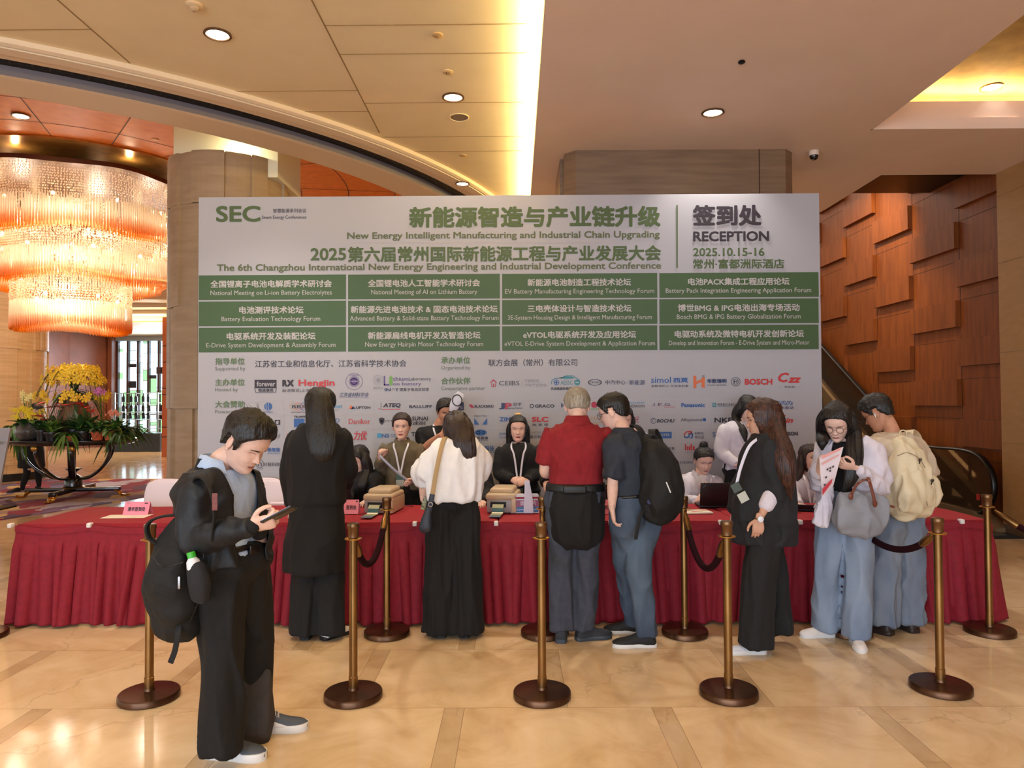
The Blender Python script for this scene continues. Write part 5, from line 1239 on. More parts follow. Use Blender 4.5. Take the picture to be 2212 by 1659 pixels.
def _cub(z, ys):
    i = int(np.clip(np.searchsorted(_hz, z)-1, 0, len(_hz)-2)); t = (z-_hz[i])/(_hz[i+1]-_hz[i])
    return ys[i]*(1-t)+ys[i+1]*t
_zs = list(np.linspace(-.122, .116, 92)); _tab = {}
def _sm(ys):
    v = np.interp(_zs, _hz, ys)
    for _ in range(5): v[1:-1] = .25*v[:-2]+.5*v[1:-1]+.25*v[2:]
    return v
_tw, _tf, _tb = _sm(_hw), _sm(_hf), _sm(_hb)
def _g(x, s): return math.exp(-(x/s)**2)
def fbump(x, z, fem):
    ax = abs(x); t = min(1, max(0, (.008-z)/.040)); y = 0
    na = (.0185 if fem else .022)*t**1.25
    if z < -.032: na *= max(0, 1-(-.032-z)/.010)**.7 if z > -.042 else 0
    y += na*_g(x, .0055+.0065*t)
    y += .0065*_g(ax-.0115, .005)*_g(z+.029, .006)
    y += -.0070*_g(ax-.031, .014)*_g(z-.001, .011)+.0026*_g(z-.021, .008)*_g(ax-.028, .02)*(.6 if fem else 1.1)
    y += .0035*_g(ax-.040, .017)*_g(z+.032, .018)
    y += .0042*_g(x, .015)*_g(z+.0575, .0042)+.0050*_g(x, .013)*_g(z+.0685, .005)-.0040*_g(x, .019)*_g(z+.0630, .0018)
    y += -.0030*_g(x, .016)*_g(z+.079, .006)+.0040*_g(x, .015)*_g(z+.096, .011)
    return y
def fsurf(x, z, fem, off=0.0):
    w = np.interp(z, _zs, _tw); f = np.interp(z, _zs, _tf); q = min(.98, abs(x)/w)
    return V((x, f*(1-q**2.25)**(1/2.25)+fbump(x, z, fem)+off, z))
_HT = {}
def head_template(fem):
    if fem in _HT: return _HT[fem]
    n = 92; th = []
    for i in range(n):
        u = -1+2*i/n; th.append(math.pi*u*(.42+.58*abs(u)))
    rows = []
    for k, z in enumerate(_zs):
        w, f, b = _tw[k], _tf[k], _tb[k]; row = []
        mid = 0.0 if b < -.005 else (f+b)/2*0+b+.02
        for t in th:
            s_, c_ = math.sin(t), math.cos(t)
            if c_ >= 0:
                sx = math.copysign(abs(s_)**(2/2.25), s_); cy_ = abs(c_)**(2/2.25); x = w*sx; y = max(b, 0)+(f-max(b, 0))*cy_ + fbump(x, z, fem)*min(1, c_*2.2)
            else:
                x = w*s_; y = max(b, 0)+(min(b, 0) if b < 0 else -.0)*abs(c_)
            row.append(V((x, y, z)))
        rows.append(row)
    _HT[fem] = rows; return rows
def strip(mb, xs, lo, up, fem, off, mi, mx):
    vs = []; n = len(xs)
    for x, a, b in zip(xs, lo, up):
        for q in range(4):
            z = a+(b-a)*q/3; vs.append(mx @ fsurf(x, z, fem, off))
    mb.add(vs, [(4*i+q, 4*i+q+1, 4*i+5+q, 4*i+4+q) for i in range(n-1) for q in range(3)], mi)
def add_head(mb, mx, fem=True, eyes=.8, lip=1, look=0.0):
    "material slots: 0 skin 1 lips 2 white 3 iris 4 brow"
    rows = head_template(fem)
    mb.loft([[mx @ p for p in r] for r in rows], 0, True)
    for s in (-1, 1):
        c = V((s*.0755, -.010, -.008)); tl = Matrix.Rotation(-s*R(18), 4, 'Z') @ Matrix.Rotation(R(-8), 4, 'X')
        m2 = mx @ Matrix.Translation(c) @ tl
        mb.ball((0, 0, 0), (.0055, .015, .029), 0, 12, 10, m2); mb.torus((s*.003, 0, .003), .0185, .0038, (1, 0, 0), 18, 6, 0, mx=m2 @ Matrix.Diagonal((1, .8, 1.3, 1)))
        mb.ball((s*.001, .004, -.024), (.005, .008, .009), 0, 8, 6, m2)
    hw = .0145 if fem else .0138; h = .0056*eyes
    for s in (-1, 1):
        cx = s*.0315; xs = [-hw+2*hw*i/14 for i in range(15)]
        U = lambda x: .001+h*(1-(x/hw)**2)**.7+.0010*s*x/hw if abs(x) < hw else .001+.001*s*x/hw
        D = lambda x: .001-h*.62*(1-(x/hw)**2)**.8+.0010*s*x/hw if abs(x) < hw else .001+.001*s*x/hw
        ey = lambda x: U(x); ed = lambda x: D(x)
        if eyes > .3:
            strip(mb, [cx+x for x in xs], [ed(x) for x in xs], [ey(x) for x in xs], fem, .0012, 2, mx)
            r = .0058; xi = [-r+2*r*i/8 for i in range(9)]; lx = look*.004
            strip(mb, [cx+lx+x for x in xi], [max(ed(x+lx), -math.sqrt(max(0, r*r-x*x))+.001) for x in xi], [min(ey(x+lx), math.sqrt(max(0, r*r-x*x))+.0015) for x in xi], fem, .0018, 3, mx)
        th = .0016 if fem else .0012
        strip(mb, [cx+x for x in xs], [ey(x)-.0002 for x in xs], [ey(x)+th for x in xs], fem, .0022, 4, mx)
        xb = [-.019+.038*i/10 for i in range(11)]
        bz = lambda x: .0185+.0032*(1-((x*s-.003)/.020)**2)
        bt_ = (.0020 if fem else .0032)
        strip(mb, [cx+s*.001+x for x in xb], [bz(x)-bt_*(1-.6*max(0, x*s/.019)) for x in xb], [bz(x)+bt_*(1-.6*max(0, x*s/.019)) for x in xb], fem, .0016, 4, mx)
        mb.ball((s*.006, fsurf(s*.006, -.037, fem).y-.0005, -.0385), (.003, .0015, .0015), 3, 8, 4, mx)
    lw = .0205 if fem else .022; xs = [-lw+2*lw*i/16 for i in range(17)]
    q = lambda x: max(0, 1-(x/lw)**2)
    strip(mb, xs, [-.0635 for x in xs], [-.0635+(.0072*q(x)**.8-.0016*_g(x, .004)) for x in xs], fem, .0008, 1, mx)
    strip(mb, xs, [-.0640-.0085*q(x)**.75 for x in xs], [-.0636 for x in xs], fem, .0008, 1, mx)
    strip(mb, xs, [-.0642 for x in xs], [-.0632 for x in xs], fem, .0012, 4, mx)
def haircap(mb, mx, fem, line, th=.014, seed=0, mi=0, puff=None, rough=.35):
    rows = head_template(fem); L = sorted(line); ys = [p[0] for p in L]; zs = [p[1] for p in L]; out = []
    for r in rows:
        ro = []
        for p in r:
            zl = np.interp(p.y, ys, zs)+.006*noise.noise(V((p.x*60, p.y*60, seed)))
            m = min(1, max(0, (p.z-zl)/.012)); m = m*m*(3-2*m)
            d = (p-V((0, -.012, .0))).normalized()
            t = th*(1+rough*noise.noise(V((p.x*38+seed, p.y*38, p.z*14)))+.25*noise.noise(V((p.x*120, p.y*120, p.z*30+seed))))
            if puff: t += puff(p)
            ro.append(mx @ (p+d*(-.010*(1-m)+t*m)))
        out.append(ro)
    mb.loft(out, mi, True)
SHORT = [(.10, .072), (.08, .064), (.062, .045), (.045, .024), (.03, .004), (.018, -.012), (.006, .022), (-.022, .022), (-.032, -.02), (-.055, -.052), (-.10, -.058)]
LONG = [(.10, .082), (.085, .074), (.070, .056), (.056, .030), (.046, .0), (.036, -.05), (.022, -.12), (-.10, -.12)]
UPDO = [(.10, .074), (.08, .066), (.06, .048), (.042, .03), (.02, .0), (.0, .01), (-.02, .0), (-.04, -.04), (-.1, -.055)]
def lock(mb, pts, rads, side=(1, 0, 0), n=40, k=7, seed=0, amp=.10, mi=0, freq=5):
    "a mass of straight hair with strand ridges"
    t = MB(); t.tube(pts, rads, side, n, k); m = len(t.v)//n; cs = [sum((V(p) for p in t.v[i*n:(i+1)*n]), V((0, 0, 0)))/n for i in range(m)]
    for i in range(m):
        for j in range(n):
            a = 2*math.pi*j/n; q = V(t.v[i*n+j])-cs[i]
            d = 1+amp*noise.noise(V((math.cos(a)*freq+seed, math.sin(a)*freq, i*.07)))+amp*.7*noise.noise(V((math.cos(a)*freq*2.6, math.sin(a)*freq*2.6+seed, i*.1)))
            t.v[i*n+j] = tuple(cs[i]+q*d)
    mb.add(t.v, t.f, mi)
_HC = {}
def hand_geo(curl, tcurl=.5, spread=.0):
    "right hand, wrist at origin, fingers +X, thumb +Y, back +Z"
    k = (tuple(curl), tcurl, spread)
    if k in _HC: return _HC[k]
    mb = MB()
    mb.tube([V((-.03, 0, 0)), V((0, 0, 0)), V((.03, 0, 0)), V((.065, -.001, .0)), V((.088, -.002, 0))], [(.026, .019), (.027, .018), (.036, .016), (.041, .0145), (.037, .011)], (0, 1, 0), 16, 3, sq=2.5)
    for i, (y, L, r) in enumerate(((.029, .072, .0082), (.009, .080, .0085), (-.011, .073, .0080), (-.029, .058, .0070))):
        c = curl[i]; p = V((.082-.004*abs(i-1), y, 0)); a = 0; pts = [p-V((.02, 0, 0)), p]; sp = spread*(1.5-i)*.5
        for f_, q in ((.45, .9), (.30, 1.25), (.25, 1.0)):
            a += c*q*1.25; d = V((math.cos(a)*math.cos(sp), math.cos(a)*math.sin(sp), -math.sin(a))); p = p+d*L*f_; pts.append(p)
        mb.tube(pts, [r*1.02, r*1.05, r, r*.95, r*.8], (0, 1, 0), 10, 3)
    t0 = V((.018, .026, -.006)); d1 = V((.62, .66, -.30*tcurl-.12)).normalized(); d2 = V((.85, .42-.5*tcurl, -.5*tcurl)).normalized(); d3 = V((.95, .22-.7*tcurl, -.5*tcurl)).normalized()
    mb.tube([t0-d1*.01, t0+d1*.035, t0+d1*.04+d2*.03, t0+d1*.04+d2*.03+d3*.022], [.0145, .0115, .0098, .0082], (0, 0, 1), 10, 3)
    me = remesh(mb, .0032, 3); vs = [tuple(v.co) for v in me.vertices]; fs = [tuple(p.vertices) for p in me.polygons]; bpy.data.meshes.remove(me)
    _HC[k] = (vs, fs); return _HC[k]
RELAX = ((.28, .32, .36, .42), .35); HOLD = ((.75, .8, .85, .9), .8); FLAT = ((.1, .1, .12, .15), .2); PINCH = ((.55, .7, .85, .95), .9); FIST = ((1.05, 1.1, 1.15, 1.2), .9)
def add_hand(mb, wrist, d, palm, right=True, pose=RELAX, scale=1.0, mi=0):
    d = V(d).normalized(); z = -V(palm); z = (z-d*z.dot(d)).normalized(); y = z.cross(d)
    if not right: y = -y
    m = Matrix((( d.x, y.x, z.x), (d.y, y.y, z.y), (d.z, y.z, z.z))).to_4x4()
    m = Matrix.Translation(wrist) @ m @ Matrix.Scale(scale, 4); vs, fs = hand_geo(*pose)
    if not right: fs = [tuple(reversed(f)) for f in fs]
    mb.add([m @ V(v) for v in vs], fs, mi)
def shoe(parent, heel, d, sole_m, up_m, L=.27, name='shoe', lace=None, h=.085, w=.046, tilt=0, accent=None, st=.028):
    "heel: point on the ground under the heel, d: toe direction"
    d = V((d[0], d[1], 0)).normalized(); s_ = V((d.y, -d.x, 0)); mx = Matrix(((s_.x, d.x, 0, heel[0]), (s_.y, d.y, 0, heel[1]), (0, 0, 1, heel[2]), (0, 0, 0, 1)))
    if tilt: mx = mx @ Matrix.Translation((0, L*.72, 0)) @ Matrix.Rotation(-R(tilt), 4, 'X') @ Matrix.Translation((0, -L*.72, 0))
    def ring(t, hw, z): return (t, hw, z)
    outl = [(0, .55), (.05, .78), (.15, .86), (.35, .80), (.5, .82), (.68, 1.0), (.8, .98), (.9, .82), (.97, .5), (1, .12)]
    def layer(z, gr, li=0): 
        A = crom([(t*L, v*w*gr) for t, v in outl], 3); return [mx @ V((q[1], q[0], z)) for q in A]+[mx @ V((-q[1], q[0], z)) for q in reversed(A)]
    mb = MB(); mb.loft([layer(0, .93), layer(.006, 1.03), layer(st-.006, 1.04), layer(st, .98)]); so = None
    up = MB(); A = []
    prof = [(-.0, .60, .4), (.06, .86, .95), (.2, .88, 1.0), (.34, .80, .95), (.46, .80, .74), (.6, .92, .55), (.75, .94, .44), (.88, .74, .36), (.98, .30, .20)]
    rings = []
    for q in crom([(t*L, a*w, b*h) for t, a, b in prof], 4):
        r = []
        for j in range(20):
            a = 2*math.pi*j/20; c_ = math.cos(a); ss = math.sin(a)
            r.append(mx @ V((q[1]*math.copysign(abs(c_)**.75, c_), q[0]+.004, .022+max(0, q[2]*max(0, ss)**.85) if ss > 0 else .02)))
        rings.append(r)
    up.loft(rings); o = up.build(name, up_m, parent, True, ang=60)
    mb.build('sole', sole_m, o, True)
    if lace:
        lb = MB()
        for k in range(5):
            t = .36+.055*k; zz = .022+h*(.93-.10*k-.012*k*k); a = mx @ V((-.022, t*L, zz-.004)); b = mx @ V((.022, (t+.03)*L, zz-.006)); c = mx @ V((0, (t+.015)*L, zz+.004))
            lb.tube([a, c, b], .0032, n=6, k=2); a = mx @ V((.022, t*L, zz-.004)); b = mx @ V((-.022, (t+.03)*L, zz-.006)); lb.tube([a, c, b], .0032, n=6, k=2)
        lb.build('laces', lace, o, True)
    if accent:
        ab = MB()
        for s in (-1, 1):
            pts = [mx @ V((s*w*.86, L*.14, .045)), mx @ V((s*w*.84, L*.32, .06)), mx @ V((s*w*.86, L*.5, .045)), mx @ V((s*w*.95, L*.68, .035))]
            ab.tube(pts, [(.010, .003), (.013, .003), (.012, .003), (.005, .002)], (0, 0, 1), 8, 3)
        ab.build('side_panel', accent, o, True)
    return o
TORSO_M = [(-.20, .10, .075), (-.08, .168, .108), (.08, .168, .112), (.33, .148, .10), (.58, .165, .118), (.75, .182, .115), (.85, .174, .092), (.91, .135, .076), (.965, .085, .064), (1.05, .055, .055)]
TORSO_F = [(-.20, .10, .075), (-.08, .165, .105), (.08, .158, .105), (.35, .122, .088), (.60, .138, .105), (.75, .150, .100), (.85, .143, .082), (.91, .110, .066), (.965, .070, .056), (1.05, .046, .048)]
class Fig:
    """a person: joints in world space; yaw = heading in degrees (0 faces away from the camera, 90 faces left)"""
    def __init__(s, label, x, y, hip, neck, head, yaw=0, pitch=0, hyaw=None, roll=0, fem=True, skin=SK, group=None, spine=0.0, syaw=None, sw=None, hs=1.0):
        s.root = thing('person', label, 'person', (x, y, 0), group); s.fem = fem; s.skin = skin; s.hip = V(hip); s.neck = V(neck); s.headc = V(head)
        s.yaw = R(yaw); s.sy = R(yaw if syaw is None else syaw); hy = R(yaw if hyaw is None else hyaw)
        s.F = V((-math.sin(s.yaw), math.cos(s.yaw), 0)); s.S = V((s.F.y, -s.F.x, 0))
        s.F2 = V((-math.sin(s.sy), math.cos(s.sy), 0)); s.S2 = V((s.F2.y, -s.F2.x, 0))
        s.hm = Matrix.Translation(s.headc) @ Matrix.Rotation(hy, 4, 'Z') @ Matrix.Rotation(R(-pitch), 4, 'X') @ Matrix.Rotation(R(roll), 4, 'Y') @ Matrix.Scale(hs, 4)
        s.spine = spine; s.tab = TORSO_F if fem else TORSO_M; s.sw = (sw or (.158 if fem else .19))-.012
        s.shR = s.sp(.85)+s.S2*s.sw+V((0, 0, -.012)); s.shL = s.sp(.85)-s.S2*s.sw+V((0, 0, -.012))
        s.arm = {}; s.leg = {}
    def sp(s, t):
        p = s.hip.lerp(s.neck, t); b = 4*max(0, min(1, t))*(1-max(0, min(1, t)))
        return p-s.F2*s.spine*b
    def side(s, t): return s.S.lerp(s.S2, max(0, min(1, t)))
    def head_dir(s): return s.hm.to_3x3() @ V((0, 1, 0))
    def torso(s, mb, ease=0.0, t0=None, t1=None, tab=None, n=28, k=4):
        fine = crom(tab or s.tab, k); tt = [q[0] for q in fine]
        a = tt[0] if t0 is None else max(t0, tt[0]); b = tt[-1] if t1 is None else min(t1, tt[-1])
        ts = sorted(set([a, b]+[t for t in tt if a < t < b])); rings = []
        for q in [(t, np.interp(t, tt, [x[1] for x in fine])+ease, np.interp(t, tt, [x[2] for x in fine])+ease) for t in ts]:
            t, w, d = q; c = s.sp(t); sd = s.side(t); f = V((-sd.y, sd.x, 0)); up = (s.neck-s.hip).normalized(); f = (f-up*f.dot(up)*.8).normalized()
            rings.append([c+sd*w*math.copysign(abs(math.cos(a))**.87, math.cos(a))+f*d*math.copysign(abs(math.sin(a))**.87, math.sin(a)) for a in (2*math.pi*j/n for j in range(n))])
        mb.loft(rings); return mb
    def build_body(s, hands=True, legs=True, eyes=.8, lips=None, vox=.011, look=0.0, bare_arm=1.0):
        mb = MB(); s.torso(mb, -.012)
        base = s.sp(.90); hb = s.hm @ V((0, -.025, -.07)); mb.tube([base, s.sp(1.02), hb, s.hm @ V((0, -.02, -.02))], [(.048, .048), (.052, .052), (.05, .052), (.045, .05)] if not s.fem else [(.04, .042), (.042, .045), (.043, .046), (.04, .044)], s.S2, 18, 4)
        for k, (sh, el, wr, hd, palm, pose) in s.arm.items():
            q = .88 if s.fem else 1.0; q *= bare_arm
            mb.tube([s.sp(.70).lerp(sh, .35), sh+V((0, 0, -.012)), sh.lerp(el, .5), el, el.lerp(wr, .4), wr], [.035*q, .040*q, .046*q, .038*q, .038*q, (.027*q, .022*q)], s.S2, 14, 4)
        if legs:
            for k, (hp, kn, an) in s.leg.items():
                mb.tube([hp, hp.lerp(kn, .5), kn, kn.lerp(an, .35), an, an+V((0, 0, -.02))], [.082, .070, .050, .048, .032, .030], s.S, 14, 3)
        me = remesh(mb, vox, 3); g = MB(); g.add([tuple(v.co) for v in me.vertices], [tuple(p.vertices) for p in me.polygons]); bpy.data.meshes.remove(me)
        add_head(g, s.hm, s.fem, eyes, look=look)
        if hands:
            for k, (sh, el, wr, hd, palm, pose) in s.arm.items():
                if hd is not None: add_hand(g, wr, hd, palm, k == 'R', pose, .92 if s.fem else 1.04)
        s.body = g.build('body', [s.skin, lips or (LIPR if s.fem else LIPN), EYEW, IRIS, BROW], s.root, True, ang=75)
        return s.body
    def setarm(s, k, el, wr, hd=None, palm=(0, 0, -1), pose=RELAX, sh=None):
        s.arm[k] = (V(sh) if sh else (s.shR if k == 'R' else s.shL), V(el), V(wr), V(hd) if hd is not None else None, V(palm), pose)
    def setleg(s, k, knee, ankle):
        s.leg[k] = (s.hip+s.S*(.088 if k == 'R' else -.088)+V((0, 0, -.06)), V(knee), V((ankle[0], ankle[1], max(.09, ankle[2]))))
    def cloth(s, name, m, parts, vox=.012, sm=4, fold=.006, sc=(7, 7, 3), seed=1, label=None, cut=None, shape=None):
        mb = MB()
        for f in parts: f(mb)
        me = remesh(mb, vox, sm, folds(fold, sc, seed) if fold else None)
        if cut or shape:
            bm = bmesh.new(); bm.from_mesh(me)
            if shape:
                for v in bm.verts: v.co = shape(v.co)
            if cut:
                bmesh.ops.delete(bm, geom=[v for v in bm.verts if cut(v.co)], context='VERTS')
                for _ in range(6):
                    new = {}
                    for v in bm.verts:
                        nb = [e.other_vert(v).co for e in v.link_edges if e.is_boundary]
                        if len(nb) == 2: new[v] = v.co*.4+(nb[0]+nb[1])*.3
                    for v, c in new.items(): v.co = c
            bm.to_mesh(me); bm.free()
        o = meshobj(me, name, m, s.root, label)
        if cut: md = o.modifiers.new('thickness', 'SOLIDIFY'); md.thickness = .004; md.offset = -1
        return o
    def rel(s, p):
        "coordinates of p in the upper-body frame: right, forward, height above the hip"
        q = V(p)-s.hip; return q.dot(s.S2), (V(p)-s.sp(min(1, max(0, q.z/max(.1, (s.neck-s.hip).z))))).dot(s.F2), q.z
    def collar(s, m, r=.062, h=.035, name='collar', flat=1.0, z=0.0, open_=.9, parent=None):
        rings = []; up = (s.neck-s.hip).normalized(); c0 = s.sp(.97)+V((0, 0, z)); n = 40
        for i in range(n+1):
            a = open_*.5+(2*math.pi-open_)*i/n; a += 0; d = s.F2*math.cos(a)+s.S2*math.sin(a); f = max(0, math.cos(a))
            base = c0+d*r*flat+V((0, 0, -.030*f)); top = c0+d*(r*.84)+up*h+V((0, 0, -.03*f)); out = c0+d*(r*1.22+.012*f)+up*(h*.05)+V((0, 0, -.035*f-.006)); 
            rings.append([base, top, top+d*.006, out, out-V((0, 0, .004)), base+d*.004])
        mb = MB(); mb.loft(rings, 0, True); return mb.build(name, m, parent or s.root, True, ang=70)
    def sleeve(s, k, rads, upto=1.0, frac=None):
        sh, el, wr = s.arm[k][:3]; inner = s.sp(.70).lerp(sh, .35)
        pts = [inner, sh, sh.lerp(el, .5), el]; 
        if upto > .5: pts += [el.lerp(wr, .5), wr] if upto >= 1 else [el.lerp(wr, (upto-.5)*2)]
        elif upto < .5: pts = [inner, sh, sh.lerp(el, upto*2)]
        r = list(rads[:len(pts)]); r[0] *= .62; r[1] *= .78
        while len(r) < len(pts): r.append(r[-1])
        return lambda mb: mb.tube(pts, r, s.S2, 18, 5, dome=False)
    def pants_leg(s, k, rads, hemz=.03, ext=(0, 0, 0)):
        hp, kn, an = s.leg[k]; e = V((an.x, an.y, hemz))+V(ext)
        pts = [s.hip.lerp(hp, .6)+V((0, 0, .05)), hp+V((0, 0, -.05)), hp.lerp(kn, .55), kn, kn.lerp(an, .5), e]
        return lambda mb: mb.tube(pts, rads, s.S, 22, 5, dome=False)
    def pelvis(s, ease, t0=-.22, t1=.2):
        return lambda mb: s.torso(mb, ease, t0, t1)
    def hair(s, m, line, th=.014, seed=0, extra=None, puff=None, name='hair', rough=.35):
        mb = MB(); haircap(mb, s.hm, s.fem, line, th, seed, 0, puff, rough)
        if extra: extra(mb)
        return mb.build(name, m, s.root, True, ang=80)
    def H(s, x, y, z): return s.hm @ V((x, y, z))
def straps(parent, name, pts, w, th, m, side=(0, 1, 0), n=8, k=5, sq=4, label=None):
    return MB().tube(pts, [(w, th)]*len(pts), side, n, k, sq=sq).build(name, m, parent, True, label=label)
def glasses(fig, m=None, r=.021):
    mb = MB()
    for s_ in (-1, 1):
        mb.torus((s_*.0315, .099, -.001), r, .0014, (0, 1, 0), 28, 6, mx=fig.hm)
        mb.tube([fig.hm @ V((s_*.052, .097, .004)), fig.hm @ V((s_*.074, .06, .004)), fig.hm @ V((s_*.079, -.01, .002))], .0014, n=6, k=2)
    mb.tube([fig.hm @ V((-.011, .100, .001)), fig.hm @ V((0, .106, .003)), fig.hm @ V((.011, .100, .001))], .0014, n=6, k=2)
    mb.build('glasses', m or mat('glasses_frame', (30, 20, 18), .3), fig.root, True)
def lanyard(fig, drop, badge=True, m=None, off=.0, ease=.02, w=.055):
    m = m or mat('lanyard_print', (222, 222, 236), .6)
    F2, S2 = fig.F2, fig.S2; c = fig.sp(1.0); ch = fig.sp(.62)+F2*(.115+ease); end = V((ch.x, ch.y, c.z-drop))+F2*.012
    mb = MB()
    for s_ in (-1, 1):
        pts = [c-F2*.05+S2*s_*.01, c+S2*s_*w+F2*.0+V((0, 0, -.0)), fig.sp(.9)+S2*s_*(w+.01)+F2*(.085+ease), fig.sp(.72)+S2*s_*(w*.7)+F2*(.115+ease), end+S2*s_*.004]
        mb.tube(pts, [(.008, .0015)]*5, S2, 6, 6, sq=4)
    l = mb.build('lanyard', m, fig.root, True)
    if badge:
        b = MB().rbox((-.037, -.002, -.105), (.037, .002, 0), .0018, 0, Matrix.Translation(end+F2*.01+V((0, 0, -.01))) @ Matrix.Rotation(fig.sy, 4, 'Z')).build('badge', mat('badge_card', (176, 184, 176), .3), l)
        MB().box((-.037, .0022, -.045), (.037, .003, 0), 0, Matrix.Translation(end+F2*.01+V((0, 0, -.01))) @ Matrix.Rotation(fig.sy, 4, 'Z')).build('badge_header', mat('badge_green', (70, 96, 84), .4), l)
    return end
def fshoe(f, k, d, *a, **kw):
    an = f.leg[k][2]; d = V((d[0], d[1], 0)).normalized(); return shoe(f.root, V((an.x, an.y, 0))-d*.065, d, *a, **kw)
# ================================================================ people in front of the table
def cm(name, c, c2=None, rough=.85, **k): return mat(name, c, rough, noisec=c2 or tuple(int(v*.9) for v in c), nscale=24, bump=.55, bscale=11, bstretch=(1, 1, .5), **k)
C_black = cm('black_cloth', (13, 12, 14)); C_navyblack = cm('navy_black_nylon', (16, 18, 25), rough=.6); C_char = cm('charcoal_wool', (26, 26, 28)); C_shirtblue = cm('pale_blue_shirt', (176, 196, 226), (166, 186, 218), .7)
C_white = cm('white_blouse', (242, 241, 244), (236, 235, 240)); C_white2 = cm('white_shirt', (224, 216, 226), (214, 206, 218)); C_red = cm('crimson_polo', (142, 24, 34), (130, 18, 28)); C_navy = cm('slate_navy_polo', (44, 50, 62), (38, 43, 55)); C_slate = cm('slate_trousers', (66, 70, 82), (58, 62, 74))
def denim(name, c, c2): return mat(name, c, .85, noisec=c2, nscale=3.5, nstretch=(1, 1, .6), bump=.2, bscale=300, detail=6)
C_jean = denim('mid_denim', (86, 102, 120), (50, 62, 82)); C_jeanL = denim('light_denim', (146, 160, 180), (110, 126, 150)); C_jeanL2 = denim('faded_denim', (128, 138, 152), (96, 108, 130))
C_olive = cm('olive_shirt', (112, 100, 78), (98, 88, 68)); C_suit = cm('dark_grey_suit', (34, 34, 38), (28, 28, 32)); C_beige = cm('beige_knit', (206, 188, 164), (196, 176, 152))
SOLEW = mat('sole_white', (226, 224, 222), .5); SOLEK = mat('sole_black', (24, 24, 26), .6); SHK = mat('shoe_black', (22, 22, 24), .7, bump=.1, bscale=300); SHW = mat('shoe_white', (226, 220, 216), .6); SHG = mat('shoe_grey', (92, 100, 112), .6)
# ---- man with the phone, nearest the camera
g = P
f = Fig('person in black jacket and pale blue shirt bent over a phone, nearest the camera', g(505, 1215, 3.45).x, 3.45, g(503, 1212, 3.45), g(474, 1002, 3.43), g(531, 955, 3.38), -112, 36, fem=False, spine=.035, hs=1.13, sw=.185, skin=SKP)
f.setarm('R', g(414, 1166, 3.24), g(545, 1135, 3.14), (1, -.05, .22), (-.25, .75, .55), HOLD, sh=g(432, 1052, 3.27)); f.setarm('L', g(560, 1175, 3.58), g(560, 1140, 3.40), (.85, -.35, .25), (-.1, -.2, 1), HOLD)
f.setleg('R', g(482, 1405, 3.36), g(478, 1585, 3.31)); f.setleg('L', g(548, 1390, 3.62), g(556, 1540, 3.68))
f.build_body(eyes=.25, lips=LIPN)
f.cloth('shirt', C_shirtblue, [lambda mb: f.torso(mb, .022, .05, .93)], fold=.005, seed=3)
f.collar(C_shirtblue, .084, .050, open_=1.0, z=.012)
def cutj(p):
    r, fw, z = f.rel(p); w = .16*max(0, z-.26); return fw > .02 and -.055-w < r < .085+w and z > -.1
f.cloth('jacket', C_navyblack, [lambda mb: f.torso(mb, .045, -.02, .97), f.sleeve('R', [.085, .088, .078, .072, .062, .045]), f.sleeve('L', [.085, .088, .078, .072, .062, .045])], fold=.006, sc=(9, 9, 7), seed=5, cut=cutj)
for k in 'RL':
    sh, el, wr = f.arm[k][:3]; d = (wr-el).normalized(); MB().tube([wr-d*.055, wr-d*.03, wr+d*.004], [(.040), (.038), (.034)], (0, 0, 1), 20, 2).build('cuff', mat('rib_knit', (16, 16, 20), .9, bump=.4, bscale=200), f.root, True)
mb = MB(); rs = []
for i in range(31):
    a = .75+(2*math.pi-1.5)*i/30; d = f.F2*math.cos(a)+f.S2*math.sin(a); c = f.sp(1.0)+d*.082-f.F2*.012+V((0, 0, -.045*max(0, math.cos(a)))); rs.append([c-V((0, 0, .035))+d*.012, c+V((0, 0, .028))-d*.008, c+V((0, 0, .03))+d*.004, c-V((0, 0, .035))+d*.026])
mb.loft(rs, 0, True); mb.build('rib_collar', MATS['rib_knit'], f.root, True)
f.cloth('trousers', C_black, [f.pelvis(.03, -.22, .17), f.pants_leg('R', [.105, .118, .105, .098, .095, .088], .075), f.pants_leg('L', [.105, .115, .1, .09, .086, .08], .05)], fold=.010, sc=(8, 8, 2), seed=7, vox=.011)
f.cloth('belt', mat('belt_leather', (18, 16, 16), .35), [lambda mb: f.torso(mb, .036, .115, .175)], fold=0, vox=.009)
mb = MB(); c = f.sp(.145)+f.F2*.160; q = Matrix.Translation(c) @ Matrix.Rotation(f.yaw, 4, 'Z'); mb.rbox((-.030, -.006, -.022), (.030, .006, .022), .004, 0, q); mb.build('buckle', mat('buckle_dark', (60, 56, 54), .25, .9), f.root, True)
hz = f.hair(HB, [(.10, .080), (.085, .072), (.066, .056), (.05, .038), (.036, .020), (.028, -.018), (.014, -.028), (.006, .020), (-.024, .020), (-.034, -.03), (-.055, -.05), (-.10, -.05)], .018, 3, puff=lambda p: .010*max(0, p.z/.1), rough=.5)
mb = MB(); rnd = random.Random(4)
for i in range(26):
    a = rnd.uniform(-.06, .06); y = rnd.uniform(-.07, .04); b = f.H(a, y, .118); e = f.H(a+rnd.uniform(-.02, .02), y-rnd.uniform(.0, .04), .118+rnd.uniform(.008, .02)); mb.tube([b, b.lerp(e, .6)+V((0, 0, .008)), e], [.0008, .0006, .0003], n=4, k=2)
mb.build('loose_strands', HB, hz)
sg = mat('shoe_greyblue', (74, 80, 92), .6); wl = mat('shoe_lace', (196, 192, 196), .7)
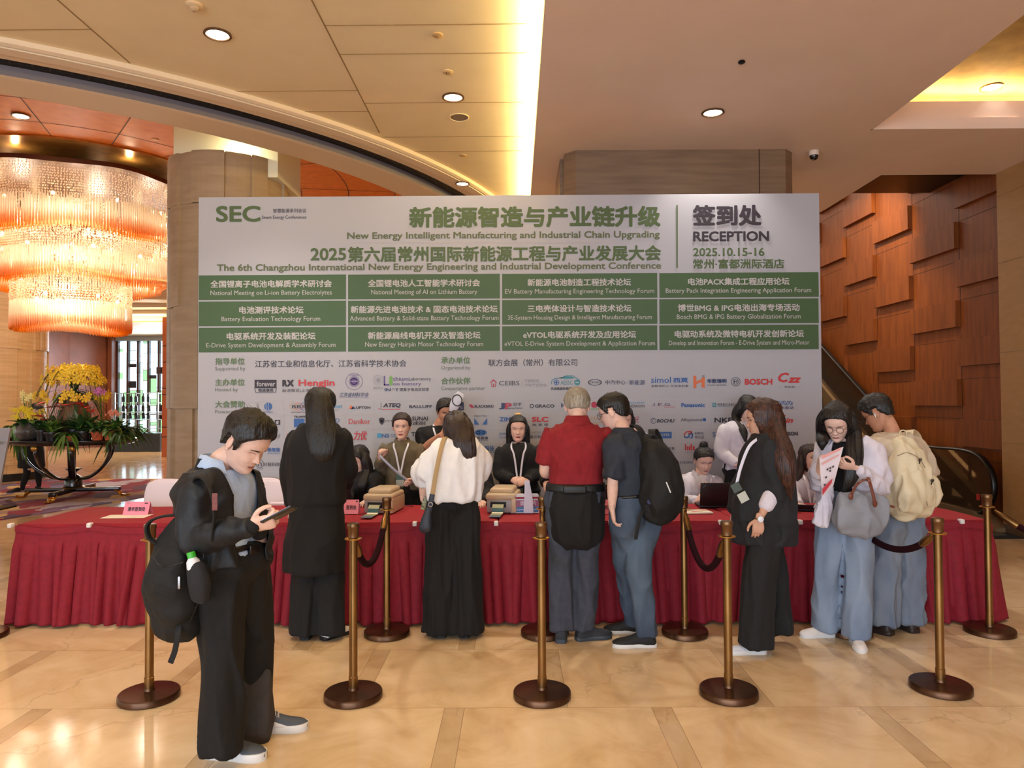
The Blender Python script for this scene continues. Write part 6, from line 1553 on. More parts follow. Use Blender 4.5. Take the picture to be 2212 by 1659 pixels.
shoe(f.root, PZ(447, 1632, 0), (1, -.14), SOLEW, sg, .30, 'sneaker', wl, .095, .052, accent=SHW, st=.04); shoe(f.root, PZ(540, 1582, 0), (1, .12), SOLEW, sg, .29, 'sneaker', wl, .09, .05, accent=SHW, st=.04)
# phone in the two hands
t = thing('phone', 'dark smartphone tilted in the hands of the man nearest the camera', 'phone', tuple(g(600, 1112, 3.1))); mx = Matrix.Translation(g(603, 1113, 3.13)) @ Matrix.Rotation(R(-27), 4, 'Y') @ Matrix.Rotation(R(-18), 4, 'X')
MB().rbox((-.075, -.037, -.0045), (.075, .037, .0045), .004, 0, mx).build('case', mat('phone_black', (26, 24, 26), .25), t, True); MB().box((-.071, -.034, .0046), (.071, .034, .005), 0, mx).build('screen', mat('phone_screen', (150, 160, 180), .1, emit=.7, ecol=(200, 210, 230)), t)
# black backpack on his shoulder
M_pack = mat('pack_nylon', (13, 13, 15), .75, bump=.2, bscale=300); M_pack2 = mat('pack_mesh', (30, 30, 36), .8, bump=.4, bscale=400)
b = thing('backpack', 'bulky black backpack hanging on the back of the man nearest the camera', 'backpack', tuple(g(390, 1230, 3.3)))
ax = [g(442, 1112, 3.36), g(420, 1150, 3.35), g(396, 1210, 3.34), g(386, 1275, 3.33), g(392, 1335, 3.33)]; sd = V((.93, -.36, 0))
me = MB(); me.tube(ax, [(.05, .06), (.10, .10), (.135, .12), (.140, .12), (.11, .105)], sd, 26, 5, sq=3)
me.tube([g(372, 1205, 3.24), g(362, 1250, 3.22), g(378, 1318, 3.24)], [(.085, .06), (.10, .07), (.09, .06)], sd, 20, 4, sq=3)
o = meshobj(remesh(me, .009, 4, folds(.006, (9, 9, 6), 2)), 'body', M_pack, b)
MB().tube([g(424, 1228, 3.145), g(430, 1258, 3.14), g(432, 1290, 3.16)], [(.042, .03), (.048, .034), (.04, .028)], sd, 18, 4, sq=3).build('side_pocket', M_pack2, b, True)
straps(b, 'handle', [g(348, 1180, 3.3), g(322, 1160, 3.28), g(320, 1132, 3.28), g(345, 1117, 3.3), g(385, 1113, 3.32), g(408, 1122, 3.34)], .018, .006, M_pack, (0, 1, 0))
straps(b, 'shoulder_strap', [g(425, 1118, 3.36), g(412, 1075, 3.30), g(425, 1032, 3.22), g(447, 1042, 3.15), g(463, 1095, 3.12), g(458, 1165, 3.14)], .026, .006, M_pack, (.3, -1, 0))
straps(b, 'loose_strap', [g(386, 1345, 3.22), g(384, 1370, 3.20), g(378, 1405, 3.2), g(368, 1432, 3.2)], .013, .0018, M_pack, (1, 0, 0)); straps(b, 'loose_strap', [g(420, 1345, 3.3), g(421, 1360, 3.3), g(415, 1370, 3.3)], .009, .0018, M_pack, (1, 0, 0))
mb = MB(); mb.rbox((-.006, -.004, -.035), (.006, .004, .02), .003, 0, Matrix.Translation(g(387, 1255, 3.135))); mb.build('zip_pull', mat('zip_steel', (170, 170, 176), .3, .9), b, True)
mb = MB(); mb.tube([g(425, 1130, 3.23), g(440, 1190, 3.19), g(430, 1290, 3.18), g(410, 1345, 3.2)], .003, n=6, k=5); mb.tube([g(330, 1200, 3.18), g(350, 1225, 3.13), g(395, 1215, 3.13)], .0025, n=6, k=4); mb.build('zipper', M_dark, b, True)
mb = MB()
for k_ in range(3): mb.rbox((-.012, -.002, -.013), (.012, .002, .013), .002, 0, Matrix.Translation(g(464, 1072+k_*12, 3.08)))
mb.build('strap_patch', mat('patch_red', (116, 60, 58), .6), b, True)
t = thing('bottle', 'small white drink bottle with a green cap in the black backpack side pocket', 'bottle', tuple(g(418, 1230, 3.17)))
qx = Matrix.Translation(g(420, 1226, 3.15)) @ Matrix.Rotation(R(-14), 4, 'Y')
MB().lathe([(.026, -.08), (.031, -.07), (.031, .005), (.027, .03), (.016, .045), (.015, .05)], (0, 0, 0), 24, mx=qx).build('body', mat('bottle_white', (226, 226, 232), .25), t, True); MB().lathe([(.0185, .045), (.0185, .066), (.016, .07)], (0, 0, 0), 20, mx=qx).build('cap', mat('cap_green', (60, 170, 50), .4), t, True)
# dark tote standing between his feet
t = thing('tote_bag', 'tall dark grey cloth bag standing on the floor by the man nearest the camera', 'bag', tuple(PZ(552, 1600, 0)))
a = PZ(549, 1600, 0); a.y -= .05; mb = MB(); mb.tube([a+V((0, .06, .02)), a+V((0, .06, .12)), a+V((0.0, .06, .25)), a+V((.004, .06, .345))], [(.078, .05), (.086, .06), (.082, .05), (.076, .02)], (1, 0, 0), 28, 5, sq=3.5)
meshobj(remesh(mb, .008, 3, folds(.005, (9, 9, 3), 6)), 'body', cm('bag_charcoal', (62, 56, 55)), t)
straps(t, 'handle', [a+V((-.04, .06, .34)), a+V((-.04, .08, .46)), a+V((-.01, .10, .60)), a+V((.03, .08, .46)), a+V((.05, .06, .34))], .010, .002, C_black, (1, 0, 0))

# ---- woman in the long black coat
D = 5.12
f2 = Fig('person in a long black coat with black hair down the back, seen from behind', g(685, 1100, D).x, D, g(684, 1085, D), g(688, 912, D), g(692, 878, D+.02), -14, 10, hyaw=-32, fem=True, hs=1.06, sw=.18, skin=SKP)
f2.neck.z = max(f2.neck.z, 1.50)
f2.setarm('L', g(625, 1030, D+.05), g(628, 1090, D+.16), (0, .6, -.8)); f2.setarm('R', g(750, 1012, D+.06), g(742, 1048, D+.26), (-.2, 1, -.1), (0, 0, -1))
f2.setleg('R', g(712, 1220, D+.02), g(712, 1335, D)); f2.setleg('L', g(662, 1220, D), g(662, 1335, D+.02)); f2.build_body(eyes=.8)
f2.cloth('coat', C_black, [lambda mb: f2.torso(mb, .05, .0, .985, tab=[(-.2, .15, .11), (0, .155, .11), (.3, .152, .11), (.58, .165, .118), (.74, .170, .108), (.85, .155, .088), (.91, .118, .072), (.97, .082, .062)]),
    lambda mb: mb.tube([f2.hip+V((0, 0, .12)), f2.hip+V((-.01, 0, -.1)), f2.hip+V((-.012, 0, -.28)), f2.hip+V((-.015, 0, -.485))], [(.185, .145), (.2, .155), (.215, .165), (.225, .17)], f2.S, 30, 5, dome=False), f2.sleeve('L', [.08, .08, .07, .065, .062, .058]), f2.sleeve('R', [.08, .08, .07, .065, .06, .055])], vox=.013, fold=.009, sc=(6, 6, 2), seed=11)
f2.cloth('trousers', cm('black_denim', (18, 19, 23)), [f2.pelvis(.02), f2.pants_leg('R', [.1, .11, .1, .095, .105, .115], .035), f2.pants_leg('L', [.1, .11, .1, .095, .105, .115], .035)], fold=.008, sc=(9, 9, 2), seed=12)
f2.hair(HB, LONG, .018, 7, lambda mb: lock(mb, [g(691, 862, D-.03), g(691, 885, D-.06), g(693, 915, D-.10), g(696, 945, D-.14), g(694, 980, D-.16), g(690, 1006, D-.14)], [(.085, .07), (.098, .075), (.10, .06), (.105, .045), (.085, .035), (.04, .02)], (1, 0, 0), seed=3))
fshoe(f2, 'R', (.5, .6), SOLEK, SHW, .25, 'shoe', None, .075, .045); fshoe(f2, 'L', (-.1, 1), SOLEK, SHK, .25, 'shoe')

# ---- woman in the white blouse
D = 5.17
f3 = Fig('person in a loose white blouse and wide black trousers, seen from behind', g(980, 1080, D).x, D, g(980, 1082, D), g(990, 950, D), g(986, 928, D+.05), 12, 28, fem=True, hs=1.03, sw=.155, skin=SKP, roll=0)
f3.neck = V((g(988, 944, D).x, D-.02, 1.42))
f3.setarm('L', g(914, 1035, D+.0), g(914, 1080, D+.03), (.25, .2, -.9), (.9, .2, 0), HOLD); f3.setarm('R', g(1022, 1035, D+.08), g(1005, 1050, D+.3), (-.3, 1, 0), (0, 0, -1))
f3.setleg('R', g(1003, 1215, D), g(1005, 1340, D)); f3.setleg('L', g(956, 1215, D), g(952, 1340, D)); f3.build_body(eyes=.5)
f3.cloth('blouse', C_white, [lambda mb: f3.torso(mb, .05, .02, .985, tab=[(0, .13, .10), (.06, .145, .12), (.3, .155, .12), (.58, .155, .12), (.74, .155, .105), (.85, .142, .082), (.91, .11, .068), (.97, .078, .06)]),
    lambda mb: mb.tube([f3.sp(.80)-f3.S2*.05, f3.shL+V((0, 0, -.02)), f3.shL+V((-.05, 0, -.13)), f3.arm['L'][1]+V((.0, 0, .045)), f3.arm['L'][1].lerp(f3.arm['L'][2], .35)], [.07, .085, .105, .085, .05], f3.S, 20, 5, dome=False),
    lambda mb: mb.tube([f3.sp(.80)+f3.S2*.05, f3.shR+V((0, 0, -.02)), f3.shR+V((.01, .02, -.13)), f3.arm['R'][1]+V((0, 0, .03)), f3.arm['R'][1].lerp(f3.arm['R'][2], .4)], [.07, .08, .085, .075, .05], f3.S, 20, 5, dome=False)], fold=.010, sc=(9, 9, 2.2), seed=21)
f3.cloth('trousers', C_black, [f3.pelvis(.02, -.22, .14), f3.pants_leg('R', [.105, .115, .115, .118, .124, .13], .03), f3.pants_leg('L', [.105, .115, .115, .118, .124, .13], .03)], fold=.009, sc=(14, 14, 1.2), seed=22)
f3.hair(HDB, LONG, .02, 9, lambda mb: lock(mb, [f3.H(0, -.02, .06), f3.H(.005, -.08, .0), f3.H(.02, -.10, -.08), g(1003, 958, D-.12), g(1010, 982, D-.13), g(1012, 998, D-.12)], [(.082, .075), (.095, .07), (.09, .05), (.078, .04), (.065, .03), (.03, .012)], (1, 0, 0), seed=5, amp=.14), name='hair')
fshoe(f3, 'R', (.1, 1), SOLEK, SHK, .24, 'shoe'); fshoe(f3, 'L', (-.1, 1), SOLEK, SHK, .24, 'shoe')
t = thing('shoulder_bag', 'small navy bag on a wide tan strap worn over the white blouse', 'bag', tuple(g(920, 1115, D-.1)))
straps(t, 'strap', [g(968, 950, D+.12), g(962, 944, D-.08), g(955, 960, D-.17), g(944, 1010, D-.24), g(934, 1070, D-.25)], .016, .002, mat('tan_webbing', (176, 148, 108), .8), (1, 0, 0))
straps(t, 'lower_strap', [g(934, 1068, D-.25), g(929, 1092, D-.25), g(926, 1110, D-.24)], .018, .003, mat('navy_leather', (40, 46, 60), .5), (1, 0, 0))
MB().tube([g(927, 1096, D-.22), g(922, 1120, D-.22), g(920, 1138, D-.22)], [(.018, .03), (.035, .05), (.045, .055)], (1, 0, 0), 16, 3, sq=4).build('body', MATS['navy_leather'], t, True)
MB().torus(g(930, 1090, D-.26), .014, .003, (0, 1, 0)).build('buckle', mat('steel_ring', (190, 190, 196), .25, .95), t, True)
t = MB().rbox((-.018, -.005, -.045), (.018, .005, .045), .004, 0, Matrix.Translation(g(917, 1088, D-.03)) @ Matrix.Rotation(.3, 4, 'Y')).build('phone', mat('patterned_case', (70, 72, 50), .4, noisec=(170, 170, 130), nscale=60), None, True); tag(t, 'phone in a mottled case in the hand beside the white blouse', 'phone')

# ---- older man in the red polo
D = 5.05
f4 = Fig('person with grey hair in a crimson polo and slate trousers, seen from behind', g(1244, 1080, D).x, D, g(1243, 1078, D), g(1246, 905, D), g(1247, 878, D+.06), -3, 22, fem=False, hs=1.06, sw=.185, skin=SKP)
f4.neck = V((g(1246, 905, D).x, D+.0, 1.53))
f4.setarm('L', g(1176, 1018, D+.03), g(1200, 1030, D+.26), (.4, 1, 0), (0, 0, -1)); f4.setarm('R', g(1306, 1018, D+.03), g(1292, 1034, D+.26), (-.4, 1, 0), (0, 0, -1))
f4.setleg('R', g(1266, 1210, D), g(1262, 1340, D+.02)); f4.setleg('L', g(1213, 1210, D), g(1212, 1340, D)); f4.build_body()
f4.cloth('polo_shirt', C_red, [lambda mb: f4.torso(mb, .03, .06, .98), f4.sleeve('L', [.085, .085, .078, .074], upto=.40), f4.sleeve('R', [.085, .085, .078, .074], upto=.40)], fold=.006, sc=(6, 6, 4), seed=31)
f4.collar(C_red, .084, .058, open_=.8, z=.0)
f4.cloth('trousers', C_slate, [f4.pelvis(.035, -.22, .14), f4.pants_leg('R', [.105, .115, .095, .088, .082, .078], .075), f4.pants_leg('L', [.105, .115, .095, .088, .082, .078], .075)], fold=.009, sc=(9, 9, 2.4), seed=32)
f4.cloth('tied_jacket', C_black, [lambda mb: mb.tube([f4.hip+V((0, -.01, .06)), f4.hip+V((0, -.02, -.12)), f4.hip+V((0, -.02, -.27)), f4.hip+V((.0, -.02, -.33))], [(.185, .165), (.196, .178), (.18, .168), (.10, .13)], (1, 0, 0), 28, 4, dome=False)], fold=.008, sc=(8, 8, 2), seed=33, cut=lambda p: p.y > D+.10)
f4.cloth('waist_pack', mat('nylon_black', (18, 18, 20), .5), [lambda mb: f4.torso(mb, .050, .115, .215)], fold=0, vox=.010)
MB().rbox(f4.sp(.16)+V((-.10, -.185, -.028)), f4.sp(.16)+V((.06, -.15, .028)), .012).build('waist_pouch', MATS['nylon_black'], f4.root, True)
f4.hair(HG, SHORT[:-2]+[(-.055, -.045), (-.10, -.045)], .016, 13, rough=.5)
shg = mat('shoe_charcoal', (40, 42, 48), .7, bump=.1, bscale=300)
fshoe(f4, 'R', (1, .25), mat('sole_slate', (58, 66, 76), .5), shg, .27, 'shoe', None, .095, .048); fshoe(f4, 'L', (.1, 1), MATS['sole_slate'], shg, .27, 'shoe', None, .095, .048)

# ---- man in the navy polo with the black backpack
D = 4.97
f5 = Fig('person in a slate navy polo and blue jeans with glasses, leaning over the table', g(1372, 1085, D).x, D, g(1374, 1082, D), g(1346, 932, D+.02), g(1326, 890, D+.10), 34, 18, hyaw=62, fem=False, hs=1.07, sw=.185, skin=SKP, spine=.03)
f5.setarm('L', g(1324, 1036, D-.16), g(1322, 1098, D-.15), (.15, .2, -.95), (.9, 0, 0), RELAX, sh=g(1330, 958, D-.10)); f5.setarm('R', g(1410, 1030, D+.1), g(1380, 1040, D+.36), (-.6, .8, 0), (0, 0, -1))
f5.setleg('R', g(1378, 1222, D-.03), g(1396, 1348, D-.04)); f5.setleg('L', g(1354, 1222, D+.10), g(1368, 1325, D+.24)); f5.build_body(eyes=.5, lips=LIPN)
f5.cloth('polo_shirt', C_navy, [lambda mb: f5.torso(mb, .028, .04, .98), f5.sleeve('L', [.085, .085, .080, .078], upto=.49), f5.sleeve('R', [.085, .085, .080, .078], upto=.49)], fold=.008, sc=(7, 7, 4), seed=41)
f5.collar(C_navy, .076, .045, open_=.9)
f5.cloth('jeans', C_jean, [f5.pelvis(.026, -.24, .09), f5.pants_leg('R', [.105, .118, .098, .086, .076, .070], .07), f5.pants_leg('L', [.105, .115, .095, .084, .076, .070], .07)], fold=.008, sc=(9, 9, 3), seed=42)
f5.cloth('belt', MATS['belt_leather'], [lambda mb: f5.torso(mb, .034, .055, .105)], fold=0, vox=.009)
f5.hair(HB, SHORT, .017, 17, rough=.4); glasses(f5)
fshoe(f5, 'R', (-1, -.05), SOLEW, SHK, .30, 'sneaker', None, .09, .05, accent=None); fshoe(f5, 'L', (-1, .05), SOLEW, SHK, .28, 'sneaker', None, .09, .048)
b = thing('backpack', 'black backpack with a blue capped bottle on the back of the navy polo man', 'backpack', tuple(g(1425, 1040, D-.12))); sd = V((.85, .5, 0))
me = MB(); me.tube([g(1402, 958, D-.08), g(1415, 985, D-.14), g(1428, 1035, D-.17), g(1428, 1080, D-.17), g(1424, 1102, D-.15)], [(.06, .06), (.105, .10), (.13, .12), (.135, .12), (.11, .10)], sd, 26, 5, sq=3)
me.tube([g(1438, 1015, D-.22), g(1440, 1060, D-.24), g(1436, 1092, D-.22)], [(.07, .05), (.09, .06), (.08, .05)], sd, 20, 4, sq=3)
meshobj(remesh(me, .009, 4, folds(.006, (9, 9, 6), 4)), 'body', M_pack, b)
MB().tube([g(1404, 1068, D-.20), g(1405, 1090, D-.21), g(1408, 1105, D-.2)], [(.035, .03), (.04, .035), (.035, .03)], sd, 16, 3, sq=3).build('side_pocket', M_pack2, b, True)
straps(b, 'shoulder_strap', [g(1360, 990, D+.24), g(1352, 945, D+.2), g(1364, 920, D+.05), g(1380, 925, D-.02), g(1393, 950, D-.05), g(1402, 972, D-.08)], .026, .006, M_pack, (.5, .2, 0)); straps(b, 'shoulder_strap', [g(1440, 990, D+.1), g(1420, 940, D+.12), g(1408, 930, D+.05), g(1412, 960, D-.05)], .026, .006, M_pack, (.5, .2, 0))
straps(b, 'loose_strap', [g(1396, 1085, D-.16), g(1386, 1108, D-.2), g(1378, 1135, D-.22), g(1373, 1165, D-.22)], .012, .002, M_pack, (1, 0, 0)); straps(b, 'handle', [g(1392, 962, D-.1), g(1410, 940, D-.12), g(1428, 958, D-.12), g(1430, 985, D-.14)], .012, .006, M_pack, (0, 1, 0))
MB().rbox((-.004, -.002, -.038), (.004, .002, .038), .002, 0, Matrix.Translation(g(1444, 1053, D-.31)) @ Matrix.Rotation(R(-22), 4, 'Y')).build('white_label', SOLEW, b)
t = thing('bottle', 'clear water bottle with a blue cap in the black backpack pocket by the red cloth', 'bottle', tuple(g(1409, 1065, D-.25))); qx = Matrix.Translation(g(1410, 1066, D-.255)) @ Matrix.Rotation(R(8), 4, 'Y')
MB().lathe([(.028, -.07), (.031, -.06), (.031, .0), (.026, .03), (.013, .05), (.012, .058)], (0, 0, 0), 24, mx=qx).build('body', mat('bottle_clear', (86, 96, 150), .08, trans=.5), t, True); MB().lathe([(.0155, .052), (.0155, .070), (.013, .073)], (0, 0, 0), 20, mx=qx).build('cap', mat('cap_blue', (60, 80, 200), .35), t, True)
MB().lathe([(.0316, -.045), (.0316, -.01)], (0, 0, 0), 24, mx=qx).build('bottle_band', mat('label_blue', (50, 60, 140), .4), t, True)

# ---- woman in the dark suit walking to the left
D = 4.86
f6 = Fig('person in a dark grey trouser suit with long brown hair walking to the left', g(1650, 1100, D).x, D, g(1650, 1105, D), g(1660, 945, D), g(1648, 905, D), 84, 8, hyaw=76, fem=True, hs=1.09, sw=.155, skin=SK, spine=.01)
f6.neck = V((g(1660, 940, D).x, D, 1.46))
f6.setarm('L', g(1672, 1060, D-.16), g(1640, 1122, D-.22), (-.12, .05, -1), (.2, 1, 0), RELAX, sh=g(1668, 962, D-.14)); f6.setarm('R', g(1600, 1060, D+.16), g(1584, 1125, D+.18), (-.15, -.1, -1), (.1, -1, 0), RELAX)
f6.setleg('L', g(1640, 1245, D-.09), g(1632, 1372, D-.07)); f6.setleg('R', g(1672, 1245, D+.09), g(1684, 1350, D+.12)); f6.build_body(eyes=.8, lips=LIPN)
f6.cloth('suit_jacket', C_suit, [lambda mb: f6.torso(mb, .05, -.1, .985, tab=[(-.2, .17, .135), (-.08, .165, .15), (.08, .16, .15), (.35, .145, .14), (.6, .15, .135), (.74, .152, .115), (.85, .142, .088), (.91, .112, .07), (.97, .08, .062)]),
    lambda mb: mb.tube([f6.hip+V((.01, 0, .15)), f6.hip+V((.0, 0, -.04)), f6.hip+V((-.005, 0, -.20))], [(.19, .19), (.20, .205), (.20, .215)], f6.S, 28, 5, dome=False), f6.sleeve('L', [.09, .095, .088, .08, .072], upto=.62), f6.sleeve('R', [.085, .085, .08, .075, .065], upto=.85)], fold=.009, sc=(6, 6, 3.5), seed=51)
el, wr = f6.arm['L'][1:3]
MB().tube([el.lerp(wr, .02), el.lerp(wr, .25), el.lerp(wr, .50)], [.058, .056, .050], (0, 1, 0), 24, 4).build('rolled_cuff', C_white2, f6.root, True)
MB().tube([wr-V((0, 0, -.012)), wr-V((0, 0, .0))], [(.030, .026)]*2, (0, 1, 0), 20, 1, dome=False).build('watch_strap', mat('watch_gold', (206, 170, 120), .3, .8), f6.root, True)
MB().lathe([(.019, 0), (.019, .006), (.016, .008)], (0, 0, 0), 24, mx=Matrix.Translation(wr+V((0, -.026, .006))) @ Matrix.Rotation(R(90), 4, 'X')).build('watch_face', mat('watch_white', (230, 234, 244), .2), f6.root, True)
f6.cloth('trousers', C_char, [f6.pelvis(.02, -.22, .1), f6.pants_leg('L', [.105, .115, .108, .104, .106, .112], .05), f6.pants_leg('R', [.105, .11, .10, .092, .085, .08], .075, (.02, 0, 0))], fold=.007, sc=(12, 12, 1.4), seed=52)
f6.hair(HBR, LONG, .02, 19, lambda mb: lock(mb, [f6.H(0, -.01, .06), f6.H(0, -.055, .0), g(1668, 935, D-.04), g(1682, 975, D-.12), g(1692, 1020, D-.17), g(1702, 1075, D-.15)], [(.07, .07), (.09, .075), (.11, .085), (.13, .085), (.12, .07), (.05, .02)], (0, 1, 0), seed=8, amp=.13))
fshoe(f6, 'L', (-1, -.05), SOLEW, mat('shoe_pale', (204, 206, 216), .8), .27, 'shoe', None, .06, .046); fshoe(f6, 'R', (-.9, .3), SOLEW, MATS['shoe_pale'], .26, 'shoe', None, .06, .046, tilt=42)
mb = MB(); mb.tube([g(1640, 945, D-.10), g(1618, 965, D-.14), g(1600, 1010, D-.15), g(1590, 1052, D-.15)], [(.010, .0016)]*4, (1, 0, 0), 8, 5, sq=4); l = mb.build('lanyard', mat('lanyard_print', (222, 222, 236), .6), f6.root, True)
MB().rbox((-.030, -.002, -.06), (.030, .002, .005), .002, 0, Matrix.Translation(g(1601, 1066, D-.16)) @ Matrix.Rotation(R(-28), 4, 'Y')).build('badge', mat('badge_pale', (190, 192, 180), .3), l); MB().rbox((-.030, -.003, -.01), (.030, .003, .05), .002, 0, Matrix.Translation(g(1594, 1059, D-.155)) @ Matrix.Rotation(R(-28), 4, 'Y')).build('badge_header', mat('badge_dark', (70, 80, 72), .4), l)

# ---- woman reading, white shirt, pale jeans
D = 4.98
f7 = Fig('person in an open white shirt and pale blue jeans reading a leaflet', g(1822, 1080, D).x, D, g(1826, 1082, D), g(1824, 948, D-.02), g(1808, 912, D-.06), 142, 30, hyaw=146, fem=True, hs=1.05, sw=.138, skin=SKP, spine=.015)
f7.setarm('L', g(1886, 1046, D-.12), g(1842, 1010, D-.30), (-.85, -.25, .22), (-.2, .3, .6), HOLD); f7.setarm('R', g(1775, 1040, D-.02), g(1770, 1015, D-.24), (.1, -.3, .9), (.8, .2, 0), HOLD)
f7.setleg('L', g(1856, 1225, D-.04), g(1849, 1366, D-.03)); f7.setleg('R', g(1787, 1225, D+.04), g(1782, 1345, D+.14)); f7.build_body(eyes=.35, lips=LIPN)
f7.cloth('black_top', C_black, [lambda mb: f7.torso(mb, .022, .15, .96)], fold=.003, seed=60)
def cut7(p):
    r, fw, z = f7.rel(p); return fw > .03 and -.06-.12*max(0, .25-z) < r < .05 and z > -.3
f7.cloth('shirt', C_white2, [lambda mb: f7.torso(mb, .042, .0, .975), lambda mb: mb.tube([f7.hip+V((0, 0, .2)), f7.hip+V((-.01, 0, .0)), f7.hip+V((-.02, 0, -.08))], [(.18, .15), (.185, .155), (.19, .16)], f7.S, 24, 4, dome=False), lambda mb: mb.tube([f7.sp(.82)-f7.S2*.05, f7.shL+V((0, 0, -.0)), f7.shL.lerp(f7.arm['L'][1], .5)+V((.02, 0, 0)), f7.arm['L'][1]+V((.0, 0, -.0)), f7.arm['L'][1].lerp(f7.arm['L'][2], .5), f7.arm['L'][2]-(f7.arm['L'][2]-f7.arm['L'][1])*.08], [.085, .10, .105, .105, .075, .042], f7.S, 22, 5, dome=False), f7.sleeve('R', [.085, .085, .085, .08, .068, .045])], fold=.012, sc=(10, 10, 6), seed=61, cut=cut7)
f7.collar(C_white2, .085, .04, open_=1.5)
mb = MB(); mb.tube([g(1790, 1052, D-.16), g(1782, 1090, D-.20), g(1772, 1132, D-.20)], [(.03, .012), (.045, .02), (.05, .018)], (1, -.2, 0), 18, 5, sq=3); meshobj(remesh(mb, .007, 2, folds(.006, (30, 30, 3), 4)), 'shirt_tail', C_white2, f7.root)
f7.cloth('jeans', C_jeanL, [f7.pelvis(.024, -.22, .19), f7.pants_leg('L', [.10, .104, .092, .088, .092, .098], .055), f7.pants_leg('R', [.10, .102, .090, .085, .090, .095], .06)], fold=.007, sc=(9, 9, 2.2), seed=62)
def hx(mb):
    lock(mb, [f7.H(.0, -.05, .07), f7.H(-.074, -.02, .01), f7.H(-.094, .0, -.09), g(1846, 985, D-.25), g(1838, 1030, D-.28), g(1826, 1062, D-.26)], [(.055, .055), (.048, .045), (.048, .045), (.052, .034), (.045, .028), (.02, .012)], (1, 0, 0), seed=2, amp=.14)
    lock(mb, [f7.H(.0, -.05, .07), f7.H(.074, -.02, .01), f7.H(.094, .0, -.09), g(1776, 955, D-.1), g(1776, 970, D-.1)], [(.06, .06), (.055, .05), (.045, .045), (.035, .03), (.01, .01)], (1, 0, 0), seed=6, amp=.14)
    lock(mb, [f7.H(0, -.04, .06), f7.H(0, -.09, -.02), f7.H(0, -.10, -.12), f7.sp(.75)-f7.F2*.15], [(.08, .05), (.09, .06), (.09, .05), (.06, .03)], (1, 0, 0), seed=9)
f7.hair(HB, LONG, .018, 23, hx); glasses(f7)
sw_ = mat('canvas_white', (232, 222, 216), .7)
fshoe(f7, 'L', (-.25, -1), SOLEW, sw_, .25, 'sneaker', SOLEW, .075, .044); fshoe(f7, 'R', (-1, -.1), SOLEW, sw_, .25, 'sneaker', SOLEW, .075, .044)
# leaflet
t = thing('leaflet', 'white and red printed leaflet held open by the reading woman', 'leaflet', tuple(g(1790, 1020, D-.36)))
A = [(1770, 988), (1822, 965), (1808, 1030), (1795, 1055), (1775, 1073), (1772, 1030)]
mb = MB(); N_ = 10; vs = []; fs = []
for i in range(N_+1):
    u = i/N_
    for j in range(5):
        v = j/4; x = (1770+6*u)+(v*(1822-1770-(u*28))); y = 988+u*85-v*(23+u*0); vs.append(g(x, y, D-.40-.03*math.sin(u*2.5)+.02*v))
n0 = len(vs); vs += [p+V((0, .002, 0)) for p in vs[:]]
for i in range(N_):
    for j in range(4): q = i*5+j; fs += [(q, q+1, q+6, q+5), (n0+q, n0+q+5, n0+q+6, n0+q+1)]
mb.add(vs, fs); mb.build('sheet', mat('leaflet_paper', (226, 214, 222), .5), t, True, fix=False)
pm = MB(); B = lambda x, y: g(x, y, D-.436)+V((0, -.004, 0))
def q4(pts, mi): pm.add([B(*p) for p in pts], [(0, 1, 2, 3)], mi)
q4([(1776, 1056), (1798, 1033), (1796, 1043), (1776, 1070)], 0); q4([(1774, 985), (1816, 966), (1815, 972), (1775, 992)], 1); q4([(1775, 1001), (1812, 981), (1812, 984), (1775, 1005)], 1)
for k_, (x, y) in enumerate(((1785, 1013), (1791, 1010), (1797, 1007), (1791, 1016), (1782, 1030), (1779, 1046))): q4([(x, y), (x+4, y-2), (x+4, y+2), (x, y+4)], 2)
pm.build('print', [mat('leaflet_red', (190, 40, 60), .5), mat('leaflet_pink', (226, 160, 156), .5), INK], t, fix=False)
# grey tote
t = thing('tote_bag', 'grey canvas tote with brown leather handles on the arm of the reading woman', 'bag', tuple(g(1858, 1110, D-.30)))
me = MB(); me.tube([g(1862, 1068, D-.30), g(1862, 1085, D-.31), g(1860, 1118, D-.31), g(1858, 1142, D-.30)], [(.155, .012), (.17, .05), (.18, .075), (.145, .06)], (1, .12, 0), 34, 6, sq=3)
meshobj(remesh(me, .008, 3, folds(.010, (8, 8, 4), 8)), 'body', mat('tote_canvas', (140, 142, 150), .6, bump=.15, bscale=240), t)
M_br = mat('tan_leather', (112, 56, 38), .4)
straps(t, 'handle', [g(1838, 1078, D-.365), g(1842, 1062, D-.37), g(1853, 1045, D-.37), g(1868, 1036, D-.34), g(1880, 1040, D-.32)], .009, .004, M_br, (1, 0, 0)); straps(t, 'handle', [g(1890, 1090, D-.385), g(1886, 1068, D-.385), g(1879, 1043, D-.37), g(1876, 1032, D-.33)], .011, .004, M_br, (1, 0, 0))
for x, y in ((1838, 1072), (1890, 1088)): MB().ball(g(x, y, D-.375), (.016, .006, .024)).build('leather_patch', M_br, t, True)
MB().tube([g(1912, 1090, D-.3), g(1930, 1095, D-.3)], .008, (0, 1, 0), 8, 1).build('corner_tab', M_br, t, True)

